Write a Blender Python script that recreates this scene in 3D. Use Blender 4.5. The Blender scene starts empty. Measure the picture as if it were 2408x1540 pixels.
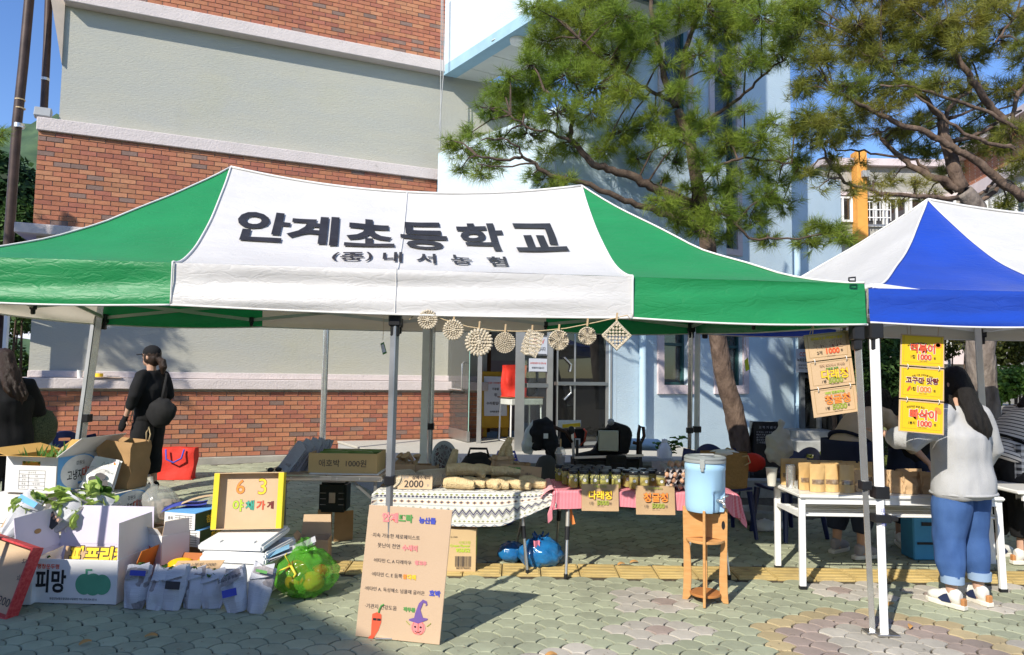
import bpy,bmesh,math,random
import numpy as np
from mathutils import Vector as V,Matrix,noise
S=bpy.context.scene
COL=S.collection
R=random.Random(7)
rad=math.radians
# ---------------------------------------------------------------- camera
CZ=1.55
FPX,CU,CVV=1650.0,1203.5,770.0  # focal length and centre, for a 2407 wide picture
PITCH,ROLL=math.atan(110/FPX),0.0146
_f=V((0,math.cos(PITCH),math.sin(PITCH)))
_u0=V((0,-math.sin(PITCH),math.cos(PITCH)))
_r0=V((1,0,0))
CR=_r0*math.cos(ROLL)+_u0*math.sin(ROLL)
CUP=_u0*math.cos(ROLL)-_r0*math.sin(ROLL)
cd=bpy.data.cameras.new('camera');cam=bpy.data.objects.new('camera',cd);COL.objects.link(cam)
cam.matrix_world=Matrix(((CR.x,CUP.x,-_f.x,0),(CR.y,CUP.y,-_f.y,0),(CR.z,CUP.z,-_f.z,CZ),(0,0,0,1)))
cd.sensor_width=36;cd.lens=36*FPX/2407;cd.clip_end=3000;cd.clip_start=.05
S.camera=cam
# ---------------------------------------------------------------- light
SUN_EL,SUN_AZ=rad(36),rad(34)  # shadows run to +y turned 34 degrees towards +x
SD=V((math.sin(SUN_AZ)*math.cos(SUN_EL),math.cos(SUN_AZ)*math.cos(SUN_EL),-math.sin(SUN_EL)))  # travel direction
wd=bpy.data.worlds.new('World');S.world=wd;wd.use_nodes=True
nt=wd.node_tree;bg=nt.nodes['Background']
sk=nt.nodes.new('ShaderNodeTexSky');sk.sky_type='NISHITA';sk.sun_disc=False
sk.sun_elevation=SUN_EL;sk.sun_rotation=math.atan2(-SD.x,-SD.y);sk.altitude=200;sk.air_density=1.0;sk.dust_density=.3;sk.ozone_density=2.0
hs_=nt.nodes.new('ShaderNodeHueSaturation');hs_.inputs['Saturation'].default_value=1.22;hs_.inputs['Hue'].default_value=.512;nt.links.new(sk.outputs[0],hs_.inputs['Color']);nt.links.new(hs_.outputs[0],bg.inputs[0]);bg.inputs[1].default_value=.15
sl=bpy.data.lights.new('sun','SUN');sl.energy=4.3;sl.angle=rad(.53);sl.color=(1,.94,.83)
so=bpy.data.objects.new('sun',sl);COL.objects.link(so);so.rotation_euler=SD.to_track_quat('-Z','Y').to_euler();so.location=(-8,-8,14)
S.view_settings.view_transform='Standard';S.view_settings.look='None';S.view_settings.gamma=1;S.view_settings.exposure=.50
S.cycles.max_bounces=8;S.cycles.transparent_max_bounces=16;S.cycles.use_denoising=True
# ---------------------------------------------------------------- helpers
TMP=bpy.data.scenes.new('workbench')

def gz(y):return .04*(min(max(y,-12),13)-5)
def ray(u,v):return(_f+CR*((u-CU)/FPX)-CUP*((v-CVV)/FPX))
def at(u,v,y):
 d=ray(u,v);return V((0,0,CZ))+d*(y/d.y)
def g(u,v):
 d=ray(u,v);t=(-.2-CZ)/(d.z-.04*d.y)
 p=V((0,0,CZ))+d*t;return V((p.x,p.y,gz(p.y)))
XF={}
def tag(o,label=None,cat=None,group=None,kind=None):
 if label:o['label']=label
 if cat:o['category']=cat
 if group:o['group']=group
 if kind:o['kind']=kind
 return o
def thing(name,label,cat,loc=(0,0,0),rz=0,group=None,rx=0,ry=0):
 o=bpy.data.objects.new(name,None);COL.objects.link(o)
 M=Matrix.Translation(V(loc))@Matrix.Rotation(rz,4,'Z')@Matrix.Rotation(ry,4,'Y')@Matrix.Rotation(rx,4,'X')
 o.matrix_basis=M;o.empty_display_size=.1;XF[o.name]=M
 return tag(o,label,cat,group)
def W(o):return XF[o.name]
def copy_thing(src,loc,rz=None,label=None,group=None):
 c=src.copy();COL.objects.link(c);c.location=loc
 if rz is not None:c.rotation_euler=(c.rotation_euler[0],c.rotation_euler[1],rz)
 if label:c['label']=label
 if group:c['group']=group
 for ch in list(src.children):
  k=ch.copy();COL.objects.link(k);k.parent=c
  for q in list(ch.children):
   z=q.copy();COL.objects.link(z);z.parent=k
 return c
def frame(p0,p1):
 d=(p1-p0);d=d.normalized()if d.length>1e-9 else V((0,0,1))
 a=V((0,0,1))if abs(d.z)<.9 else V((0,1,0))
 x=d.cross(a).normalized();return x,d.cross(x).normalized()

class MB:
 def __init__(s):s.v=[];s.f=[];s.m=[];s.uv=None
 def add(s,vs,fs,mi=0,X=None):
  n=len(s.v)
  s.v+=[tuple(X@V(p))if X is not None else tuple(p)for p in vs]
  s.f+=[tuple(i+n for i in f)for f in fs];s.m+=[mi]*len(fs);return s
 def box(s,c,d,rz=0,mi=0,X=None,rx=0,ry=0):
  M=Matrix.Translation(V(c))@Matrix.Rotation(rz,4,'Z')@Matrix.Rotation(ry,4,'Y')@Matrix.Rotation(rx,4,'X')
  if X is not None:M=X@M
  a,b,e=d[0]/2,d[1]/2,d[2]/2
  return s.add([(-a,-b,-e),(a,-b,-e),(a,b,-e),(-a,b,-e),(-a,-b,e),(a,-b,e),(a,b,e),(-a,b,e)],
                     [(0,3,2,1),(4,5,6,7),(0,1,5,4),(1,2,6,5),(2,3,7,6),(3,0,4,7)],mi,M)
 def quad(s,a,b,c,d,mi=0):return s.add([a,b,c,d],[(0,1,2,3)],mi)
 def slab(s,pts,off,mi=0):
  """closed prism from an outline (list of 3-D points) pushed along off"""
  n=len(pts);pts=[V(p)for p in pts];off=V(off)
  return s.add(pts+[p+off for p in pts],[tuple(range(n))[::-1],tuple(range(n,2*n))]+[(i,(i+1)%n,(i+1)%n+n,i+n)for i in range(n)],mi)
 def bar(s,p0,p1,w,h=None,mi=0,upv=(0,0,1)):
  p0,p1=V(p0),V(p1);h=h or w;d=(p1-p0).normalized();u=V(upv)
  if abs(d.dot(u))>.95:u=V((0,1,0))
  x=d.cross(u).normalized();y=x.cross(d)
  vs=[p+x*a*w/2+y*b*h/2 for p in(p0,p1)for a,b in((-1,-1),(1,-1),(1,1),(-1,1))]
  return s.add(vs,[(0,1,2,3),(7,6,5,4),(0,4,5,1),(1,5,6,2),(2,6,7,3),(3,7,4,0)],mi)
 def tube(s,pts,rs,n=8,mi=0,cap=True,ratio=1,ref=None):
  pts=[V(p)for p in pts];m=len(pts)
  if not hasattr(rs,'__len__'):rs=[rs]*m
  base=len(s.v);x=None;vs=[];fs=[]
  for i,p in enumerate(pts):
   d=(pts[min(i+1,m-1)]-pts[max(i-1,0)])
   d=d.normalized()if d.length>1e-9 else V((0,0,1))
   if x is None:
    x=V(ref)if ref else frame(V((0,0,0)),d)[0]
   x=(x-d*x.dot(d));x=x.normalized()if x.length>1e-6 else frame(V((0,0,0)),d)[0]
   y=d.cross(x)
   r=rs[i];rx,ry=(r if hasattr(r,'__len__')else(r,r*ratio))
   for k in range(n):
    a=2*math.pi*k/n;vs.append(p+x*rx*math.cos(a)+y*ry*math.sin(a))
  for i in range(m-1):
   for k in range(n):
    k2=(k+1)%n;fs.append((i*n+k,i*n+k2,(i+1)*n+k2,(i+1)*n+k))
  if cap:fs+=[tuple(range(n))[::-1],tuple(range((m-1)*n,m*n))]
  return s.add(vs,fs,mi)
 def cyl(s,p0,p1,r0,r1=None,n=12,mi=0,cap=True):return s.tube([p0,p1],[r0,r0 if r1 is None else r1],n,mi,cap)
 def lathe(s,c,prof,n=20,mi=0,X=None):
  c=V(c);vs=[];m=len(prof)
  for r,z in prof:
   for k in range(n):
    a=2*math.pi*k/n;vs.append(c+V((r*math.cos(a),r*math.sin(a),z)))
  fs=[(i*n+k,i*n+(k+1)%n,(i+1)*n+(k+1)%n,(i+1)*n+k)for i in range(m-1)for k in range(n)]
  if prof[0][0]>1e-4:fs.append(tuple(range(n))[::-1])
  if prof[-1][0]>1e-4:fs.append(tuple(range((m-1)*n,m*n)))
  return s.add(vs,fs,mi,X)
 def ball(s,c,r,n=12,m=8,mi=0,X=None,f=None):
  c=V(c);r=(r,r,r)if not hasattr(r,'__len__')else r;vs=[]
  for i in range(m+1):
   t=math.pi*i/m
   for k in range(n):
    a=2*math.pi*k/n;d=V((math.sin(t)*math.cos(a),math.sin(t)*math.sin(a),math.cos(t)))
    q=f(d)if f else 1
    vs.append(c+V((d.x*r[0],d.y*r[1],d.z*r[2]))*q)
  fs=[(i*n+k,(i+1)*n+k,(i+1)*n+(k+1)%n,i*n+(k+1)%n)for i in range(m)for k in range(n)]
  return s.add(vs,fs,mi,X)
 def grid(s,fn,nu,nv,mi=0,wrap=False):
  base=len(s.v);vs=[fn(i/nu,j/nv)for j in range(nv+1)for i in range(nu+1)]
  fs=[(j*(nu+1)+i,j*(nu+1)+i+1,(j+1)*(nu+1)+i+1,(j+1)*(nu+1)+i)for j in range(nv)for i in range(nu)]
  return s.add(vs,fs,mi)
 def obj(s,name,mats,parent=None,local=False,smooth=None,bevel=0,merge=False,solid=0,label=None,cat=None,group=None,kind=None,seg=1):
  vs=[V(p)for p in s.v];o_loc=None
  if parent is not None and not local:
   I=W(parent).inverted();vs=[I@p for p in vs]
  if parent is None and vs:
   xs=[p.x for p in vs];ys=[p.y for p in vs];o_loc=V(((min(xs)+max(xs))/2,(min(ys)+max(ys))/2,min(p.z for p in vs)))
   vs=[p-o_loc for p in vs]
  me=bpy.data.meshes.new(name);me.from_pydata([tuple(p)for p in vs],[],s.f)
  if not isinstance(mats,(list,tuple)):mats=[mats]
  for m in mats:me.materials.append(m)
  me.polygons.foreach_set('material_index',s.m)
  if bevel or merge or solid:
   bm=bmesh.new();bm.from_mesh(me)
   if merge:bmesh.ops.remove_doubles(bm,verts=bm.verts,dist=1e-4)
   if solid:bmesh.ops.recalc_face_normals(bm,faces=bm.faces);bmesh.ops.solidify(bm,geom=bm.faces,thickness=solid)
   if bevel:
    es=[e for e in bm.edges if len(e.link_faces)==2 and e.calc_face_angle(0)>rad(35)]
    bmesh.ops.bevel(bm,geom=es,offset=bevel,segments=seg,affect='EDGES',clamp_overlap=True)
   bm.to_mesh(me);bm.free()
  if smooth is not None:
   me.polygons.foreach_set('use_smooth',[True]*len(me.polygons))
   if smooth<179:me.set_sharp_from_angle(angle=rad(smooth))
  o=bpy.data.objects.new(name,me);COL.objects.link(o)
  if parent is not None:o.parent=parent;XF[o.name]=W(parent)
  else:o.location=o_loc if o_loc else(0,0,0);XF[o.name]=Matrix.Translation(o.location)
  return tag(o,label,cat,group,kind)

def npmesh(name,vs,fs,mats,parent=None,fm=None,smooth=False,**kw):
 """big meshes from numpy arrays: vs (n,3), fs (m,k)"""
 vs=np.asarray(vs,'f4');fs=np.asarray(fs,'i4');k=fs.shape[1]
 if parent is not None:
  I=np.array(W(parent).inverted());vs=vs@I[:3,:3].T+I[:3,3]
 me=bpy.data.meshes.new(name);me.vertices.add(len(vs));me.vertices.foreach_set('co',vs.ravel())
 me.loops.add(fs.size);me.loops.foreach_set('vertex_index',fs.ravel())
 me.polygons.add(len(fs));me.polygons.foreach_set('loop_start',np.arange(0,fs.size,k,dtype='i4'))
 if not isinstance(mats,(list,tuple)):mats=[mats]
 for m in mats:me.materials.append(m)
 if fm is not None:me.polygons.foreach_set('material_index',np.asarray(fm,'i4'))
 if smooth:me.polygons.foreach_set('use_smooth',np.ones(len(fs),bool))
 me.update();me.validate()
 o=bpy.data.objects.new(name,me);COL.objects.link(o)
 if parent is not None:o.parent=parent;XF[o.name]=W(parent)
 else:XF[o.name]=Matrix.Identity(4)
 return tag(o,**kw)

# ---- lettering
_tc={}
def glyphs(s,bold=0):
 k=(s,bold)
 if k not in _tc:
  c=bpy.data.curves.new('w','FONT');c.body=s;c.offset=bold;c.resolution_u=3;c.align_x='LEFT'
  o=bpy.data.objects.new('w',c);me=bpy.data.meshes.new_from_object(o)
  a=np.array([v.co[:2]for v in me.vertices]or[(0,0)],'f4');f=[tuple(p.vertices)for p in me.polygons]
  bpy.data.objects.remove(o);bpy.data.curves.remove(c);bpy.data.meshes.remove(me)
  _tc[k]=(a,f)
 return _tc[k]
def text(mb,s,o,xd,yd,w=None,h=None,bold=0,mi=0,lift=.0015,arc=0,fit0=None,fn=None,slant=0):
 """adds the string to mb, centred on o; xd, yd are unit vectors; w and/or h give its size"""
 a,f=glyphs(s,bold);b=fit0 if fit0 is not None else a
 lo,hi=b.min(0),b.max(0);sz=np.maximum(hi-lo,1e-6)
 if w and h:k=(w/sz[0],h/sz[1])
 elif w:k=(w/sz[0],)*2
 else:k=(h/sz[1],)*2
 q=(a-(lo+hi)/2)*k
 o=V(o);xd=V(xd);yd=V(yd);n=xd.cross(yd).normalized()
 vs=[]
 for x,y in q:
  x=float(x);y=float(y)
  x+=y*slant
  if arc:t=x/arc;r=arc+y;x,y=r*math.sin(t),r*math.cos(t)-arc
  vs.append(fn(x,y)if fn else o+xd*x+yd*y+n*lift)
 return mb.add(vs,f,mi)
def outlined(mb,s,o,xd,yd,h=None,w=None,fill=0,line=1,lift=.0015,fat=.03,edge=.025,arc=0):
 a,_=glyphs(s,fat)
 text(mb,s,o,xd,yd,w,h,fat+edge,line,lift,arc,fit0=a)
 text(mb,s,o,xd,yd,w,h,fat,fill,lift+.0012,arc,fit0=a)

# ---- voxel fuse (temp scene keeps the evaluation small)
def fuse(mb,voxel,name,mats,parent,smooth_it=4,folds=0,fscale=8,local=True,keep=None,dec=0,stretch=1,**kw):
 me=bpy.data.meshes.new('t');me.from_pydata([tuple(p)for p in mb.v],[],mb.f)
 o=bpy.data.objects.new('t',me);TMP.collection.objects.link(o)
 m=o.modifiers.new('r','REMESH');m.mode='VOXEL';m.voxel_size=voxel
 if smooth_it:m=o.modifiers.new('s','SMOOTH');m.iterations=smooth_it;m.factor=.5
 vl=TMP.view_layers[0];vl.update();dg=vl.depsgraph;dg.update()
 r=bpy.data.meshes.new_from_object(o.evaluated_get(dg))
 bpy.data.objects.remove(o);bpy.data.meshes.remove(me)
 nv=len(r.vertices)
 if folds:
  co=np.empty(nv*3,'f4');r.vertices.foreach_get('co',co);co=co.reshape(-1,3)
  no=np.empty(nv*3,'f4');r.vertex_normals.foreach_get('vector',no);no=no.reshape(-1,3)
  d=np.array([noise.noise(V((p[0]*fscale,p[1]*fscale,p[2]*fscale*stretch)))+.5*noise.noise(V((p[0]*fscale*2.3+5,p[1]*fscale*2.3,p[2]*fscale*2.3*stretch)))for p in co],'f4')
  co+=no*(d*folds)[:,None];r.vertices.foreach_set('co',co.ravel())
 if not isinstance(mats,(list,tuple)):mats=[mats]
 r.materials.clear()
 for mm in mats:r.materials.append(mm)
 if keep:
  r.polygons.foreach_set('material_index',[keep(p.center)for p in r.polygons])
 r.polygons.foreach_set('use_smooth',[True]*len(r.polygons));r.name=name;r.update()
 ob=bpy.data.objects.new(name,r);COL.objects.link(ob);ob.parent=parent;XF[ob.name]=W(parent)
 return tag(ob,**kw)

# ---------------------------------------------------------------- materials
_mc={}
def nodes(m):
 m.use_nodes=True;t=m.node_tree;return t,t.nodes['Principled BSDF'],t.nodes['Material Output']
def N(t,typ,**kw):
 n=t.nodes.new('ShaderNode'+typ)
 for k,v in kw.items():
  if isinstance(k,str)and hasattr(n,k):setattr(n,k,v)
  else:n.inputs[k].default_value=v
 return n
def mat(name,c,rough=.6,var=.1,vs=5,bump=0,bs=60,metal=0,spec=.4,c2=None,trans=0,alpha=1,emit=0,coat=0,stretch=None,rnd=0,island=0,aniso=None,det=4,transm=0,ior=1.45):
 if name in _mc:return _mc[name]
 m=bpy.data.materials.new(name);t,b,out=nodes(m);L=t.links.new
 tc=N(t,'TexCoord');src=tc.outputs['Object']
 if stretch:
  mp=N(t,'Mapping');mp.inputs['Scale'].default_value=stretch;L(src,mp.inputs[0]);src=mp.outputs[0]
 nz=N(t,'TexNoise');nz.inputs['Scale'].default_value=vs;nz.inputs['Detail'].default_value=det;L(src,nz.inputs['Vector'])
 rp=N(t,'ValToRGB');rp.color_ramp.elements[0].position=.3;rp.color_ramp.elements[1].position=.7
 c=tuple(c);d=tuple(c2)if c2 else tuple(min(1,x*(1+var))for x in c);e=c if c2 else tuple(x*(1-var)for x in c)
 rp.color_ramp.elements[0].color=(*e,1);rp.color_ramp.elements[1].color=(*d,1);L(nz.outputs['Fac'],rp.inputs[0])
 colr=rp.outputs[0]
 if rnd or island:
  hs=N(t,'HueSaturation');L(colr,hs.inputs['Color']);mr=N(t,'MapRange');mr.inputs['To Min'].default_value=1-(rnd or island);mr.inputs['To Max'].default_value=1+(rnd or island)
  if island:gi=N(t,'NewGeometry');L(gi.outputs['Random Per Island'],mr.inputs['Value'])
  else:oi=N(t,'ObjectInfo');L(oi.outputs['Random'],mr.inputs['Value'])
  L(mr.outputs[0],hs.inputs['Value']);colr=hs.outputs[0]
 L(colr,b.inputs['Base Color']);b.inputs['Roughness'].default_value=rough;b.inputs['Metallic'].default_value=metal
 b.inputs['Specular IOR Level'].default_value=spec;b.inputs['Coat Weight'].default_value=coat
 b.inputs['Transmission Weight'].default_value=transm;b.inputs['IOR'].default_value=ior
 if bump:
  n2=N(t,'TexNoise');n2.inputs['Scale'].default_value=bs;n2.inputs['Detail'].default_value=5;L(src,n2.inputs['Vector'])
  bp=N(t,'Bump');bp.inputs['Strength'].default_value=min(1,bump);bp.inputs['Distance'].default_value=.012*max(1,bump);L(n2.outputs['Fac'],bp.inputs['Height']);L(bp.outputs[0],b.inputs['Normal'])
 sh=b.outputs[0]
 if trans:
  tl=N(t,'BsdfTranslucent');L(colr,tl.inputs[0]);mx=N(t,'MixShader');mx.inputs[0].default_value=trans;L(sh,mx.inputs[1]);L(tl.outputs[0],mx.inputs[2]);sh=mx.outputs[0]
 if alpha<1:
  tr=N(t,'BsdfTransparent');mx=N(t,'MixShader');mx.inputs[0].default_value=alpha;L(tr.outputs[0],mx.inputs[1]);L(sh,mx.inputs[2]);sh=mx.outputs[0]
 L(sh,out.inputs[0]);_mc[name]=m;return m
def glass(name,tint=(.9,.95,.95),refl=1.0,dirt=.06,base=.04):
 if name in _mc:return _mc[name]
 m=bpy.data.materials.new(name);t,b,out=nodes(m);L=t.links.new;t.nodes.remove(b)
 tr=N(t,'BsdfTransparent');tr.inputs[0].default_value=(*tint,1);gl=N(t,'BsdfGlossy');gl.inputs['Roughness'].default_value=.01
 fr=N(t,'Fresnel');fr.inputs[0].default_value=1.5;mu=N(t,'Math',operation='MULTIPLY_ADD');mu.inputs[1].default_value=refl;mu.inputs[2].default_value=base;L(fr.outputs[0],mu.inputs[0])
 mx=N(t,'MixShader');L(mu.outputs[0],mx.inputs[0]);L(tr.outputs[0],mx.inputs[1]);L(gl.outputs[0],mx.inputs[2])
 df=N(t,'BsdfDiffuse');df.inputs[0].default_value=(.6,.62,.6,1);m2=N(t,'MixShader');m2.inputs[0].default_value=dirt;L(mx.outputs[0],m2.inputs[1]);L(df.outputs[0],m2.inputs[2])
 L(m2.outputs[0],out.inputs[0]);_mc[name]=m;return m
def plain(name,c,rough=.7):return mat(name,c,rough,var=.06,vs=20)

K={}
def mk():
 K['kraft']=mat('kraft_card',(.50,.335,.19),.75,var=.07,vs=9,bump=.1,bs=120)
 K['kraftlt']=mat('light_kraft_card',(.60,.43,.27),.8,var=.05,vs=7,bump=.08,bs=130)
 K['kraftdk']=mat('brown_card',(.40,.24,.11),.75,var=.1,vs=9,bump=.1,bs=90)
 K['white']=mat('white_card',(.74,.73,.72),.6,var=.04,vs=6,bump=.05,bs=60)
 K['lilac']=mat('lilac_card',(.66,.62,.74),.6,var=.04,vs=6)
 K['black']=mat('black_ink',(.02,.02,.022),.6,var=.1)
 K['ink']=mat('dark_ink',(.05,.045,.05),.6,var=.1)
 K['chrome']=mat('chrome_steel',(.66,.66,.64),.24,var=.08,vs=14,metal=.8)
 K['steel']=mat('brushed_aluminium',(.62,.6,.57),.35,var=.06,vs=10,metal=1)
 K['whitemetal']=mat('white_painted_steel',(.8,.8,.79),.35,var=.04,vs=12,coat=.2)
 K['grey']=mat('grey_painted_metal',(.33,.34,.34),.45,var=.06)
 K['blackpl']=mat('black_plastic',(.016,.016,.018),.4,var=.2,vs=12)
 K['blkfab']=mat('black_fabric',(.013,.013,.014),.85,var=.25,vs=14,bump=.2,bs=180)
 K['navyplastic']=mat('navy_plastic',(.008,.016,.085),.32,var=.08,spec=.5)
 K['rope']=mat('jute_twine',(.55,.42,.25),.9,var=.15,vs=60)
 K['green']=plain('green_ink',(.10,.30,.08));K['red']=plain('red_ink',(.74,.10,.045));K['orange']=plain('orange_ink',(.85,.28,.05))
 K['yellow']=plain('yellow_ink',(.90,.60,.04));K['blue']=plain('blue_ink',(.06,.08,.42));K['pinkink']=plain('pink_ink',(.75,.25,.25))
 K['olive']=plain('olive_ink',(.33,.36,.05));K['lime']=plain('lime_ink',(.45,.60,.05));K['maroon']=plain('maroon_ink',(.20,.03,.03));K['skyblue']=plain('sky_blue_ink',(.15,.42,.80))
 K['whiteink']=plain('white_ink',(.82,.82,.8));K['purple']=plain('purple_ink',(.16,.09,.30));K['tealink']=plain('teal_ink',(.05,.35,.25))
mk()
# ================================================================ GROUND
def stain(m,scale,lo,c,amt=.6,stretch=(1,1,1)):
 """blotches of wear with their own shape, mixed over a material's colour"""
 t=m.node_tree;b=t.nodes['Principled BSDF'];src=b.inputs['Base Color'].links[0].from_socket;geo=N(t,'NewGeometry');mp=N(t,'Mapping');mp.inputs['Scale'].default_value=stretch;t.links.new(geo.outputs['Position'],mp.inputs[0])
 nz=N(t,'TexNoise');nz.inputs['Scale'].default_value=scale;nz.inputs['Detail'].default_value=8;nz.inputs['Roughness'].default_value=.65;t.links.new(mp.outputs[0],nz.inputs[0]);rp=N(t,'ValToRGB');rp.color_ramp.elements[0].position=lo;rp.color_ramp.elements[1].position=lo+.2;rp.color_ramp.elements[0].color=(0,0,0,1);rp.color_ramp.elements[1].color=(amt,amt,amt,1);t.links.new(nz.outputs[0],rp.inputs[0])
 mx=N(t,'MixRGB');mx.inputs[2].default_value=(*c,1);t.links.new(rp.outputs[0],mx.inputs[0]);t.links.new(src,mx.inputs[1]);t.links.new(mx.outputs[0],b.inputs['Base Color'])
def ground():
 xs=[-600,-60,-14,-8,-4,0,4,8,14,60,600];ys=[-200,-12,-4,0,3,6,9,13,30,120,700]
 mb=MB()
 for j in ys:
  for i in xs:mb.v.append((i,j,gz(j)-.012))
 n=len(xs)
 for j in range(len(ys)-1):
  for i in range(n-1):mb.f.append((j*n+i,j*n+i+1,(j+1)*n+i+1,(j+1)*n+i));mb.m.append(0)
 sand=mat('joint_sand',(.085,.072,.05),.95,var=.45,vs=30,bump=.5,bs=150)
 return mb.obj('ground',sand,kind='structure')
ground()
pav=thing('pavement',None,None,(0,0,0));tag(pav,kind='structure')
PM=[]
for nm,c in(('green',(.31,.325,.222)),('pale',(.41,.375,.315)),('pink',(.30,.235,.20)),('yellow',(.41,.325,.18))):
 PM.append(mat(nm+'_paver',c,.85,vs=7,c2=tuple(x*1.18 for x in c),bump=.35,bs=220,island=.14))
PMR=[]
for m in PM:
 _k=m.name+'_single'
 c={'green':(.31,.325,.222),'pale':(.41,.375,.315),'pink':(.30,.235,.20),'yellow':(.41,.325,.18)}[m.name.split('_')[0]]
 PMR.append(mat(_k,c,.85,vs=7,c2=tuple(x*1.18 for x in c),bump=.35,bs=220,rnd=.14))
for m in PM+PMR:stain(m,1.1,.50,(.13,.125,.10),.42);stain(m,26,.60,(.12,.10,.07),.5)
def paver_outline():
 Rr=.1;h=lambda x:Rr-math.sqrt(max(0,Rr*Rr-x*x));T=.139;B=.0705
 pts=[(x,T-2*B-h(x))for x in(-.037,-.02,0,.02,.037)]
 pts+=[(x,T-B-h(.135-x))for x in(.042,.055,.075,.0965)]
 pts+=[(x,T-h(x))for x in(.095,.083,.062,.035,0,-.035,-.062,-.083,-.095)]
 pts+=[(-x,y)for x,y in[(x,T-B-h(.135-x))for x in(.042,.055,.075,.0965)][::-1]]
 return np.array(pts)-(0,.05)
PO=paver_outline()
def paver_mesh(mb,cx,cy,mi,tilt=(0,0),dz=0):
 n=len(PO);k1,k2=.955,.90
 def P(q,k,z):
  x,y=q[0]*k,(q[1]-.01)*k+.01
  return(cx+x,cy+y,gz(cy)+.04*y+z+dz+x*tilt[0]+y*tilt[1])
 vs=[P(q,k1,-.02)for q in PO]+[P(q,k1,-.003)for q in PO]+[P(q,k2,0)for q in PO]
 fs=[tuple(range(2*n,3*n))]
 for i in range(n):
  j=(i+1)%n;fs+=[(i,j,n+j,n+i),(n+i,n+j,2*n+j,2*n+i)]
 mb.add(vs,fs,mi)
FLOW=[g(1535,1413),g(1548,1486),g(1995,1388),g(2235,1400),g(1330,1560),g(2330,1368)]
MOT=V((2.28,4.28,0))
def paver_kind(x,y):
 d=math.hypot((x-MOT.x),(y-MOT.y)*1.25)
 if d<.36:return 1
 if d<.60:return 2
 if d<.76:return 3
 for c in FLOW:
  e=math.hypot(x-c.x,(y-c.y)*1.35)
  if e<.095:return 2
  if e<.29:return 1
 if x>2.55 and y<5.35 and noise.noise(V((x*1.7,y*2.5,3)))>.12:return R.choice((1,1,2))
 return 0
def pavers():
 lst=[]
 j=0;y=3.55
 while y<12.6:
  nx=int((y*.80+1.2)/.27)+1
  for i in range(-nx,nx+1):
   x=i*.27+(.135 if j%2 else 0)+.004*math.sin(j)
   if 5.42<y<5.80:continue
   if y>9.0 and-6.5<x<5.5 and y>9.15+(x+6.44)*.42:continue
   if x>2.2 and y>7.4:continue
   lst.append((x+R.uniform(-.002,.002),y,paver_kind(x,y)))
  y+=.0705;j+=1
 lst.sort(key=lambda p:math.hypot(p[0],p[1])+(0 if abs(p[0])<p[1]*.76 else 50))
 protos=[]
 for k in range(4):
  mb=MB();paver_mesh(mb,0,5,k);mb.v=[(a,b-5,c)for a,b,c in mb.v];o=mb.obj('paver',PMR,pav);protos.append(o)
 used=[False]*4
 big=MB()
 for n,(x,y,k)in enumerate(lst):
  if n<296:
   if not used[k]:o=protos[k];used[k]=True
   else:o=protos[k].copy();COL.objects.link(o)
   o.location=(x,y,gz(y)+R.uniform(-.0015,.0015));o.rotation_euler=(R.gauss(0,.006),R.gauss(0,.008),R.gauss(0,.02));o.parent=pav
  else:paver_mesh(big,x,y,k,(R.gauss(0,.006),R.gauss(0,.006)),R.uniform(-.0015,.0015))
 for k in range(4):
  if not used[k]:bpy.data.objects.remove(protos[k])
 big.obj('paver_field',PM,pav,kind='stuff')
pavers()
def tactile():
 st=thing('tactile_strip',None,None,(0,5.61,gz(5.61)));tag(st,kind='structure')
 ym=mat('yellow_tactile',(.47,.34,.12),.8,vs=4,c2=(.55,.41,.17),bump=.3,bs=120,rnd=.1)
 mb=MB();mb.box((0,0,-.004),(.292,.292,.016))
 for k in range(4):mb.box((0,-.105+k*.07,.006),(.27,.035,.008))
 p=mb.obj('tactile_tile',ym,st,local=True,bevel=.003)
 p.location=(-5.0,0,0);p.rotation_euler=(.04,0,0)
 for i in range(1,36):
  o=p.copy();COL.objects.link(o);o.location=(-5.0+i*.30,R.gauss(0,.003),R.uniform(-.002,.002));o.rotation_euler=(.04,0,R.gauss(0,.006));o.parent=st
tactile()
stain(bpy.data.materials['yellow_tactile'],6,.5,(.24,.18,.09),.5)
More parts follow.
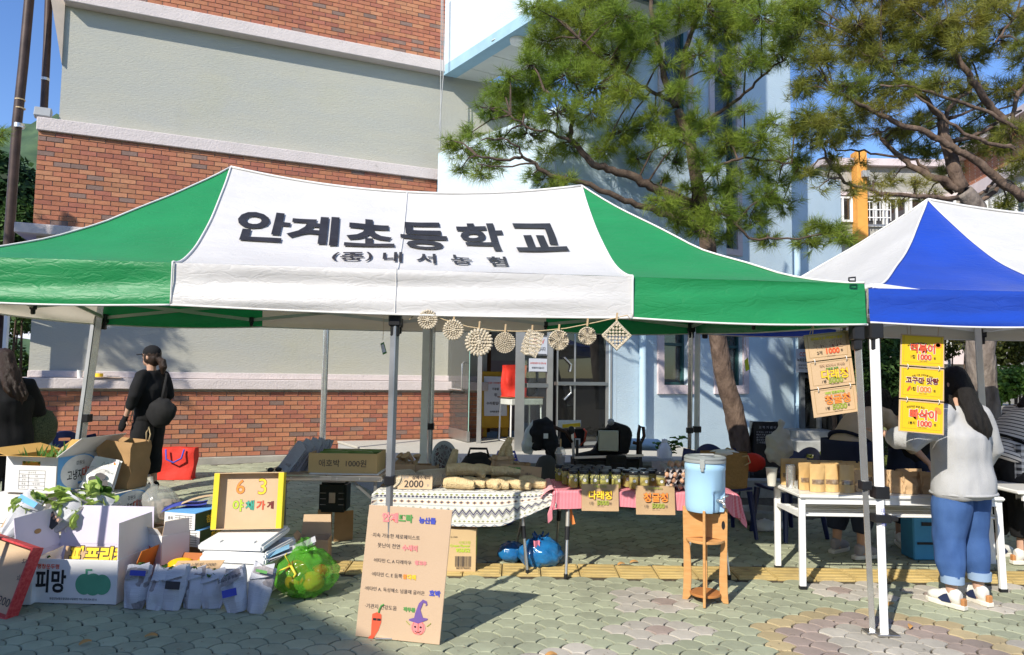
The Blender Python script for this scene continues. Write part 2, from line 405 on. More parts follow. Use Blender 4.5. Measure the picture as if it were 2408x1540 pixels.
# ================================================================ BRICK SCHOOL BUILDING
WA=V((-6.44,9.30,0));WD=V((5.24,2.22,0)).normalized();WN=V((WD.y,-WD.x,0))
def wp(a,z,o=0):return WA+WD*a+WN*o+V((0,0,z))
sch=thing('school_building','brick and grey rendered school building with pale pink ledges behind the green tent','building',(-6.4,9.3,.17))
WROT=math.atan2(WD.y,WD.x)
def wbox(mb,a0,a1,z0,z1,o0,o1,mi=0):
 c=wp((a0+a1)/2,(z0+z1)/2,(o0+o1)/2);mb.box(c,(a1-a0,abs(o1-o0),z1-z0),WROT,mi)
def school():
 render=mat('grey_render',(.41,.41,.365),.9,vs=1.3,c2=(.44,.43,.36),bump=.45,bs=22,stretch=(1,1,4))
 stain(render,.55,.50,(.40,.385,.25),.40);stain(render,2.2,.60,(.27,.27,.25),.30,(1,1,.22))
 pink=mat('pale_pink_ledge',(.58,.515,.49),.8,vs=5,c2=(.64,.565,.54),bump=.6,bs=40)
 mort=mat('mortar',(.40,.375,.33),.95,var=.15,vs=12,bump=.4,bs=150)
 conc=mat('base_concrete',(.36,.34,.29),.9,var=.15,vs=5,bump=.4,bs=60)
 # grime on ledges
 t=pink.node_tree;b=t.nodes['Principled BSDF'];src=b.inputs['Base Color'].links[0].from_socket
 nz=N(t,'TexNoise');nz.inputs['Scale'].default_value=7;nz.inputs['Detail'].default_value=9;nz.inputs['Roughness'].default_value=.75
 tc=[n for n in t.nodes if n.type=='TEX_COORD'][0];t.links.new(tc.outputs['Object'],nz.inputs[0])
 rp=N(t,'ValToRGB');rp.color_ramp.elements[0].position=.60;rp.color_ramp.elements[1].position=.74;rp.color_ramp.elements[0].color=(0,0,0,1);rp.color_ramp.elements[1].color=(.75,.75,.75,1)
 mx=N(t,'MixRGB');mx.inputs[2].default_value=(.24,.21,.18,1);t.links.new(nz.outputs[0],rp.inputs[0]);t.links.new(rp.outputs[0],mx.inputs[0]);t.links.new(src,mx.inputs[1]);t.links.new(mx.outputs[0],b.inputs['Base Color'])
 E=5.72
 mb=MB();wbox(mb,.02,6.6,.1,3.34,-.14,-4.0);mb.obj('lower_wall',render,sch)
 mb=MB();wbox(mb,.20,7.4,4.86,6.66,-.14,-4.0);wbox(mb,.24,7.4,3.34,4.86,-.16,-4);wbox(mb,.24,5.6,6.66,9.6,-.16,-4);mb.obj('upper_wall',render,sch)
 def ledge(a0,a1,z0,z1,o=.047,back=-4.02):
  mb=MB();wbox(mb,a0,a1,z0,z1,o,back);mb.obj('ledge',pink,sch,bevel=.008)
 ledge(-.16,6.55,1.27,1.415,.07);ledge(-.2,E,3.335,3.47,.04);ledge(-.02,E,4.745,4.925);ledge(.2,E,6.60,6.80)
 mb=MB();wbox(mb,.02,6.55,1.42,1.51,-.09,-.25);mb.obj('sill',pink,sch,bevel=.006)
 mb=MB();wbox(mb,-.12,6.5,.05,.30,.05,-3);mb.obj('base_course',conc,sch,bevel=.01)
 mb=MB();wbox(mb,.0,6.55,.30,1.27,-.012,-4.01);wbox(mb,.0,E-.1,3.47,4.745,-.012,-4.01);wbox(mb,.22,E,6.80,9.6,-.012,-4.01);mb.obj('mortar_wall',mort,sch)
 # dark roof return at the far left upper corner
 tan=mat('tan_fascia',(.42,.36,.30),.8,var=.08)
 mb=MB();mb.slab([wp(.20,5.75,-.1),wp(.20,7.9,-.1),wp(-.12,7.9,-.1),wp(-.02,6.9,-.1)],-WN*.5);mb.obj('gable_fin',tan,sch)
 # bricks
 pal=[(.36,.135,.08),(.39,.15,.085),(.41,.185,.10),(.33,.12,.08),(.21,.135,.11),(.39,.16,.085)]
 bms=[mat('red_brick_%s'%n,c,.85,vs=18,c2=tuple(x*1.2 for x in c),bump=.4,bs=120,rnd=.12)for n,c in zip(('clay','rust','amber','dark','burnt','warm'),pal)]
 bmi=[mat('brick_field_%s'%n,c,.85,vs=18,c2=tuple(x*1.2 for x in c),bump=.4,bs=120,island=.12)for n,c in zip(('clay','rust','amber','dark','burnt','warm'),pal)]
 L,H,J=.19,.057,.010
 lst=[]
 def band(a0,a1,z0,z1):
  z=z0;r=0
  while z+H*.5<z1:
   h=min(H,z1-z-.002);a=a0-(0.1 if r%2 else 0)
   while a<a1-.03:
    b0=max(a,a0);b1=min(a+L,a1)
    if b1-b0>.03:lst.append((b0,b1,z,h))
    a+=L+J
   z+=H+J;r+=1
 band(0,6.5,.305,1.262);band(0,E-.12,3.478,4.738);band(.22,E,6.81,8.6)
 wts=[5,5,4,3,2,5]
 def vis(q):
  p=wp((q[0]+q[1])/2,q[2]);u=CU+p.x/p.y*FPX;v=880-(p.z-CZ)/p.y*FPX
  hid=(-20<u<1040 and 500<v<760)or v<-25 or u>1040
  if q[2]>3 and q[2]<5 and u>90 and v>545-(u*.28):hid=True
  return hid
 full=[q for q in lst if q[1]-q[0]>L-.001 and q[3]>H-.001 and not vis(q)]
 full.sort(key=lambda q:wp(q[0],q[2]).length);sel=set(full[:298])
 pro=[]
 for i in range(6):
  mb=MB();mb.box((0,0,0),(L,.016,H));o=mb.obj('brick',bms[i],sch,local=True,bevel=.0025);pro.append([o,False])
 big=MB();I=W(sch).inverted()
 for q in lst:
  k=R.choices(range(6),wts)[0];d=R.uniform(-.0025,.0025)
  c=wp((q[0]+q[1])/2,q[2]+q[3]/2,-.004+d)
  if q in sel:
   o=pro[k][0]
   if pro[k][1]:o=o.copy();COL.objects.link(o);o.parent=sch
   pro[k][1]=True
   o.location=I@c;o.rotation_euler=(R.gauss(0,.01),0,WROT+R.gauss(0,.006))
  else:big.box(c,(q[1]-q[0],.016,q[3]),WROT,k)
 for o,u in pro:
  if not u:bpy.data.objects.remove(o)
 big.obj('brick_courses',bmi,sch,kind='stuff')
school()
# brown rain pipes at the corner
brownp=mat('brown_pipe',(.065,.042,.035),.5,var=.3,vs=6,metal=.2)
def pipes():
 mb=MB();pts=[at(74,-60,9.6),at(55,150,9.6),at(40,290,9.6),at(22,545,9.6),at(4,800,9.6),at(-12,1090,9.6)]
 rp=thing('rain_pipe','thick dark brown drain pipe leaning past the left corner of the brick building','pipe',pts[-1])
 mb.tube(pts,.062,12);mb.obj('pipe',brownp,rp,smooth=40)
 mb=MB();p=at(44,296,9.6);mb.cyl(p-V((0,0,.03)),p+V((0,0,.03)),.068,n=12);mb.bar(p,wp(-.18,4.80,-.1),.03,.012);mb.obj('clamp',K['steel'],rp,smooth=40)
 for v in(235,255):
  mb=MB();p=at(47,v,9.6);mb.cyl(p-V((0,0,.008)),p+V((0,0,.008)),.066,n=12);mb.obj('tie_cord',K['rope'],rp)
 rp=thing('rain_pipe','thin brown drain pipe running up behind the upper grey wall corner','pipe',at(103,262,9.9))
 mb=MB();mb.tube([at(103,262,9.9),at(111,100,9.9),at(116,-40,9.9)],.05,10);mb.obj('pipe',brownp,rp,smooth=40)
 mb=MB();p=at(106,190,9.9);mb.cyl(p,p+V((0,0,.04)),.056,n=10);mb.obj('clamp',K['steel'],rp)
pipes()
# floodlight on the ledge
fl=thing('floodlight','small grey floodlight on the pink ledge at the left corner of the wall','light',wp(.02,4.93,-.1))
mb=MB();mb.box((0,0,.09),(.2,.1,.14),.4,rx=-.3);mb.obj('housing',K['grey'],fl,local=True,bevel=.01)
mb=MB();mb.box((0,0,.02),(.05,.06,.06));mb.obj('bracket',K['grey'],fl,local=True)

# ================================================================ BLUE ENTRANCE WING
EW=V((.866,.5,0));EE=V((.5,-.866,0))
blueR=mat('light_blue_render',(.51,.635,.72),.85,vs=1.6,c2=(.56,.68,.75),bump=.5,bs=30,stretch=(1,1,3))
stain(blueR,.8,.52,(.42,.55,.62),.45,(1,1,.35))
pinkR=mat('pink_window_trim',(.66,.56,.57),.8,var=.05,bump=.5,bs=40)
soff=mat('white_soffit',(.62,.62,.57),.7,var=.04)
alu=mat('door_aluminium',(.42,.42,.40),.4,var=.08,vs=6,metal=.85)
dglass=glass('door_glass',(.85,.92,.9),1.0,.03,.05)
dkglass=glass('dark_door_glass',(.25,.26,.25),.9,.02,.05)
teal=mat('teal_frame',(.025,.085,.085),.4,var=.1)
blu=thing('entrance_wing','light blue rendered entrance wing with tall windows and deep canopies right of the brick wall','building',(1.5,10.5,.2))
F0=V((1.45,10.40,0))  # facade start beside the doors
def fp(a,z,o=0):return F0+EW*a+EE*o+V((0,0,z))
def fbox(mb,a0,a1,z0,z1,o0,o1,mi=0):mb.box(fp((a0+a1)/2,(z0+z1)/2,(o0+o1)/2),(a1-a0,abs(o1-o0),z1-z0),math.atan2(EW.y,EW.x),mi)
def acol(u):  # facade distance where a picture column meets it
 k=(u-CU)/FPX;return(k*F0.y-F0.x)/(EW.x-k*EW.y)
def wing():
 cols=[(acol(1559),acol(1617)),(acol(1680),acol(1734))]
 edge=acol(1866);top=14
 wins=[(cols[0][0],cols[0][1],1.42,2.75),(cols[1][0]+.1,cols[1][1]+.12,1.42,2.75),(cols[0][0],cols[0][1],3.7,13),(cols[1][0],cols[1][1],3.7,13)]
 mb=MB()
 xs=sorted({0,edge}|{w[i]for w in wins for i in(0,1)});zs=sorted({.1,1.42,2.75,3.7,13,top})
 for i in range(len(xs)-1):
  for j in range(len(zs)-1):
   cx,cz=(xs[i]+xs[i+1])/2,(zs[j]+zs[j+1])/2
   if any(w[0]<cx<w[1]and w[2]<cz<w[3]for w in wins):continue
   fbox(mb,xs[i],xs[i+1],zs[j],zs[j+1],0,-.25)
 fbox(mb,edge-.02,edge+2.3,.1,5.6,-.62,-3);fbox(mb,edge-.25,edge,.1,top,-.25,-4)
 mb.obj('facade_wall',blueR,blu,merge=False)
 gl=glass('stair_glass',(.20,.34,.33),.8,.10,.05)
 for wi,w in enumerate(wins):
  lowr=w[3]<3
  tr=.12 if lowr else .11
  mb=MB()
  fbox(mb,w[0]-tr,w[0],w[2]-(.14 if lowr else .1),w[3]+.1,.035,-.10);fbox(mb,w[1],w[1]+tr,w[2]-(.14 if lowr else .1),w[3]+.1,.035,-.10);fbox(mb,w[0],w[1],w[2]-(.14 if lowr else .1),w[2],.035,-.10)
  mb.obj('window_trim',pinkR,blu)
  mb=MB();f=.045
  fbox(mb,w[0],w[0]+f,w[2],w[3],-.08,-.15);fbox(mb,w[1]-f,w[1],w[2],w[3],-.08,-.15)
  zz=[w[2],w[3]-f]if lowr else[w[2],4.6,5.6,6.6,7.6,8.6,10,11.5]
  if lowr:zz.append(w[2]+.62)
  for z in zz:fbox(mb,w[0]+f,w[1]-f,z,z+f,-.08,-.15)
  fr=mb.obj('window',teal,blu)
  mb=MB();fbox(mb,w[0]+f,w[1]-f,w[2],w[3],-.12,-.125);mb.obj('pane',gl,fr)
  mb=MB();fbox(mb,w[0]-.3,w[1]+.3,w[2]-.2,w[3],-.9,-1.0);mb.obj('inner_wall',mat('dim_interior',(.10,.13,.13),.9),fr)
 # lower canopy slab over the doors
 dv=V((.655,-.755,0));c0=V((-1.25,11.3,0));c1=c0+dv*2.75
 poly=[c0,c1,c1+EW*3.2,c1+EW*3.2-EE*1.2,c0+EW*2.6-EE*.8]
 mb=MB();mb.slab([p+V((0,0,3.05))for p in poly],(0,0,2.1));mb.obj('porch_canopy',blueR,blu)
 # upper block
 du=V((.6,-.8,0));c0=V((-1.21,11.50,0));c1=c0+du*3.9;poly=[c0,c1,c1+EW*1.5,V((1.75,10.55,0)),V((0.6,11.6,0))]
 trim=mat('blue_trim',(.30,.47,.58),.8,var=.08,vs=4)
 mb=MB();mb.slab([p+V((0,0,6.72))for p in poly],(0,0,5));mb.obj('upper_block',blueR,blu)
 mb=MB();w=.22
 q=[c0+EW*w*.9-du*-.0,c1-du*w+EW*w]
 mb.slab([p+V((0,0,6.55))for p in(c0,c1,c1+EW*w,c0+EW*w+du*.02)],(0,0,.17));mb.slab([p+V((0,0,6.551))for p in(c1+EW*w,c1+EW*1.5,c1+EW*1.5-du*w,c1+EW*w-du*w)],(0,0,.168));mb.obj('canopy_trim',trim,blu)
 # soffit panels
 o0=c0+EW*.24;pw=.62
 for i in range(7):
  for j in range(3):
   a=o0+du*(i*pw-.9);a=a+EW*(j*pw)
   k=[a,a+du*(pw-.012),a+du*(pw-.012)+EW*(pw-.012),a+EW*(pw-.012)]
   if all((p-V((0,0,0))).y<12.2 for p in k):
    mb=MB();mb.slab([p+V((0,0,6.62))for p in k],(0,0,.05));mb.obj('soffit_panel',soff,blu)
 o=at(1218,108,10.2);o.z=6.62
 mb=MB();mb.lathe(o,[(.14,0),(.15,-.03),(.13,-.05),(.12,-.12),(0,-.13)],20);mb.obj('ceiling_lamp',K['whiteink'],blu,smooth=40)
 mb=MB()
 for i,(u,v)in enumerate(((1170,150),(1186,132),(1202,116),(1192,156),(1208,140),(1224,124))):
  c=at(u,v,10.4-.0);c.z=6.618;mb.lathe(c,[(.10,0),(.105,-.012),(.08,-.016),(.075,0)],16)
 mb.obj('speaker_grille',soff,blu,smooth=40)
 # wires down the corner
 for du_ in(0,3):
  mb=MB();mb.tube([at(1038+du_,-30,11.2),at(1036+du_*2,180,11.2),at(1036-du_,300,11.2),at(1034,350,11.2)],.008,5);mb.obj('cable',K['grey'],blu)
wing()
# blue downpipes on the facade
bpipe=mat('blue_pipe',(.46,.62,.74),.5,var=.06)
def downpipe(u,v0,v1,label,foot=None):
 a=acol(u);t=thing('downpipe',label,'pipe',fp(a,.3,.08))
 z=lambda v:CZ+(880-v)*fp(a,0).y/FPX
 mb=MB();mb.tube([fp(a,z(v1),.08),fp(a,z(v0),.08)],.055,10)
 if foot:mb.tube([fp(a,z(v1)+.02,.08),fp(a-.03,z(v1)-.1,.12),fp(a+foot,z(v1)-.16,.25)],.055,10)
 mb.obj('pipe',bpipe,t,smooth=50)
 mb=MB();p=fp(a,z(v1)+.5,.08);mb.cyl(p,p+V((0,0,.05)),.065,n=10);mb.obj('clamp',bpipe,t,smooth=50)
downpipe(1869,555,1010,'light blue downpipe bending left above the black memorial stone',-.5)
downpipe(1504,780,1080,'light blue downpipe beside the aluminium doors')
# ---- glazed vestibule with doors
PC=V((.13,9.70,0));PZ=.50
def platform():
 t=thing('entrance_platform','pale granite entrance platform with a step below the glass doors','platform',(-1.5,9.5,.2))
 gran=mat('pale_granite',(.46,.44,.385),.8,var=.1,vs=60,bump=.15,bs=200);gf=mat('granite_face',(.36,.37,.37),.7,var=.22,vs=140)
 a=V((-2.62,10.78,0));b=V((-1.0,8.1,0))
 def slab(a,b,c,d,z0,z1,nm):
  mb=MB();mb.slab([p+V((0,0,z0))for p in(a,b,c,d)],(0,0,z1-z0-.03));mb.obj(nm,gf,t)
  e=(b-a).normalized();o=V((e.y,-e.x,0))*.012
  L=(b-a).length;n=max(1,round(L/1.0))
  mb=MB();mb.slab([p+V((0,0,z1-.03))for p in(a+o-e*.0,b+o,c+o,d)],(0,0,.03));mb.obj(nm+'_top',gran,t,bevel=.004)
 slab(a,b,V((2.9,9.2,0)),V((2.2,12.6,0)),.1,PZ,'landing')
 e=(b-a).normalized();n=V((e.y,-e.x,0))
 slab(a+n*.36+e*.1,b+n*.36,b+n*.003,a+n*.003+e*.1,.05,.34,'step')
platform()
def doors():
 t=thing('entrance_doors','aluminium framed glass entrance doors with one leaf standing open','doors',PC+V((0,0,PZ)))
 X0,Z1=3.0,3.04
 def sp(s,z,o=0):return PC-EE*s+V((0,0,PZ+z))-EW*o  # along the left side glazing; o outwards to the left
 def qp(s,z,o=0):return PC+EW*s+V((0,0,PZ+z))+EE*o
 H=Z1-PZ
 def member(p,q,w,d,nm='frame_bar',m=alu):mb=MB();mb.bar(p,q,w,d);return mb.obj(nm,m,t,bevel=.003)
 for s,w in((0.02,.13),(1.22,.07),(2.42,.07),(3.0,.08)):member(sp(s,0),sp(s,H),w,.1,'mullion')
 def us(u):k=(u-CU)/FPX;return(PC.x-k*PC.y)/(EE.x-k*EE.y)  # side glazing position of a column
 def pane(f,a0,a1,z0,z1,m=dglass):
  mb=MB();mb.slab([f(a0,z0),f(a1,z0),f(a1,z1),f(a0,z1)],(f(a0,z0,.012)-f(a0,z0)));return mb.obj('pane',m,t)
 # fixed light at far left
 for z in(.06,1.0):member(sp(2.45,z),sp(2.97,z),.09 if z<.5 else .06,.06)
 pane(sp,2.45,2.97,.1,H)
 # narrow light next to the corner mullion (with notices)
 member(sp(.08,.06),sp(.08,H),.05,.05)
 # open leaf: hinged at s=2.38, turned out
 h0=sp(2.38,0);d=(at(1157,1029,9.9)-h0);d.z=0;d=d.normalized();Lf=1.05
 def op(s,z,o=0):return h0+d*s+V((0,0,z))
 ft=MB();ft.bar(op(0,.09),op(Lf,.09),.05,.16,upv=(0,0,1));lf=ft.obj('door_leaf',alu,t,bevel=.003)
 mb=MB();mb.slab([op(0.01,.17),op(Lf,.17),op(Lf,H-.1),op(.01,H-.1)],V((d.y,-d.x,0))*.012);mb.obj('pane',glass('leaf_glass',(.86,.93,.90),1.2,.06,.06),lf)
 mb=MB();mb.bar(op(Lf-.006,.17),op(Lf-.006,H-.1),.014,.016);mb.obj('glass_edge',mat('green_glass_edge',(.30,.50,.42),.2),lf)
 nn=V((d.y,-d.x,0))
 mb=MB();mb.tube([op(Lf-.18,.80)+nn*.05,op(Lf-.12,.83)+nn*.08,op(Lf-.12,1.2)+nn*.08,op(Lf-.2,1.23)+nn*.02],.012,8);mb.tube([op(.25,.80)+nn*.07,op(Lf-.14,.80)+nn*.07],.014,8);mb.obj('handle',K['chrome'],lf,smooth=50)
 # front face: narrow light with notices, then double dark doors
 fu=lambda u:((u-CU)/FPX*PC.y-PC.x)/(EW.x-(u-CU)/FPX*EW.y)
 a0,a1,a2,a3=fu(1238),fu(1288),fu(1300),fu(1425)
 for a,w in((a1+.04,.09),(a3+.05,.10),(a3+.17,.05)):member(qp(a,0),qp(a,H),w,.1,'mullion')
 member(qp(a0,.9),qp(a1,.9),.07,.06);member(qp(a0,.06),qp(a1,.06),.09,.06);pane(qp,a0-.03,a1,.1,H)
 a2+=.06
 mid=fu(1352)
 for z in(.07,.93):member(qp(a2,z),qp(a3,z),.10,.05)
 for a in(a2+.02,mid):member(qp(a,.1),qp(a,H),.03,.04)
 pane(qp,a2,mid,.1,H,dkglass);pane(qp,mid,a3,.1,H,dkglass)
 mb=MB();c=qp(mid-.1,1.0,.03)
 for s in(1,-1):mb.tube([c+V((0,0,s*.30))-EW*.1,c+V((0,0,s*.2))+EW*.02,c+V((0,0,s*.1))+EW*.0],.014,8)
 mb.obj('handle',K['chrome'],t,smooth=50)
 # interior box
 inn=mat('hall_wall_pink',(.44,.37,.40),.85,var=.05);inw=mat('hall_wall_white',(.52,.52,.50),.85,var=.05);wood=mat('hall_door_wood',(.14,.06,.025),.5,vs=3,var=.3,stretch=(8,8,1))
 mb=MB();b0=sp(3.05,0)+EW*0;wall=lambda s0,s1,z0,z1,mi:mb.slab([qp(s0,z0,-3.05),qp(s1,z0,-3.05),qp(s1,z1,-3.05),qp(s0,z1,-3.05)],-EE*.1,mi)
 wall(.02,3.2,0,1.3,0);wall(.02,3.2,1.301,H,1);wall(.62,.95,0,H,2)if False else None
 mb.obj('hall_wall',[inn,inw],t)
 mb=MB();mb.slab([qp(.78,0,-2.95),qp(1.1,0,-2.95),qp(1.1,H,-2.95),qp(.78,H,-2.95)],EE*.04);mb.obj('hall_door',wood,t)
 mb=MB();mb.slab([qp(2.4,0,-.05),qp(2.4,0,-3.0),qp(2.4,H,-3.0),qp(2.4,H,-.05)],EW*.1);mb.obj('hall_side_wall',mat('hall_dark',(.08,.07,.065),.9),t)
 # notices stuck on the glass
 pa=mat('notice_paper',(.74,.76,.80),.6,var=.02)
 def notice(c,xd,w,h,lines,nm='notice',par=t):
  c=V(c);xd=V(xd);zz=V((0,0,1));nrm=xd.cross(zz)
  mb=MB();mb.slab([c-xd*w/2-zz*h/2,c+xd*w/2-zz*h/2,c+xd*w/2+zz*h/2,c-xd*w/2+zz*h/2],nrm*.002)
  b=w*.02
  for s,dz,hh,col,ww in lines:
   if s=='#':mb.quad(c+nrm*.003-xd*ww/2+zz*(dz-hh/2),c+nrm*.003+xd*ww/2+zz*(dz-hh/2),c+nrm*.003+xd*ww/2+zz*(dz+hh/2),c+nrm*.003-xd*ww/2+zz*(dz+hh/2),col)
   else:text(mb,s,c+zz*dz+nrm*.002,xd,zz,w=ww,h=hh,bold=.02,mi=col)
  return mb.obj(nm,[pa,K['ink'],K['red'],K['blue']],par)
 ac=(a0+a1)/2
 for nm_,z,ww,hh,ls in(('notice',1.46,.30,.27,[('#',.125,.012,1,.28),('#',-.125,.012,1,.28),('CCTV',.055,.07,2,.2),('녹화중입니다',-.05,.06,1,.24)]),
                               ('notice',1.18,.30,.19,[('#',-.09,.01,1,.29),('설치운영관리 및 안전시설',.03,.025,2,.26),('변경되어 있습니다',-.035,.03,1,.2)])):
  notice(qp(ac,z,.03),EW,ww,hh,ls)
 return notice,sp,qp,op
notice,sp_,qp_,op_=doors()
# yellow A-board, desk, bags inside the hall
def hall_things():
 yb=mat('yellow_board_plastic',(.62,.35,.03),.5,var=.06)
 c=sp_(2.1,0)+EW*.75
 t=thing('floor_sign','yellow plastic floor sign board seen through the entrance glass','sign',c,math.atan2(EE.y,EE.x)+rad(78))
 mb=MB();mb.box((0,0,.62),(.5,.03,.95),rx=-.08);mb.box((-.19,.02,.1),(.13,.03,.22),rx=-.08);mb.box((.19,.02,.1),(.13,.03,.22),rx=-.08);mb.obj('panel',yb,t,local=True,bevel=.015)
 mb=MB();mb.box((-.19,.25,.3),(.06,.03,.72),rx=.25);mb.box((.19,.25,.3),(.06,.03,.72),rx=.25);mb.obj('rear_frame',yb,t,local=True)
 mb=MB();X=Matrix.Translation((0,-.03,.68))@Matrix.Rotation(-.08,4,'X')
 mb.box((0,0,0),(.40,.006,.66),X=X);m2=MB()
 for s,z,w,k in(('잠시만! 기다려주세요',.22,.34,2),('이용을',.12,.12,1),('위',.02,.05,1),('수리중입니다.',-.12,.32,1),('안계초등학교',-.26,.2,1)):
  m3=MB();text(m3,s,(0,-.006,z),(1,0,0),(0,0,1),w=w,bold=.02,mi=k);mb.add(m3.v,m3.f,k,X)
 mb.obj('poster',[mat('notice_paper',(.7,.7,.7)),K['ink'],K['red']],t,local=True)
 c=sp_(1.25,0)+EW*.75;rz=math.atan2(EW.y,EW.x)
 d=thing('school_desk','small school desk with pale frame in the doorway holding the red bag','desk',c,rz)
 mb=MB();mb.box((0,0,.69),(.62,.42,.02));mb.obj('desktop',mat('desk_wood',(.2,.1,.05),.5),d,local=True,bevel=.005)
 mb=MB();mb.box((0,-.02,.625),(.58,.38,.10));mb.obj('tray',mat('pale_grey_paint',(.55,.56,.52),.5),d,local=True,bevel=.01)
 for sx in(-1,1):
  mb=MB();mb.tube([(sx*.27,.17,.6),(sx*.28,.18,.02),(sx*.28,-.18,.02),(sx*.27,-.17,.6)],.014,8);mb.obj('leg',K['whitemetal'],d,local=True,smooth=50)
 b=thing('shopping_bag','red shopper bag standing on the school desk inside the doorway','bag',c+V((0,0,.70))-EW*.12,rz)
 red=mat('red_nonwoven',(.62,.035,.02),.7,var=.1,vs=8,bump=.4,bs=25)
 def bagshape(w,dpt,h,wob=.02):
  mb=MB()
  def fn(i,j):
   a=i*2*math.pi;k=1+.12*j*math.cos(2*a);z=j*h
   x=w/2*max(-1,min(1,1.35*math.cos(a)))*(1+.06*j);y=dpt/2*max(-1,min(1,1.35*math.sin(a)))*(1-.45*j)
   q=noise.noise(V((x*6,y*6,z*5+w)))*wob;return(x+q,y+q,z+(noise.noise(V((x*5,2,w)))*.03 if j>.9 else 0))
  mb.grid(fn,28,10);mb.slab([(-w/2,-dpt/2,.0),(w/2,-dpt/2,.0),(w/2,dpt/2,.0),(-w/2,dpt/2,.0)],(0,0,.01));return mb
 bagshape(.36,.24,.5,.05).obj('bag_body',red,b,local=True,smooth=60)
 mb=MB();mb.tube([(.05,-.1,.5),(.06,-.08,.42),(.10,-.06,.52),(.14,-.05,.46)],.012,6);mb.obj('handle',K['blue'],b,local=True)
 b=thing('backpack','black backpack beside the red bag on the school desk','bag',c+V((0,0,.70))+EW*.17+EE*-.05,rz)
 mb=MB();mb.ball((0,0,.24),(.15,.13,.25),14,10);mb.ball((0,-.1,.16),(.11,.07,.13),12,8);mb.obj('pack_body',K['blkfab'],b,local=True,smooth=60)
 mb=MB();mb.tube([(-.03,0,.48),(0,0,.53),(.03,0,.48)],.01,6);mb.obj('handle',K['blkfab'],b,local=True)
 return bagshape
bagshape=hall_things()
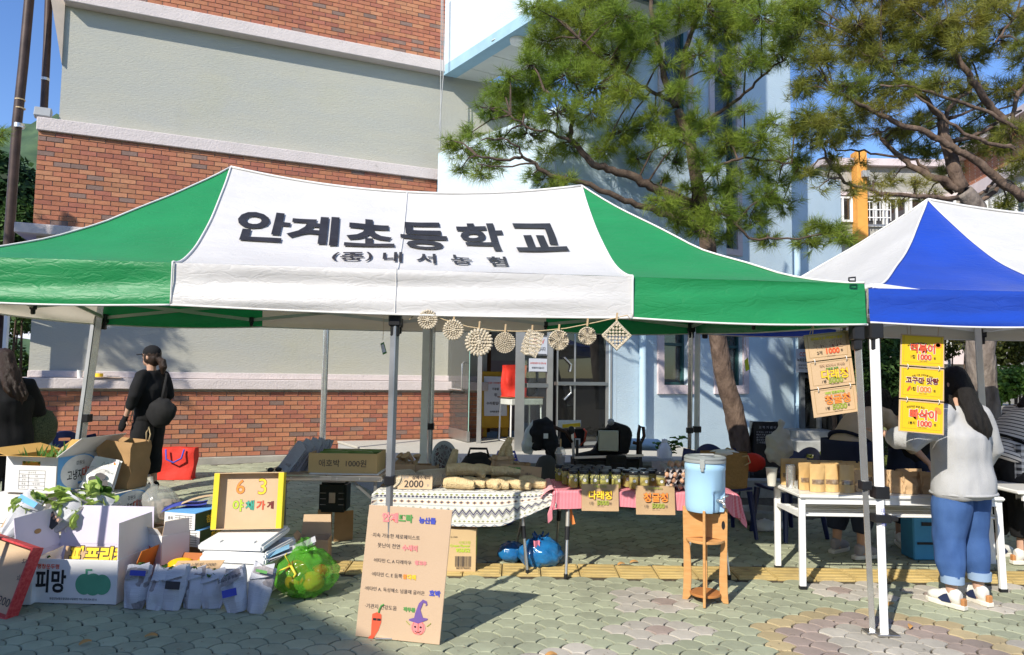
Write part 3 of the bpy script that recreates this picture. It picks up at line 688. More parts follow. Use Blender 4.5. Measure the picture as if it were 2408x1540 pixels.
# ================================================================ FAR WING, HILL, BACKGROUND
def farwing():
 t=thing('classroom_wing','far grey school wing with an orange pilaster and white windows behind the right tent','building',(14,22,.3))
 gry=mat('far_grey_render',(.36,.35,.32),.9,var=.06);pk=mat('far_pink_band',(.62,.53,.53),.85,var=.06);orp=mat('orange_pilaster',(.72,.33,.07),.8,var=.05);wf=K['whitemetal']
 gl=glass('far_glass',(.12,.13,.13),1.3,.03,.12)
 y=22.0
 def X(u):return(u-CU)/FPX*y
 def Z(v,u=2050):return CZ+(880-(v-(u-CU)*.0146))/FPX*y
 x0,x1=X(1940),X(2330)
 mb=MB();mb.box(((x0+x1)/2,y+3,(Z(385)+.3)/2),(x1-x0,6,Z(385)-.3));mb.obj('wall',gry,t)
 mb=MB();mb.box(((x0+x1)/2,y+2.9,(Z(368)+Z(385))/2),(x1-x0+.2,6.2,Z(368)-Z(385)));mb.box(((x0+x1)/2,y-.05,Z(452)),(x1-x0,.14,.12));mb.box(((x0+x1)/2,y-.05,Z(835)),(x1-x0,.16,.5));mb.obj('band',pk,t)
 mb=MB();mb.box((X(2022),y-.15,Z(470)),(X(2035)-X(2011),.4,Z(368)-Z(600)));mb.obj('pilaster',orp,t)
 mb=MB();mb.box((X(2028),y-.4,Z(411)),(.22,.14,.2));mb.obj('wall_lamp',K['grey'],t)
 for u0,u1,v0,v1 in((1962,2009,458,520),(2038,2085,458,530),(2088,2140,458,530),(2145,2200,458,530),(2205,2255,458,530),(1965,2015,760,830),(2110,2160,770,832),(2165,2225,770,832),(2230,2275,770,832),(2290,2325,770,832)):
  a,b,c,d=X(u0),X(u1),Z(v1),Z(v0);mb=MB();f=.07
  for bx in(((a+f/2),c,f,d-c),(b-f/2,c,f,d-c)):mb.box((bx[0],y-.04,(c+d)/2),(f,.08,d-c))
  for z in(c+f/2,d-f/2):mb.box(((a+b)/2,y-.041,z),(b-a-2*f,.08,f))
  mb.box(((a+b)/2,y-.042,(c+d)/2),(f*.8,.07,d-c-2*f))
  w=mb.obj('window',wf,t);mb=MB();mb.box(((a+b)/2,y-.012,(c+d)/2),(b-a-.1,.02,d-c-.1));mb.obj('pane',gl,w)
 mb=MB()
 for k in range(3):mb.box((X(2062),y-.3,Z(520)+.1+k*.25),(X(2090)-X(2038),.03,.03))
 for k in range(7):mb.box((X(2040)+k*.11,y-.301,Z(520)+.3),(.02,.02,.6))
 mb.obj('window_railing',wf,t)
 # nearer wing on the right, in brick, running towards the camera
 t2=thing('brick_wing','brick and grey school wing with slanting white cornice seen through the right pine','building',(16,18,.3))
 p=at(2265,470,22);q=at(2407,405,18.6);a=V((p.x,p.y,0));b=V((q.x,q.y,0));d=(b-a).normalized();n=V((d.y,-d.x,0));n=n if n.x<0 else-n
 zc=p.z;L=(b-a).length*2.2
 def bx(mb,s0,s1,z0,z1,o0,o1):mb.slab([a+d*s0+n*o0+V((0,0,z0)),a+d*s1+n*o0+V((0,0,z0)),a+d*s1+n*o1+V((0,0,z0)),a+d*s0+n*o1+V((0,0,z0))],(0,0,z1-z0))
 mb=MB();bx(mb,0,L,.2,zc-.1,0,-4);mb.obj('wall',gry,t2)
 mb=MB();bx(mb,0,L,zc-.1,zc+.25,.15,-4);mb.obj('cornice',pk,t2)
 fb=mat('far_brick',(.36,.13,.07),.85,vs=14,var=.3)
 tt=fb.node_tree;bb=tt.nodes['Principled BSDF'];br=N(tt,'TexBrick');br.inputs['Scale'].default_value=4.5;br.inputs['Color1'].default_value=(.36,.12,.06,1);br.inputs['Color2'].default_value=(.42,.17,.08,1);br.inputs['Mortar'].default_value=(.45,.4,.35,1);br.inputs['Mortar Size'].default_value=.015
 mp=N(tt,'Mapping');mp.inputs['Rotation'].default_value=(rad(90),0,0);tcn=[x for x in tt.nodes if x.type=='TEX_COORD'][0];tt.links.new(tcn.outputs['Object'],mp.inputs[0]);tt.links.new(mp.outputs[0],br.inputs[0]);tt.links.new(br.outputs[0],bb.inputs['Base Color'])
 mb=MB();bx(mb,0,L,zc+.25,zc+1.2,.05,-4);mb.obj('brick_band',fb,t2)
 mb=MB();bx(mb,-.3,L,zc+1.2,zc+1.4,.5,-4);mb.obj('roof_edge',pk,t2)
 for k in range(8):
  s=.5+k*1.25
  if s+1>L:break
  mb=MB();bx(mb,s,s+.08,zc-1.7,zc-.4,.05,-.05);bx(mb,s+.92,s+1,zc-1.7,zc-.4,.05,-.05);bx(mb,s+.08,s+.92,zc-1.7,zc-1.62,.05,-.05);bx(mb,s+.08,s+.92,zc-.48,zc-.4,.05,-.05);bx(mb,s+.46,s+.53,zc-1.62,zc-.48,.05,-.05)
  w=mb.obj('window',wf,t2);mb=MB();bx(mb,s+.04,s+.96,zc-1.66,zc-.44,.01,.02);mb.obj('pane',gl,w)
farwing()
def hill():
 pr=[(-900,80),(-420,150),(-300,168),(-262,150),(-230,138),(-180,125),(-100,100),(0,80),(200,70),(500,60)]
 def h(x):
  for(a,p),(b,q)in zip(pr,pr[1:]):
   if a<=x<=b:return p+(q-p)*(x-a)/(b-a)
  return 60
 def fn(i,j):
  x=-900+1400*i;y=300+260*j;t=1-abs(1-j*1.6)if j<.625 else 1
  z=h(x)*min(1,(j*1.7)**.8)+9*noise.noise(V((x*.012,y*.02,0)))+5*noise.noise(V((x*.05,y*.05,4)))+3*noise.noise(V((x*.16,y*.16,9)))
  return(x,y,z-4)
 mb=MB();mb.grid(fn,260,34)
 m=mat('forest_hill',(.030,.062,.036),.95,vs=.10,c2=(.075,.125,.062),bump=1,bs=.6,det=12)
 mb.obj('hill',m,smooth=180,kind='structure')
hill()
# ---- foliage
def leafcloud(lobes,n,size,seed=1,flat=.5,droop=0,sq=.55):
 """quads of leaf size scattered in the shells of the lobes -> verts, faces"""
 rg=np.random.default_rng(seed);w=np.array([l[3]*l[4]*l[5]for l in lobes])**.67;idx=rg.choice(len(lobes),n,p=w/w.sum())
 L=np.array(lobes)[idx];d=rg.normal(size=(n,3));d/=np.linalg.norm(d,axis=1)[:,None];r=rg.uniform(.35,1,n)**.5*rg.uniform(.8,1.12,n)
 c=L[:,:3]+d*r[:,None]*L[:,3:6]
 nrm=d*.7+rg.normal(size=(n,3))*.6+(0,0,flat);nrm/=np.linalg.norm(nrm,axis=1)[:,None]
 a=np.cross(nrm,rg.normal(size=(n,3)));a/=np.linalg.norm(a,axis=1)[:,None];b=np.cross(nrm,a)
 s=size*rg.uniform(.6,1.35,n)[:,None]
 vs=np.stack([c-a*s,c-b*s*sq,c+a*s,c+b*s*sq],1).reshape(-1,3)
 return vs,np.arange(4*n).reshape(-1,4)
def leafmat(name,c,c2,tr=.3,isl=.35):return mat(name,c,.55,vs=1.2,c2=c2,trans=tr,island=isl,spec=.25)
LM=[leafmat('dark_foliage',(.022,.05,.018),(.04,.085,.022)),leafmat('hedge_leaves',(.035,.075,.018),(.075,.14,.03)),leafmat('autumn_leaves',(.10,.075,.02),(.07,.10,.02)),leafmat('bright_leaves',(.10,.19,.03),(.16,.25,.04))]
bark=mat('pine_bark',(.07,.045,.033),.95,vs=12,c2=(.18,.125,.092),bump=2.2,bs=26,stretch=(1,1,.45));barkd=mat('dark_branch_bark',(.060,.040,.030),.95,vs=14,c2=(.12,.085,.062),bump=.7,bs=50);barkg=mat('grey_bark',(.12,.095,.08),.95,vs=11,c2=(.29,.245,.21),bump=2.2,bs=24,stretch=(1,1,.4))
def bush(name,label,cat,lobes,n,size,m,seed,stem=None,group=None):
 base=V((sum(l[0]for l in lobes)/len(lobes),sum(l[1]for l in lobes)/len(lobes),gz(lobes[0][1])))
 t=thing(name,label,cat,base,group=group)
 v,f=leafcloud(lobes,n,size,seed);npmesh('crown',v,f,m,t)
 mb=MB();rr=random.Random(seed)
 for l in lobes:mb.tube([base+V((rr.uniform(-.05,.05),0,-.02)),(base+V(l[:3]))/2+V((rr.uniform(-.1,.1),0,0)),V(l[:3])],[stem or .03,(stem or .03)*.7,.012],6)
 mb.obj('trunk',barkd,t);return t
def lob(u,v,y,r,rz=None,ry=None):p=at(u,v,y);return(p.x,p.y,p.z,r,ry or r,rz or r)
bush('evergreen_tree','dense dark evergreen tree behind the drain pipe at the left edge','tree',[lob(15,425,24,.9,1.0),lob(-30,480,24,1.3,1.5),lob(45,480,24,.9,1.2),lob(15,590,24,1.5,1.4)],9000,.13,LM[0],3,.12)
bush('evergreen_tree','lower bright green bush under the dark evergreen at the left edge','tree',[lob(48,520,20,.5,.6),lob(10,545,20,.6,.7)],3000,.09,LM[1],4,.08)
bush('shrub','glossy green shrub below the white roof at the left corner of the wall','shrub',[lob(50,930,13,.3,.9),lob(30,860,13,.3,.5),lob(15,760,13,.6,.25),lob(45,730,13,.4,.2)],2600,.05,LM[1],5)
bush('tree','thin bare leaning tree in front of the white roof at the left edge','tree',[lob(52,735,12,.25,.15),lob(40,715,12,.4,.2)],500,.05,LM[1],6,.04)
def wall_left():
 t=thing('parked_car','white van roof and side glimpsed at the left edge behind the shrub','van',at(0,1040,16))
 wp_=K['whitemetal']
 mb=MB();c=at(0,800,16);mb.grid(lambda i,j:(c.x-2.2+4.4*i,c.y-1+2*j,1.75+.75*math.sin(math.pi*min(1,max(0,i)))**.35*(.65+.35*math.sin(math.pi*j))),20,8);mb.box((c.x,c.y,1.25),(4.4,2,.95));mb.obj('body',wp_,t,smooth=50)
 mb=MB();mb.box((c.x,c.y-1.01,1.45),(4.0,.02,.5));mb.obj('side_window',dkglass,t)
 for sx in(-1.3,1.3):
  mb=MB();mb.cyl((c.x+sx,c.y-1.05,.62),(c.x+sx,c.y-.8,.62),.32,n=18);mb.obj('wheel',K['blackpl'],t,smooth=40)
wall_left()
# hedges, fence and small trees behind the right tent
def backdrop_right():
 for k,(u,v,y,r,rz,m,nm,lb,n,sz)in enumerate([
  (2060,830,11.5,.75,.75,LM[1],'shrub','tall leafy green shrub behind the bent black haired seller',5200,.045),
  (2100,900,11.0,.6,.55,LM[1],'shrub','low bright hedge clump behind the hanging yellow sign',4200,.04),
  (1960,800,11.6,.35,.6,LM[0],'shrub','dark shrub between the blue wall and the hanging kraft sign',2200,.045),
  (2150,770,13.5,1.0,.35,LM[2],'small_tree','autumn coloured tree with brownish leaves behind the yellow sign',3600,.05),
  (2385,800,13.0,.8,.5,LM[2],'small_tree','autumn leaved tree right of the thick grey trunk',2600,.05),
  (2365,900,12.0,.4,.3,LM[3],'shrub','light yellow green shrub right of the thick grey trunk',1800,.05),
  (2240,800,14.5,.6,.3,LM[2],'shrub','dry brownish creeper left of the thick grey trunk',1500,.045)]):
  bush(nm,lb,'tree' if nm=='small_tree' else 'shrub',[lob(u,v,y,r,rz,r*.6),lob(u-30,v+25,y,r*.6,rz*.7,r*.4),lob(u+30,v-15,y+.2,r*.6,rz*.7,r*.4)],n,sz,m,20+k)
 t=thing('wire_fence','grey rail and mesh fence with thin posts behind the right tent','fence',at(2100,1000,15))
 for v in(820,868,905,950,985):
  mb=MB();mb.tube([at(1990,v-4,15),at(2440,v+3,15)],.02,6);mb.obj('rail',K['grey'],t)
 for u in(2010,2120,2230,2345,2440):
  mb=MB();a=at(u,800,15);mb.tube([V((a.x,a.y,gz(15))),a],.03,8);mb.obj('post',K['grey'],t)
 gr=mat('lawn',(.13,.15,.04),.9,vs=3,c2=(.20,.20,.07),bump=.8,bs=60)
 mb=MB();mb.grid(lambda i,j:(3.2+12*i,8.6+10*j,gz(8.6+10*j)+.004+.02*noise.noise(V((i*9,j*9,0)))),30,24);mb.obj('lawn',gr,smooth=180,kind='structure')
 v,f=leafcloud([(7,12,.35,4.5,4,.03)],7000,.05,77,.2);npmesh('fallen_leaves',v,f,LM[2],kind='stuff')
 kerb=mat('kerb_stone',(.30,.30,.28),.9,var=.12,vs=20,bump=.4,bs=80)
 for i in range(7):
  mb=MB();x=1.2+i*1.02;mb.box((x,8.45+.05*i,gz(8.45)+.07),(1.0,.15,.26),.03);mb.obj('kerb_stone',kerb,kind='structure',bevel=.012)
 soil=mat('planter_soil',(.06,.045,.03),.95,var=.3,vs=10,bump=1,bs=30)
 mb=MB();mb.grid(lambda i,j:(1.0+5.5*i,8.5+3.6*j,gz(8.5)+.12+.05*j+.03*noise.noise(V((i*12,j*9,0)))),24,16);mb.obj('planter_soil',soil,smooth=180,kind='structure')
backdrop_right()
# unseen block added behind the camera, roof edge shaped to shade the left foreground
def rear_block():
 t=thing('rear_school_block','unseen brick block added behind the camera to shade the left foreground','building',(-9,-6,-.5))
 z1=6.2;k=z1/math.tan(SUN_EL);c=V((-1.60-k*math.sin(SUN_AZ),5.02-k*math.cos(SUN_AZ),0));e=V((.695,-.719,0))
 poly=[c,c+V((-22,0,0)),c+V((-22,-14,0)),c+e*12+V((-3,-4,0)),c+e*12]
 def shr(q,d):m=V((-14,-8,0));return q+(m-q).normalized()*d
 wl=mat('rear_wall',(.35,.20,.14),.9,var=.1)
 mb=MB();mb.slab([shr(q,.3)+V((0,0,-.8))for q in poly],(0,0,z1-.3+.8));mb.obj('wall',wl,t)
 mb=MB();mb.slab([q+V((0,0,z1-.3))for q in poly],(0,0,.3));mb.obj('roof',K['white'],t)
 for i in range(6):
  q=shr(c,.3)+e*(1.0+1.8*i)*.98;nn=V((.719,.695,0));q=q+nn*.0
  mb=MB();mb.slab([q+V((0,0,1.2))-nn*.1,q+e*1.2+V((0,0,1.2))-nn*.1,q+e*1.2+V((0,0,2.7))-nn*.1,q+V((0,0,2.7))-nn*.1],nn*.14);mb.obj('window',dkglass,t)
rear_block()
# ================================================================ PINES
needle=mat('pine_needles',(.175,.27,.035),.5,vs=.9,c2=(.29,.35,.05),trans=.48,island=.4,spec=.3)
needle2=mat('pine_needles_yellowed',(.18,.235,.04),.5,vs=1.1,c2=(.33,.29,.055),trans=.48,island=.4,spec=.3)
def tufts(P,D,n=34,ln=.14,w=.0042,seed=0):
 """needle fans: P (k,3) shoot tips, D (k,3) shoot directions"""
 rg=np.random.default_rng(seed);k=len(P);P=np.repeat(P,n,0);D=np.repeat(D,n,0);m=k*n
 t=rg.uniform(-.085,.015,m)[:,None];base=P+D*t
 r=rg.normal(size=(m,3));r-=D*(r*D).sum(1)[:,None];r/=np.linalg.norm(r,axis=1)[:,None]+1e-9
 op=rg.uniform(.45,1.35,m)[:,None];dr=D*np.cos(op)+r*np.sin(op);dr[:,2]-=.12;dr/=np.linalg.norm(dr,axis=1)[:,None]
 L=(ln*rg.uniform(.7,1.2,m))[:,None]
 s=np.cross(dr,rg.normal(size=(m,3)));s/=np.linalg.norm(s,axis=1)[:,None]+1e-9
 tip=base+dr*L;tip[:,2]-=.012
 vs=np.stack([base-s*w*.5,base+s*w*.5,tip],1).reshape(-1,3)
 return vs,np.arange(3*m).reshape(-1,3)
def pine(label,limbs,clusters,seed,nm,barkm,per=1.0,ln=.14,trunk_pts=None,trunk_r=None,trunk_bark=None):
 rg=random.Random(seed);base=trunk_pts[0]
 t=thing('pine_tree',label,'tree',base)
 P_=[];r_=[]
 for i in range(len(trunk_pts)-1):
  for q in range(9):f=q/9;P_.append(trunk_pts[i].lerp(trunk_pts[i+1],f));r_.append(trunk_r[i]+(trunk_r[i+1]-trunk_r[i])*f)
 mb=MB();mb.tube(P_,r_,26);n0=26;vv=[]
 for i,p in enumerate(P_):
  for q in range(n0):
   v=V(mb.v[i*n0+q]);d=v-p;e=noise.noise(V((d.x/r_[i]*2.2,d.y/r_[i]*2.2,p.z*7+seed)));vv.append(tuple(p+d*(1+.10*e+.09*abs(noise.noise(V((d.x/r_[i]*5,d.y/r_[i]*5,p.z*16)))))))
 mb.v=vv;mb.obj('trunk',trunk_bark or barkm,t,smooth=180)
 nodesP=[]
 def sm(pts,rs):
  """resample with a little wander"""
  P=[V(p)for p in pts];out=[];ro=[]
  for i in range(len(P)-1):
   for k in range(4):
    f=k/4;q=P[i].lerp(P[i+1],f)+V((rg.gauss(0,.012),rg.gauss(0,.012),rg.gauss(0,.012)))*(1 if k else 0);out.append(q);ro.append(rs[0]+(rs[1]-rs[0])*(i+f)/(len(P)-1))
  out.append(P[-1]);ro.append(rs[1]);return out,ro
 for pts,r0,r1 in limbs:
  q,r=sm(pts,(r0,r1));mb=MB();mb.tube(q,r,8);mb.obj('limb',barkm,t,smooth=180);nodesP+=q[2:]
 nodesP+=list(trunk_pts[len(trunk_pts)//2:])
 NP=np.array([tuple(p)for p in nodesP]);tw=MB();tips=[];dirs=[]
 for(c,r,dens)in clusters:
  k=max(2,int(dens*per*29*(r/.22)**2))
  # feeder twig from the nearest limb point
  d=np.linalg.norm(NP-np.array(c),axis=1);j=int(d.argmin());q=V(NP[j]);cc=V(c)
  if d[j]<2.2:mid=q.lerp(cc,.5)+V((0,0,.05));tw.tube([q,mid,cc],[.014,.010,.006],5)
  for i in range(k):
   v=V((rg.gauss(0,1),rg.gauss(0,1),rg.gauss(0,.75)));v.normalize();rr=r*rg.uniform(.25,1.0)**.6
   p=cc+V((v.x*rr,v.y*rr*.9,v.z*rr*.75))
   dd=(v*.8+V((0,0,.55))+V((rg.gauss(0,.3),rg.gauss(0,.3),rg.gauss(0,.25)))).normalized()
   tips.append(p);dirs.append(dd)
   if i%2==0:tw.tube([cc.lerp(p,.15),cc.lerp(p,.6)-dd*.03,p],[.006,.005,.003],4)
 tw.obj('twigs',barkd,t)
 v,f=tufts(np.array([tuple(p)for p in tips]),np.array([tuple(p)for p in dirs]),38,ln,.0054,seed)
 npmesh('needles',v,f,nm,t)
 return t
def cl(lst,y,seed,jit=.45,dens=1.0):
 rg=random.Random(seed);out=[]
 for q in lst:
  u,v,rp=q[:3];yy=(q[3]if len(q)>3 else y)+rg.uniform(-jit,jit)
  c=at(u,v,yy);out.append((c,rp/FPX*yy,dens*(q[4]if len(q)>4 else 1)))
 return out
Y1=8.7
A=lambda lst,y0=Y1,y1=None:[at(u,v,y0+((y1 or y0)-y0)*i/max(1,len(lst)-1))for i,(u,v)in enumerate(lst)]
tr1=A([(1748,1085),(1738,1030),(1724,960),(1710,915),(1699,870),(1688,800),(1676,700),(1664,580),(1652,500),(1637,420),(1622,330),(1590,250)],9.0,8.7)
limbs1=[
 (A([(1650,490),(1560,450),(1530,440),(1490,415),(1440,400),(1394,387),(1362,350),(1341,333),(1345,290),(1345,258)],Y1,8.2),.070,.022),
 (A([(1345,258),(1310,235),(1280,215)],8.2,8.0),.018,.008),(A([(1345,258),(1372,232),(1400,210)],8.2,8.3),.016,.008),
 (A([(1341,333),(1300,312),(1240,300),(1200,270)],8.2,8.1),.02,.008),
 (A([(1655,540),(1580,510),(1517,487),(1451,463),(1368,429),(1294,413),(1260,385),(1228,369),(1185,376),(1120,365)],8.8,8.0),.05,.012),
 (A([(1228,369),(1221,346),(1180,325),(1130,330)],8.1,7.9),.015,.007),(A([(1260,385),(1180,392),(1120,385)],8.1,8.0),.013,.006),
 (A([(1590,250),(1560,180),(1545,100),(1530,20),(1520,-60)],8.7,8.6),.048,.02),
 (A([(1590,250),(1605,170),(1618,100),(1640,30),(1660,-50)],8.7,8.8),.045,.018),
 (A([(1622,330),(1680,270),(1740,230),(1790,180),(1850,130)],8.7,8.9),.030,.010),
 (A([(1575,235),(1530,215),(1480,180),(1430,150),(1360,90)],8.7,8.4),.028,.01),
 (A([(1640,410),(1700,385),(1750,370),(1830,380),(1890,395)],8.7,8.6),.022,.008),
 (A([(1652,500),(1700,500),(1760,560),(1850,560),(1960,550)],8.7,8.4),.022,.008),
 (A([(1650,480),(1620,490),(1580,500)],8.7,8.5),.02,.008)]
cl1=[(1090,350,50),(1150,385,45),(1180,330,48),(1240,315,50),(1110,310,32),(1085,395,26),(1130,405,30),(1060,330,24),
       (1280,420,34,8.4),(1310,440,26,8.4),(1250,410,24,8.4),(1330,420,26,8.5),
       (1180,215,55),(1150,255,45),(1250,200,60),(1235,265,55),(1310,265,65),(1330,180,75),(1400,200,75),(1280,100,65),(1300,40,60),(1250,150,50),(1370,60,75),(1450,40,75),(1440,130,75),(1390,265,55),(1480,215,55),(1360,130,70),(1200,180,34),(1260,20,45),(1390,0,60),
       (1465,310,50,9.0),(1340,340,42,8.6),(1420,350,40,9.0),(1290,360,34),(1515,300,42,9.0),(1560,320,45),(1620,300,40),(1540,265,40),(1500,370,40,9.0),(1580,380,38,9.0),
       (1530,60,50),(1600,25,60),(1560,140,36),(1510,110,44),(1480,80,46),(1660,20,60),(1700,70,70),(1790,40,75),(1855,60,65),(1640,130,46),(1755,140,60),(1830,125,55),(1720,205,34),(1690,165,40),(1880,20,50),(1740,10,60),
       (1660,300,36),(1715,340,58),(1790,330,58),(1860,375,52),(1780,395,48),(1815,290,38),(1895,405,32),(1720,430,40),(1830,430,38),(1750,260,30),(1680,400,30),
       (1560,470,46,8.3),(1620,485,50,8.4),(1690,500,58,8.5),(1760,510,58,8.5),(1840,475,44),(1700,555,34,8.5),(1650,540,42,8.3),(1590,515,40,8.3),(1960,545,50,8.4),(1900,570,42,8.4),(1990,560,32,8.3),(1800,560,36,8.5),(1925,530,34,8.4),(1560,420,24),(1605,215,46,8.3),(1640,285,44,8.3),(1600,330,40,8.3),(1650,370,42,8.3),(1630,440,38,8.3),(1690,450,44,8.4),(1800,460,44,8.5),(1870,300,40)]
pine('pine tree with a reddish leaning trunk by the blue wall, spreading behind the green tent',limbs1,cl(cl1,8.5,5),11,needle,barkd,.98,.145,tr1,[.135,.125,.118,.112,.11,.105,.10,.095,.09,.08,.062,.05],bark)
Y2=8.3
tr2=A([(2318,1030),(2312,960),(2306,900),(2304,830),(2310,760),(2318,660),(2312,560),(2296,490),(2262,445)],8.6,8.3)
limbs2=[
 (A([(2262,445),(2240,390),(2222,330),(2212,285)],Y2),.085,.06),(A([(2212,285),(2180,235),(2140,200),(2110,185),(2070,130)],Y2,8.0),.038,.014),(A([(2212,290),(2235,250),(2270,222),(2300,190)],Y2,8.4),.030,.012),
 (A([(2262,445),(2200,420),(2150,395),(2105,360),(2070,325)],Y2,8.5),.055,.022),
 (A([(2407,470),(2350,425),(2290,375),(2240,345),(2180,312),(2110,290),(2060,265),(2010,240),(1960,215)],8.2,8.0),.055,.016),
 (A([(2365,295),(2325,245),(2290,195),(2262,155),(2238,118)],8.2,8.1),.05,.026),
 (A([(2385,350),(2340,340),(2280,320),(2220,280),(2190,250),(2150,222)],8.0,7.9),.026,.012),(A([(2390,305),(2310,258),(2230,232),(2150,205),(2070,200)],8.0,7.9),.024,.012),
 (A([(2240,335),(2280,325),(2340,290),(2400,260)],8.4,8.3),.03,.014),(A([(2225,280),(2260,270),(2310,240)],8.4,8.3),.022,.012),
 (A([(2250,465),(2150,462),(2080,455),(2030,440),(1985,430),(1950,385),(1928,330),(1915,290)],8.3,8.1),.030,.008),
 (A([(2240,455),(2180,400),(2140,375),(2060,362),(2000,352),(1965,355)],8.4,8.4),.022,.008),
 (A([(2290,480),(2340,450),(2352,420),(2330,435),(2300,460)],8.4),.03,.015),(A([(2090,300),(2040,320),(2000,300)],8.2),.012,.006),
 (A([(2407,20),(2370,60),(2340,100)],7.9),.02,.01),(A([(2420,190),(2390,230),(2380,280),(2370,330)],8.3),.03,.02)]
cl2=[]
_r=random.Random(3)
for v in range(-10,240,52):
 for u in range(1890,2460,56):
  if v>120 and u>2230 and _r.random()<.45:continue
  if 1905<u<1990 and 190<v<260:continue
  cl2.append((u+_r.uniform(-20,20),v+_r.uniform(-16,16),_r.uniform(40,58),8.3+_r.uniform(-.5,.5)))
cl2+=[(1900,270,45),(1930,300,38),(1880,210,40),(1960,265,40,8.0),(2010,265,45),(2080,250,45),(2120,300,36,8.6),(2060,300,30),(1905,330,30),(1950,330,36),(1995,320,40,8.0),(1935,290,42,7.9),(1890,300,40),(1975,290,36,7.9),(2150,300,42,8.8),(2200,360,34,8.9),(2170,345,34,8.9),
  (2290,330,44,9.0),(2340,350,40,9.0),(2310,270,38,8.9),(2380,310,40,8.4),(2400,370,36,8.0),(2380,400,30,9.0),(2330,300,34,9.0),(2260,300,36,9.0),(2230,400,32,9.0),(2130,350,30,8.9),(2100,330,36,8.8),(2180,270,40,8.9),(2250,240,44,9.0),
  (2000,440,34,8.2,.7),(2050,430,30,8.2,.8),(2100,420,30,8.4,.8),(2075,460,28,8.2,.8),(1945,420,28,8.2,.6),(1960,370,30,8.1),(1985,395,26,8.1,.7),(2150,430,32,8.5,.8),(2020,380,26,8.3,.6),(2370,480,36,9.0),(2400,450,34,9.0),(2120,470,26,8.4,.7),(2180,460,30,8.7),(1925,440,24,8.2,.5),(1905,400,26,8.2,.6)]
pine('large pine with fanned grey brown limbs and yellowish needles over the blue tent',limbs2,cl(cl2,8.3,6,.3),12,needle2,bark,.95,.145,tr2,[.19,.165,.16,.155,.15,.13,.11,.10,.09],barkg)
# pine off to the left whose sprig reaches the frame and whose shadow falls on the grey wall
Y3=6.9
tr3=[V((-8.3,6.6,.05)),V((-8.2,6.65,1.5)),V((-8.15,6.6,3)),V((-8.0,6.7,4.6)),V((-7.9,6.7,6.2))]
l3=[([V((-8.1,6.65,3.4)),V((-7.4,6.8,3.8)),V((-6.4,7.9,4.25)),at(5,322,8.3)],.04,.008),([V((-8.0,6.7,4.6)),V((-7.3,6.6,5.2)),V((-6.9,6.7,5.4))],.04,.012),([V((-8.0,6.7,5)),V((-8.6,6.4,5.6))],.04,.012)]
c3=[(at(4,312,8.3),.13,.8),(at(-30,325,8.2),.2,1),(V((-7.5,6.8,4.8)),.5,.8),(V((-7.3,6.6,4.4)),.38,.8),(V((-8.0,6.5,5.0)),.5,.8),(V((-8.8,6.4,5.2)),.5,.8),(V((-8.4,6.9,5.5)),.4,.8),(V((-7.8,7.0,5.2)),.4,.8),(V((-7.2,6.9,4.9)),.3,.8)]
pine('pine at the left edge with one bright sprig in front of the brown pipe',l3,c3,13,needle,barkd,.8,.115,tr3,[.14,.13,.12,.09,.05],bark)
# ================================================================ TENTS
def fabric(name,c,trans,rough=.5,bumpk=1.0,stain=.0):
 if name in _mc:return _mc[name]
 m=bpy.data.materials.new(name);t,b,out=nodes(m);L=t.links.new
 tc=N(t,'TexCoord');mp=N(t,'Mapping');mp.inputs['Scale'].default_value=(1.0,1.6,2.6);L(tc.outputs['Object'],mp.inputs[0])
 nz=N(t,'TexNoise');nz.inputs['Scale'].default_value=2.5;nz.inputs['Detail'].default_value=6;L(mp.outputs[0],nz.inputs[0])
 rp=N(t,'ValToRGB');rp.color_ramp.elements[0].position=.35;rp.color_ramp.elements[1].position=.7
 rp.color_ramp.elements[0].color=(*[x*(1-stain*.5-.03)for x in c],1);rp.color_ramp.elements[1].color=(*[min(1,x*1.03)for x in c],1)
 L(nz.outputs[0],rp.inputs[0]);L(rp.outputs[0],b.inputs['Base Color']);b.inputs['Roughness'].default_value=rough;b.inputs['Specular IOR Level'].default_value=.5;b.inputs['Sheen Weight'].default_value=.1
 wv=N(t,'TexNoise');wv.inputs['Scale'].default_value=5;wv.inputs['Detail'].default_value=7;wv.inputs['Roughness'].default_value=.55;wv.inputs['Distortion'].default_value=1.6;L(mp.outputs[0],wv.inputs[0])
 vo=N(t,'TexVoronoi',feature='DISTANCE_TO_EDGE');vo.inputs['Scale'].default_value=7;mp2=N(t,'Mapping');mp2.inputs['Scale'].default_value=(.6,1.2,2.5);L(tc.outputs['Object'],mp2.inputs[0])
 ad=N(t,'MixRGB',blend_type='ADD');ad.inputs[0].default_value=.16;L(mp2.outputs[0],ad.inputs[1]);L(wv.outputs['Color'],ad.inputs[2]);L(ad.outputs[0],vo.inputs['Vector'])
 mr=N(t,'MapRange');mr.inputs['From Max'].default_value=.12;L(vo.outputs['Distance'],mr.inputs['Value'])
 mu=N(t,'Math',operation='MULTIPLY_ADD');mu.inputs[1].default_value=.35;L(mr.outputs[0],mu.inputs[0]);L(wv.outputs['Fac'],mu.inputs[2])
 bp=N(t,'Bump');bp.inputs['Strength'].default_value=.17*bumpk;bp.inputs['Distance'].default_value=.035;L(mu.outputs[0],bp.inputs['Height']);L(bp.outputs[0],b.inputs['Normal'])
 tl=N(t,'BsdfTranslucent');tl.inputs[0].default_value=(*[min(1,x*.95)for x in c],1);mx=N(t,'MixShader');mx.inputs[0].default_value=trans;L(b.outputs[0],mx.inputs[1]);L(tl.outputs[0],mx.inputs[2]);L(mx.outputs[0],out.inputs[0])
 _mc[name]=m;return m
FW=fabric('white_canopy',(.76,.745,.725),.24,.45,1.0,.05)
FG=fabric('green_canopy',(.014,.30,.09),.26,.46,1.0,.12)
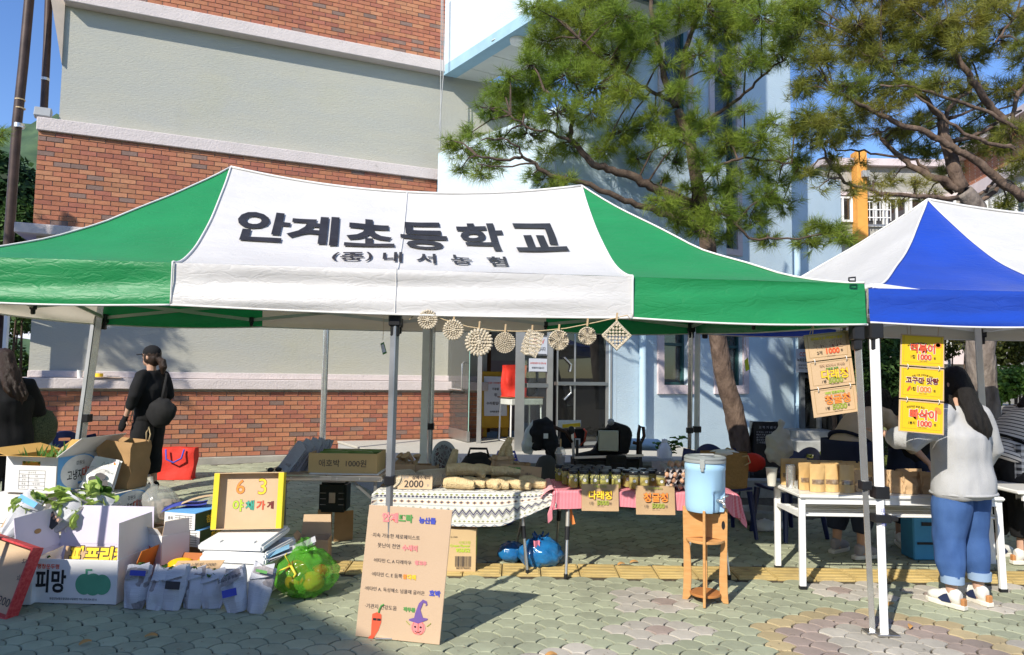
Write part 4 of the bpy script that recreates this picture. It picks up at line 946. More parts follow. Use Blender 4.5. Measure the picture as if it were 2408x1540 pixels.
FB=fabric('blue_canopy',(.016,.075,.52),.2,.34,.9,.15)
FC=fabric('cream_canopy',(.72,.64,.50),.40,.6,.7,.1)
PIP=mat('canopy_piping',(.72,.70,.66),.6,var=.08)
truss=mat('truss_bar',(.50,.49,.45),.45,var=.08,vs=8,metal=.35)
def tent(name,label,FL,FR,BL,BR,PL,PR,zf,zr,sag,ze,vh,seamL,seamR,cols,letters=None,mids=True,trussmat=None,p=1.55):
 """FL..BR plan corners, PL/PR ridge ends (3-D), ze(P) eave height, cols: centre, ends(front part), end faces"""
 t=thing(name,label,'canopy tent',V((FR.x,FR.y,gz(FR.y))))
 PL,PR=V(PL),V(PR)
 def E(a,b,s):q=a.lerp(b,s);return V((q.x,q.y,ze(q)))
 def wr(q,k=1):return k*(.022*noise.noise(V((q.x*1.3,q.y*2.4,3)))+.010*noise.noise(V((q.x*3.1+q.y*2,q.y*3-q.x*2,8))))
 sL,sR=seamL,seamR  # fractions along front/back eaves where the colour seams land
 def ridge(s):q=PL.lerp(PR,s);q.z-=sag*4*s*(1-s);return q
 def surf(rp,ep,tt):
  q=rp.lerp(ep,tt);q.z=ep.z+(rp.z-ep.z)*(1-tt)**p
  q.z+=wr(q)*math.sin(math.pi*min(1,tt*.98+.01))**.5;return q
 def patch(rf,ef,nu,nt,m,nm='roof_panel'):
  mb=MB();mb.grid(lambda i,j:surf(rf(i),ef(i),j),nu,nt);return mb.obj(nm,m,t,smooth=180,merge=True)
 F=lambda s:E(FL,FR,s);B=lambda s:E(BL,BR,s);Lf=lambda s:E(BL,FL,s);Rg=lambda s:E(FR,BR,s)
 cC,cE,cS=cols
 patch(ridge,lambda i:F(sL+(sR-sL)*i),48,22,cC)
 patch(lambda i:PL,lambda i:F(sL*i),24,22,cE);patch(lambda i:PR,lambda i:F(sR+(1-sR)*i),24,22,cE)
 patch(ridge,lambda i:B(sL+(sR-sL)*i),20,12,cC);patch(lambda i:PL,lambda i:B(sL*i),10,12,cE);patch(lambda i:PR,lambda i:B(sR+(1-sR)*i),10,12,cE)
 patch(lambda i:PL,Lf,18,16,cS);patch(lambda i:PR,Rg,18,16,cS)
 # valances
 def val(fn,s0,s1,m,nrm,n,tight=1.0):
  mb=MB();nrm=V(nrm)
  def f(i,j):
   s=s0+(s1-s0)*i;q=fn(s);z=q.z-vh*j
   k=min(1,4*min(i,1-i)+.15)*tight
   w=.045*noise.noise(V((s*1.8,j*1.9,nrm.x*3+1)))+.026*noise.noise(V((s*5+2,j*3.6+s*3,5)))+.012*math.sin(j*9+s*4+3*noise.noise(V((s*3,1,2))))
   q=q+nrm*(w*k*(j**.5 if j>0 else 0)+.012*j);q.z=z-.02*math.sin(math.pi*i)*j*tight;return q
  mb.grid(f,n,16);o=mb.obj('valance',m,t,smooth=180)
  m2=MB();m2.tube([f(i/n,1)+nrm*.002 for i in range(n+1)],.007,5);m2.obj('hem',PIP,t,smooth=180);return f
 nf=V((FR.y-FL.y,FL.x-FR.x,0)).normalized();nf=nf if nf.y<0 else-nf
 val(F,0,sL,cE,nf,30);vf=val(F,sL,sR,cC,nf,48);val(F,sR,1,cE,nf,30)
 val(B,0,sL,cE,-nf,14);val(B,sL,sR,FC if cC is FW else cC,-nf,24);val(B,sR,1,cE,-nf,14)
 nl=V((-1,0,0));val(Lf,0,1,FC,nl,24);val(Rg,0,1,FC if cS is not FG else FG,-nl,24)
 # piping along ridge, hips, seams
 def pipe(pts,r=.008):mb=MB();mb.tube([q+V((0,-.004,.006))for q in pts],r,6);mb.obj('piping',PIP,t,smooth=180)
 pipe([ridge(i/24)for i in range(25)],.010)
 for P_,c in((PL,F(0)),(PR,F(1)),(PL,B(0)),(PR,B(1)),(PL,F(sL)),(PR,F(sR))):pipe([surf(P_,c,k/20)for k in range(21)])
 for s in(sL,sR):pipe([F(s)+nf*.012-V((0,0,vh*k/8))for k in range(9)],.006)
 sm=.5*(sL+sR)-.01
 mb=MB()
 mb.tube([surf(ridge(.5),F(sm),k/20)+V((0,-.004,.005))for k in range(21)],.0035,4);m9=vf(.5,0);mb.tube([vf((sm-sL)/(sR-sL),k/10)+nf*.004 for k in range(11)],.0035,4)
 mb.obj('centre_seam',PIP,t)
 # frame: legs, scissor truss, brackets
 tm=trussmat or truss
 lz=lambda q:ze(q)-vh+.01
 def brk(q,s=.075):mb=MB();mb.box((q.x,q.y,q.z),(s,s,s*1.3));mb.box((q.x,q.y,q.z-s),(s*.7,s*.7,s));mb.obj('bracket',K['blackpl'],t,bevel=.008)
 def scissor(a,b,n):
  a,b=V(a),V(b)
  for k in range(n):
   p,q=a.lerp(b,k/n),a.lerp(b,(k+1)/n);h=.17
   for z0,z1 in((0,h),(h,0)):
    mb=MB();off=nf*(.012 if z0 else-.012);mb.bar(p+V((0,0,-h+z0+.12))+off,q+V((0,0,-h+z1+.12))+off,.016,.032);mb.obj('scissor_bar',tm,t)
   if 0<k:brk(p+V((0,0,-.05)),.045)
 ins=.05
 def C(q,dz=0):return V((q.x,q.y,ze(q)-vh+dz))
 c=(FL+FR+BL+BR)/4
 def inn(q):d=(c-q);d.z=0;return q+d.normalized()*ins
 fl,fr,bl,br=map(inn,(FL,FR,BL,BR));fm=inn(F(.5*(sL+sR)-.01));bm_=inn(B(.5))
 for a,b,n in((fl,fm,2),(fm,fr,2),(bl,bm_,2),(bm_,br,2),(bl,fl,2),(fr,br,2),(fm,bm_,2)):scissor(C(a,.12),C(b,.12),n)
 for a,b in((PL,fl),(PL,bl),(PR,fr),(PR,br)):
  cc_=V((b.x,b.y,ze(b)));mb=MB();mb.tube([surf(V(a),cc_,k/10)-V((0,0,.07))for k in range(11)],.013,5);mb.obj('rafter',tm,t)
 for P_ in(PL,PR):mb=MB();mb.bar(P_-V((0,0,.05)),P_-V((0,0,.75)),.03);mb.obj('king_post',tm,t)
 return t,dict(F=F,B=B,ridge=ridge,surf=surf,C=C,brk=brk,nf=nf,fl=fl,fr=fr,bl=bl,br=br,fm=fm,bm=bm_,vh=vh,sL=sL,sR=sR)
def leg(t,top,bot,w,m,foot=True,m2=None,rz=.5):
 top,bot=V(top),V(bot);mb=MB()
 d=(top-bot);h=d.length;X=frame(bot,top)
 k=.45
 mb.bar(bot.lerp(top,k),top,w,w,upv=(math.sin(rz),math.cos(rz),0));o=mb.obj('leg',m,t,bevel=.004)
 mb=MB();mb.bar(bot,bot.lerp(top,k+.03),w*.8,w*.8,upv=(math.sin(rz),math.cos(rz),0));mb.obj('lower_leg',m2 or m,t,bevel=.003)
 mb=MB();q=bot.lerp(top,k);mb.box(q,(w*1.5,w*1.5,w*1.3));mb.obj('collar',K['blackpl'],t,bevel=.004)
 if foot:mb=MB();mb.box(bot+V((0,0,.006)),(w*2.4,w*2.0,.012));mb.obj('foot_plate',K['steel'],t,bevel=.002)
# ---- green and white tent
def gze(q):  # eave height, a little lower at the right front
 return 2.215-.060*max(0,min(1,(q.x+3.6)/5.8))*max(0,min(1,(7.3-q.y)/2.9))+.05*max(0,min(1,(q.y-4.4)/2.9))
gFL,gFR,gBL,gBR=V((-3.66,4.18,0)),V((2.235,4.43,0)),V((-4.28,7.28,0)),V((1.92,7.36,0))
pl=at(543,394,5.75);pr=at(1367,438,5.85)
GT,gi=tent('canopy_tent','large green and white pop up tent with black Korean lettering across its roof',gFL,gFR,gBL,gBR,pl,pr,0,0,.135,gze,.26,.270,.748,(FW,FG,FG))
def glet():
 ink=mat('canopy_black_print',(.022,.022,.026),.5,var=.3,vs=9);mb=MB()
 inv=lambda y,a,b:0
 rid,F,surf=gi['ridge'],gi['F'],gi['surf'];sL,sR=gi['sL'],gi['sR']
 def fn_for(s0,t0):
  def fn(x,y):
   s=s0+x;tt=t0-y
   q=surf(rid(s),F(sL+(sR-sL)*s),max(.01,min(.99,tt)));return q+V((0,-.008,.010))
  return fn
 def put(ch,s,tt,w,h,bold,slant=.0):
  m2=MB();text(m2,ch,(0,0,0),(1,0,0),(0,1,0),w=w,h=h,bold=bold)
  # subdivide long edges so that the print follows the cloth
  me=bpy.data.meshes.new('x');me.from_pydata(m2.v,[],m2.f);bm=bmesh.new();bm.from_mesh(me);bmesh.ops.triangulate(bm,faces=bm.faces)
  for _ in range(3):
   es=[e for e in bm.edges if e.calc_length()>.016]
   if es:bmesh.ops.subdivide_edges(bm,edges=es,cuts=1);bmesh.ops.triangulate(bm,faces=bm.faces)
  f=fn_for(s,tt);base=len(mb.v);bm.verts.index_update()
  bm.verts.ensure_lookup_table();mb.v+=[tuple(f(v.co.x+slant*v.co.y,v.co.y))for v in bm.verts];mb.f+=[tuple(v.index+base for v in q.verts)for q in bm.faces];mb.m+=[0]*len(bm.faces);bm.free();bpy.data.meshes.remove(me)
 for ch,s,w in(('안',.135,.135),('계',.262,.130),('초',.405,.125),('등',.545,.12),('학',.693,.118),('교',.838,.128)):put(ch,s,.425,w,.285,.030,-.03)
 for ch,s,w in(('(',.333,.016),('중',.372,.056),(')',.412,.016),('내',.468,.046),('서',.548,.047),('농',.632,.05),('협',.718,.047)):put(ch,s,.705,w,.125,.022)
 mb.obj('lettering',ink,GT)
glet()
def glegs():
 C=gi['C']
 def foot(u,v):return g(u,v)
 leg(GT,C(gi['fr'],.1),foot(2051,1487),.042,K['chrome']);gi['brk'](C(gi['fr'],-.05));gi['brk'](C(gi['fm'],-.04))
 leg(GT,C(gi['fm'],.1),V((gi['fm'].x-.005,4.30,gz(4.30))),.042,mat('dark_chrome',(.36,.37,.38),.35,var=.2,vs=5,metal=.6));gi['brk'](C(gi['bl'],.06));gi['brk'](C(gi['br'],.06));gi['brk'](C(gi['bm'],.06))
 leg(GT,C(gi['fl'],.1),V((gi['fl'].x-.03,gi['fl'].y,gz(gi['fl'].y))),.042,K['chrome'])
 b=at(194,1045,7.2);tp=at(235,738,7.2);d=(b-tp);k=(gz(7.2)-tp.z)/d.z
 leg(GT,tp+V((0,0,.1)),tp+d*k,.062,K['chrome'],rz=.9)
 mb=MB();mb.bar(tp+V((-.035,-.03,0)),tp+d*k+V((-.035,-.03,0)),.035,.04);mb.obj('leg_sleeve',mat('grey_zinc',(.42,.43,.44),.5,metal=.3),GT)
 leg(GT,at(1017,750,7.3),V((at(1012,1000,7.3).x,7.3,gz(7.3))),.05,K['chrome'])
 mb=MB();a=at(1013,765,7.25);mb.bar(a-V((.045,0,0)),V((a.x-.05,7.25,gz(7.25))),.07,.05);mb.obj('leg_sleeve',K['whitemetal'],GT)
 leg(GT,C(gi['br'],.1),V((at(1618,1000,7.3).x,7.3,gz(7.3))),.042,K['chrome'])
glegs()
# carabiner clip at the right eave corner
cl_=thing('clip','small black carabiner clip on the right front corner of the green roof','clip',at(2003,661,4.4))
mb=MB();c=at(2003,661,4.38);mb.tube([c+V((-.02,0,0)),c+V((.02,0,.0)),c+V((.02,0,.025)),c+V((-.02,0,.02)),c+V((-.02,0,0))],.006,6);mb.obj('hook',K['blackpl'],cl_)
# ---- blue and white tent
def bze(q):return 2.13+.10*max(0,min(1,(q.y-4.4)/3))
bFL,bFR,bBL,bBR=V((2.275,4.46,0)),V((8.2,4.75,0)),V((2.0,7.45,0)),V((8.0,7.6,0))
bl_=at(2180,470,5.9)
BT,bi=tent('canopy_tent','blue and white pop up tent on the right with a white front corner post',bFL,bFR,bBL,bBR,bl_,bl_+V((2.9,.1,-.02)),0,0,.12,bze,.22,.245,.76,(FW,FB,FW),trussmat=K['whitemetal'])
def blegs():
 C=bi['C'];wm=K['whitemetal']
 leg(BT,C(bi['fl'],-.01),g(2079,1490),.058,wm);bi['brk'](C(bi['fl'],-.05),.085);bi['brk'](C(bi['bl'],.06));bi['brk'](C(bi['bm'],.06),.085);bi['brk'](C(bi['fm'],.06))
 leg(BT,C(bi['fm'],.1),V((bi['fm'].x,bi['fm'].y,gz(4.6))),.055,wm)
 leg(BT,V((at(1640,790,7.42).x,7.42,C(bi['bl'],.1).z)),V((at(1636,1000,7.42).x,7.42,gz(7.42))),.05,wm);leg(BT,V((at(2298,770,7.4).x,7.4,C(bi['bm'],.1).z)),V((at(2318,1000,7.4).x,7.4,gz(7.4))),.06,wm)
 mb=MB();p=g(2079,1490).lerp(C(bi['fl']),.37);text(mb,'안계초등',p+V((.0,-.034,0)),(.05,0,-1),(1,0,.05),h=.028,bold=.0);mb.obj('pen_marks',K['blue'],BT)
 mb=MB();q=g(2079,1490).lerp(C(bi['fl']),.365);mb.box(q+V((0,0,0)),(.10,.085,.05));mb.box(q+V((.07,-.02,0)),(.05,.03,.03));mb.obj('lock_collar',K['blackpl'],BT,bevel=.005)
 p=at(2125,1035,7.4)
blegs()
# corner of a further blue tent at the left edge
tl_=thing('canopy_tent','corner of another blue pop up tent peeking in at the left edge','canopy tent',V((-7.5,7.4,gz(7.4))))
mb=MB();a=at(10,724,9.0);b=V((-9.6,8.8,a.z));mb.grid(lambda i,j:V((b.x+(a.x-b.x)*i,b.y+(a.y-b.y)*i,a.z-.0+.27*j-.02*math.sin(9*i))),20,4);mb.obj('valance',FB,tl_,smooth=180)
mb=MB();c=V((-8.2,10.2,a.z+1.1));q=[a+V((0,0,.27)),b+V((0,0,.27)),V((-9.6,11.4,a.z+.27)),V((-7.0,11.4,a.z+.27))]
for i in range(4):mb.add([q[i],q[(i+1)%4],c],[(0,1,2)])
mb.obj('roof_panel',FB,tl_)
for q_ in q:mb=MB();mb.bar(V((q_.x,q_.y+.06,gz(q_.y))),q_+V((0,.06,0)),.045);mb.obj('leg',K['whitemetal'],tl_)
# small tag on a string under the front edge, chrome post by the steps
def small_hang():
 y=4.55
 t=thing('hanging_tag','small green and white tag dangling on a brown string left of the centre post','tag',at(903,830,y))
 mb=MB();mb.tube([at(903,738,y),at(900,800,y)],.0018,5);mb.obj('string',K['rope'],t)
 mb=MB();a,b,c,d=at(894,808,y),at(902,804,y),at(909,830,y),at(900,834,y);mb.slab([a,b,c,d],(0,.008,0));mb.obj('card',K['green'],t)
 mb=MB();m=(a+b+c+d)/4;mb.slab([m.lerp(x,.72)-V((0,.003,0))for x in(a,b,c,d)],(0,.002,0));mb.obj('label',K['whiteink'],t)
 y=8.2
 t=thing('hanging_tag','small green paper tag dangling on a brown string by the leaning pine trunk','tag',at(1756,830,7.3))
 mb=MB();mb.tube([at(1751,790,7.3),at(1755,835,7.3)],.002,5);mb.obj('string',K['rope'],t)
 mb=MB();mb.slab([at(1750,848,7.3),at(1758,840,7.3),at(1762,868,7.3),at(1753,874,7.3)],(0,.004,0));mb.obj('card',K['lime'],t)
 t=thing('handrail_post','shiny round chrome post standing beside the granite step','post',at(757,1058,9.4))
 a=at(768,740,9.4);b=at(757,1060,9.4);mb=MB();mb.cyl(a,b,.042,n=16);mb.obj('tube',K['chrome'],t,smooth=40)
 mb=MB();mb.cyl(b-V((0,0,.01)),b+V((0,0,.015)),.10,n=18);mb.obj('flange',K['chrome'],t,smooth=40)
small_hang()
# ================================================================ LEFT: VEGETABLE STALL
def newsmat(name,base=(.66,.67,.70),sc=1.0,rot=(rad(90),0,0)):
 if name in _mc:return _mc[name]
 m=bpy.data.materials.new(name);t,b,out=nodes(m);L=t.links.new
 tc=N(t,'TexCoord');mp=N(t,'Mapping');mp.inputs['Rotation'].default_value=rot;L(tc.outputs['Object'],mp.inputs[0]);oi=N(t,'ObjectInfo');cx=N(t,'CombineXYZ');ms_=N(t,'Math',operation='MULTIPLY');ms_.inputs[1].default_value=7;L(oi.outputs['Random'],ms_.inputs[0]);L(ms_.outputs[0],cx.inputs[0]);L(ms_.outputs[0],cx.inputs[1]);L(cx.outputs[0],mp.inputs['Location'])
 br=N(t,'TexBrick');br.inputs['Scale'].default_value=12*sc;br.inputs['Brick Width'].default_value=.9;br.inputs['Row Height'].default_value=.075;br.inputs['Mortar Size'].default_value=.024;br.inputs['Mortar Smooth'].default_value=.2;br.inputs['Color1'].default_value=(.42,.42,.45,1);br.inputs['Color2'].default_value=(.55,.55,.58,1);br.inputs['Mortar'].default_value=(*base,1);br.offset=.13;L(mp.outputs[0],br.inputs[0])
 vo=N(t,'TexVoronoi',distance='CHEBYCHEV');vo.inputs['Scale'].default_value=11*sc;vo.inputs['Randomness'].default_value=.7;L(mp.outputs[0],vo.inputs[0])
 sep=N(t,'SeparateColor');L(vo.outputs['Color'],sep.inputs[0])
 r1=N(t,'ValToRGB');r1.color_ramp.interpolation='CONSTANT';r1.color_ramp.elements[0].color=(0,0,0,1);r1.color_ramp.elements[1].position=.22;r1.color_ramp.elements[1].color=(1,1,1,1);L(sep.outputs[0],r1.inputs[0])
 mx=N(t,'MixRGB');mx.inputs[1].default_value=(*base,1);L(r1.outputs[0],mx.inputs[0]);L(br.outputs[0],mx.inputs[2])
 r2=N(t,'ValToRGB');r2.color_ramp.interpolation='CONSTANT';r2.color_ramp.elements[0].color=(0,0,0,1);r2.color_ramp.elements[1].position=.91;r2.color_ramp.elements[1].color=(1,1,1,1);L(sep.outputs[1],r2.inputs[0])
 nz=N(t,'TexNoise');nz.inputs['Scale'].default_value=45;L(mp.outputs[0],nz.inputs[0])
 rp=N(t,'ValToRGB');rp.color_ramp.elements[0].color=(.06,.07,.10,1);rp.color_ramp.elements[1].color=(.40,.36,.36,1);rp.color_ramp.elements[1].position=.75;L(nz.outputs[0],rp.inputs[0])
 m2=N(t,'MixRGB');L(r2.outputs[0],m2.inputs[0]);L(mx.outputs[0],m2.inputs[1]);L(rp.outputs[0],m2.inputs[2]);L(m2.outputs[0],b.inputs['Base Color']);b.inputs['Roughness'].default_value=.75
 tl=N(t,'BsdfTranslucent');L(m2.outputs[0],tl.inputs[0]);ms=N(t,'MixShader');ms.inputs[0].default_value=.12;L(b.outputs[0],ms.inputs[1]);L(tl.outputs[0],ms.inputs[2]);L(ms.outputs[0],out.inputs[0])
 _mc[name]=m;return m
NEWS=newsmat('newsprint',(.60,.61,.66));NEWSF=newsmat('newsprint_flat',(.62,.62,.66),1.0,(0,0,0))
def carton(name,label,loc,rz,w,d,h,mo,mi_=None,flaps=(),open_=True,fill=None,cat='box',group=None,rx=0,ry=0,hole=None,th=.006):
 """open or closed cardboard box; origin at its bottom centre. flaps: (side, length, angle from upright outward in degrees[, inner material])"""
 t=thing(name,label,cat,loc,rz,group,rx=rx,ry=ry);mi_=mi_ or mo
 mb=MB();a,b=w/2,d/2
 def panel(c,dm,nrm):
  """a wall with outer face material 0 and inner face material 1"""
  k=len(mb.f);mb.box(c,dm)
  for i in range(6):
   vs=[V(mb.v[j])for j in mb.f[k+i]];n=(vs[1]-vs[0]).cross(vs[2]-vs[1]).normalized()
   mb.m[k+i]=0 if n.dot(V(nrm))>.5 else 1
 def front(y,n):
  if hole and n<0:
   hw,hh,hz=hole;z0,z1=hz-hh/2,hz+hh/2
   panel((0,y,z0/2),(w,th,z0),(0,n,0));panel((0,y,(z1+h)/2),(w,th,h-z1),(0,n,0))
   for s in(-1,1):panel((s*(a+hw/2)/2,y,hz),(a-hw/2,th,hh),(0,n,0))
  else:panel((0,y,h/2),(w,th,h),(0,n,0))
 front(-b+th/2,-1);front(b-th/2,1)
 for s in(-1,1):panel((s*(a-th/2),0,h/2),(th,d-2*th,h),(s,0,0))
 mb.box((0,0,th/2),(w-2*th,d-2*th,th),mi=1)
 if not open_:mb.box((0,0,h-th/2),(w-2*th-.001,d-2*th-.001,th),mi=0)
 mb.obj('carton_body',[mo,mi_],t,local=True,bevel=.0015)
 if not open_:
  mb=MB();mb.box((0,0,h+.001),(w*.99,.05,.0015));mb.obj('tape',mat('packing_tape',(.5,.42,.28),.25,spec=.6),t,local=True)
 for f in flaps:
  side,ln,ang=f[:3];im=f[3]if len(f)>3 else mi_
  ca,sa=math.cos(rad(ang)),math.sin(rad(ang));mb=MB();ew={'f':(1,0),'b':(1,0),'l':(0,1),'r':(0,1)}[side];L=(w if ew[0]else d)-.01
  o={'f':V((0,-b+th,h)),'b':V((0,b-th,h)),'l':V((-a+th,0,h)),'r':V((a-th,0,h))}[side];out={'f':V((0,-1,0)),'b':V((0,1,0)),'l':V((-1,0,0)),'r':V((1,0,0))}[side]
  e=V((ew[0],ew[1],0));up=V((0,0,1))*ca+out*sa;n=out*ca-V((0,0,1))*sa
  p=[o-e*L/2,o+e*L/2,o+e*(L/2-.012)+up*ln,o-e*(L/2-.012)+up*ln]
  vs=[q+n*.002 for q in p]+[q-n*.002 for q in p]
  mb.add(vs,[(0,1,2,3),(7,6,5,4)]+[(i,(i+1)%4,(i+1)%4+4,i+4)for i in range(4)]);mb.m=[0,1,1,1,1,1]
  c=V((0,0,0));q=mb.f[0];n0=(vs[1]-vs[0]).cross(vs[2]-vs[1])
  if n0.dot(n)<0:mb.m[0],mb.m[1]=0,1;mb.f=[tuple(reversed(x))for x in mb.f]
  mb.obj('flap',[mo,im],t,local=True)
 return t
def face(t,side,w,d,h):
 """local frames of a box face: origin at its centre, x to the right, y up"""
 return{'f':(V((0,-d/2-.001,h/2)),V((1,0,0))),'r':(V((w/2+.001,0,h/2)),V((0,1,0))),'l':(V((-w/2-.001,0,h/2)),V((0,-1,0)))}[side]
ZU=V((0,0,1))
def quadp(mb,o,xd,x0,x1,z0,z1,mi,lift=.001,yd=ZU):
 n=V(xd).cross(yd);p=V(o)+n*lift;xd=V(xd)
 mb.quad(p+xd*x0+yd*z0,p+xd*x1+yd*z0,p+xd*x1+yd*z1,p+xd*x0+yd*z1,mi)
def disc(mb,o,xd,x,z,rx,rz_,mi,lift=.001,n=24,yd=ZU,ring=0):
 nn=V(xd).cross(yd);p=V(o)+nn*lift;xd=V(xd)
 P=lambda k,r:p+xd*(x+rx*r*math.cos(2*math.pi*k/n))+yd*(z+rz_*r*math.sin(2*math.pi*k/n))
 if ring:mb.add([P(k,1)for k in range(n)]+[P(k,1-ring)for k in range(n)],[(k,(k+1)%n,n+(k+1)%n,n+k)for k in range(n)],mi)
 else:mb.add([P(k,1)for k in range(n)],[tuple(range(n))],mi)
INKS=[K['black'],K['red'],K['skyblue'],K['whiteink'],K['green'],K['ink'],K['yellow'],K['orange'],K['lime'],K['tealink'],K['maroon'],K['blue'],K['olive'],K['pinkink'],K['purple']]
BLK,RED,SKY,WHT,GRN,INK,YEL,ORA,LIM,TEA,MAR,BLU,OLI,PNK,PUR=range(15)
def leaves(mb,c,n,r,ln,wd,rr,up=.5,cup=.3,mi=0):
 """ruffled leaf sheets fanning from c"""
 for i in range(n):
  a=rr.uniform(0,2*math.pi);el=rr.uniform(.1,1.2)*up;d=V((math.cos(a)*math.cos(el),math.sin(a)*math.cos(el),math.sin(el)));s=d.cross(V((0,0,1))).normalized();u=s.cross(d)
  L=ln*rr.uniform(.7,1.2);Wd=wd*rr.uniform(.7,1.2);b=V(c)+V((rr.uniform(-r,r),rr.uniform(-r,r)*.7,rr.uniform(-.2,.4)*r));ph=rr.uniform(0,9)
  def fn(x,y):
   q=(x-.5)*2;w=Wd*math.sin(math.pi*min(1,y*.92+.06))**.7
   return b+d*(L*y)+s*(q*w)+u*(cup*w*q*q+.010*math.sin(q*7+y*9+ph)-.35*L*y*y)
  mb.grid(fn,6,6,mi)
lettuce=mat('lettuce_leaf',(.38,.54,.11),.5,vs=14,c2=(.54,.66,.2),trans=.35,island=.25,bump=.3,bs=60);lettd=mat('dark_lettuce',(.06,.16,.03),.45,vs=12,c2=(.12,.26,.05),trans=.3,island=.2)
GB=lambda u,v:g(u,v)
def ruffle(mb,c,n,r,rr):
 """broad crinkled salad leaves, faces turned outwards and up"""
 for i in range(n):
  a=rr.uniform(-1.5,1.5);nr=V((.5*math.sin(a)+rr.gauss(0,.25),-.55+rr.gauss(0,.3),.75)).normalized();d=V((math.sin(a),rr.gauss(-.1,.3),math.cos(a)*.9));d=(d-nr*d.dot(nr)).normalized();s=d.cross(nr);L=rr.uniform(.09,.15);Wd=L*rr.uniform(.38,.5);b=V(c)+V((rr.uniform(-r,r),rr.uniform(-.04,.05),rr.uniform(-.05,.03)));ph=rr.uniform(0,20)
  def fn(x,y):
   q=(x-.5)*2;w=Wd*math.sin(math.pi*min(1,y*.86+.08))**.6;return b+d*(L*y)+s*(q*w)+nr*(.012*math.sin(q*8+ph)*y+.014*noise.noise(V((q*2+ph,y*3,1)))*2-.05*y*y-.012*(1-q*q))
  mb.grid(fn,8,6)
# --- the big bell pepper carton in front
def pepper_box():
 w,d,h=.70,.44,.285;loc=V((-2.93,4.98,gz(4.76)+.004))
 t=carton('produce_carton','big open lilac and white bell pepper carton with raised flaps in the front row',loc,rad(-2),w,d,h,K['white'],K['lilac'],[('b',.27,3),('l',.26,10),('r',.24,-3)],group=None,hole=None)
 o,x=face(t,'f',w,d,h);mb=MB()
 text(mb,'피망',o+V((-.10,0,.0)),x,ZU,w=.21,h=.15,bold=.03,mi=BLK);text(mb,'평창운두령',o+V((-.12,0,.095)),x,ZU,w=.15,bold=.025,mi=RED);text(mb,'10kg',o+V((-.25,0,-.10)),x,ZU,h=.033,bold=.01,mi=INK)
 text(mb,'평창군농협조합공동사업법인 TEL 033.334.3516',o+V((.06,0,-.112)),x,ZU,w=.32,bold=.01,mi=INK)
 disc(mb,o,x,-.28,.105,.028,.026,INK,ring=.12);disc(mb,o,x,-.28,.10,.010,.014,INK)
 pep=mat('printed_pepper',(.10,.33,.20),.6,var=.15)
 for cx,rx_,rz_ in((.13,.06,.068),(.19,.065,.072),(.25,.06,.066)):disc(mb,o,x,cx,-.015,rx_,rz_,15,.001+cx*.002)
 quadp(mb,o,x,.135,.15,.04,.085,15,.0025);quadp(mb,o,x,.15,.18,.073,.085,15,.0025)
 mb.obj('print',INKS+[pep],t,local=True)
 for s,xx in(('l',-w/2-.02),('r',w/2-.02)):pass
 # hand holes in the side flaps as dark slots cut through: build as recessed dark pads
 for sx,ang in((-1,10),(1,-3)):
  ca,sa=math.cos(rad(ang)),math.sin(rad(ang));e=V((sx*sa,0,ca));n=V((-sx*ca,0,sa));c=V((sx*(w/2-.006),.0,h))+e*.13
  mb=MB();disc(mb,c,(0,-sx,0),0,0,.035,.017,0,.004,yd=e);mb.obj('hand_hole',K['whiteink']if sx>0 else K['kraftdk'],t,local=True)
 s=thing('paprika_sign','kraft card with yellow outlined paprika lettering standing inside the lilac carton','sign',loc+V((.06,-.02,.012)),rad(-2));X=Matrix.Rotation(rad(-14),4,'X')
 mb=MB();mb.box((0,0,.15),(.50,.006,.30),X=X);mb.obj('card',K['kraft'],s,local=True)
 m1=MB();outlined(m1,'파프리카',(0,-.004,.245),(1,0,0),(0,0,1),w=.42,fill=1,line=0,fat=.055,edge=.05);text(m1,'빨강 노랑',(0,-.004,.14),(1,0,0),(0,0,1),w=.2,bold=.02,mi=0)
 m2=MB();m2.add(m1.v,m1.f,0,X);m2.m=m1.m;m2.obj('lettering',[K['black'],K['yellow']],s,local=True)
pepper_box()
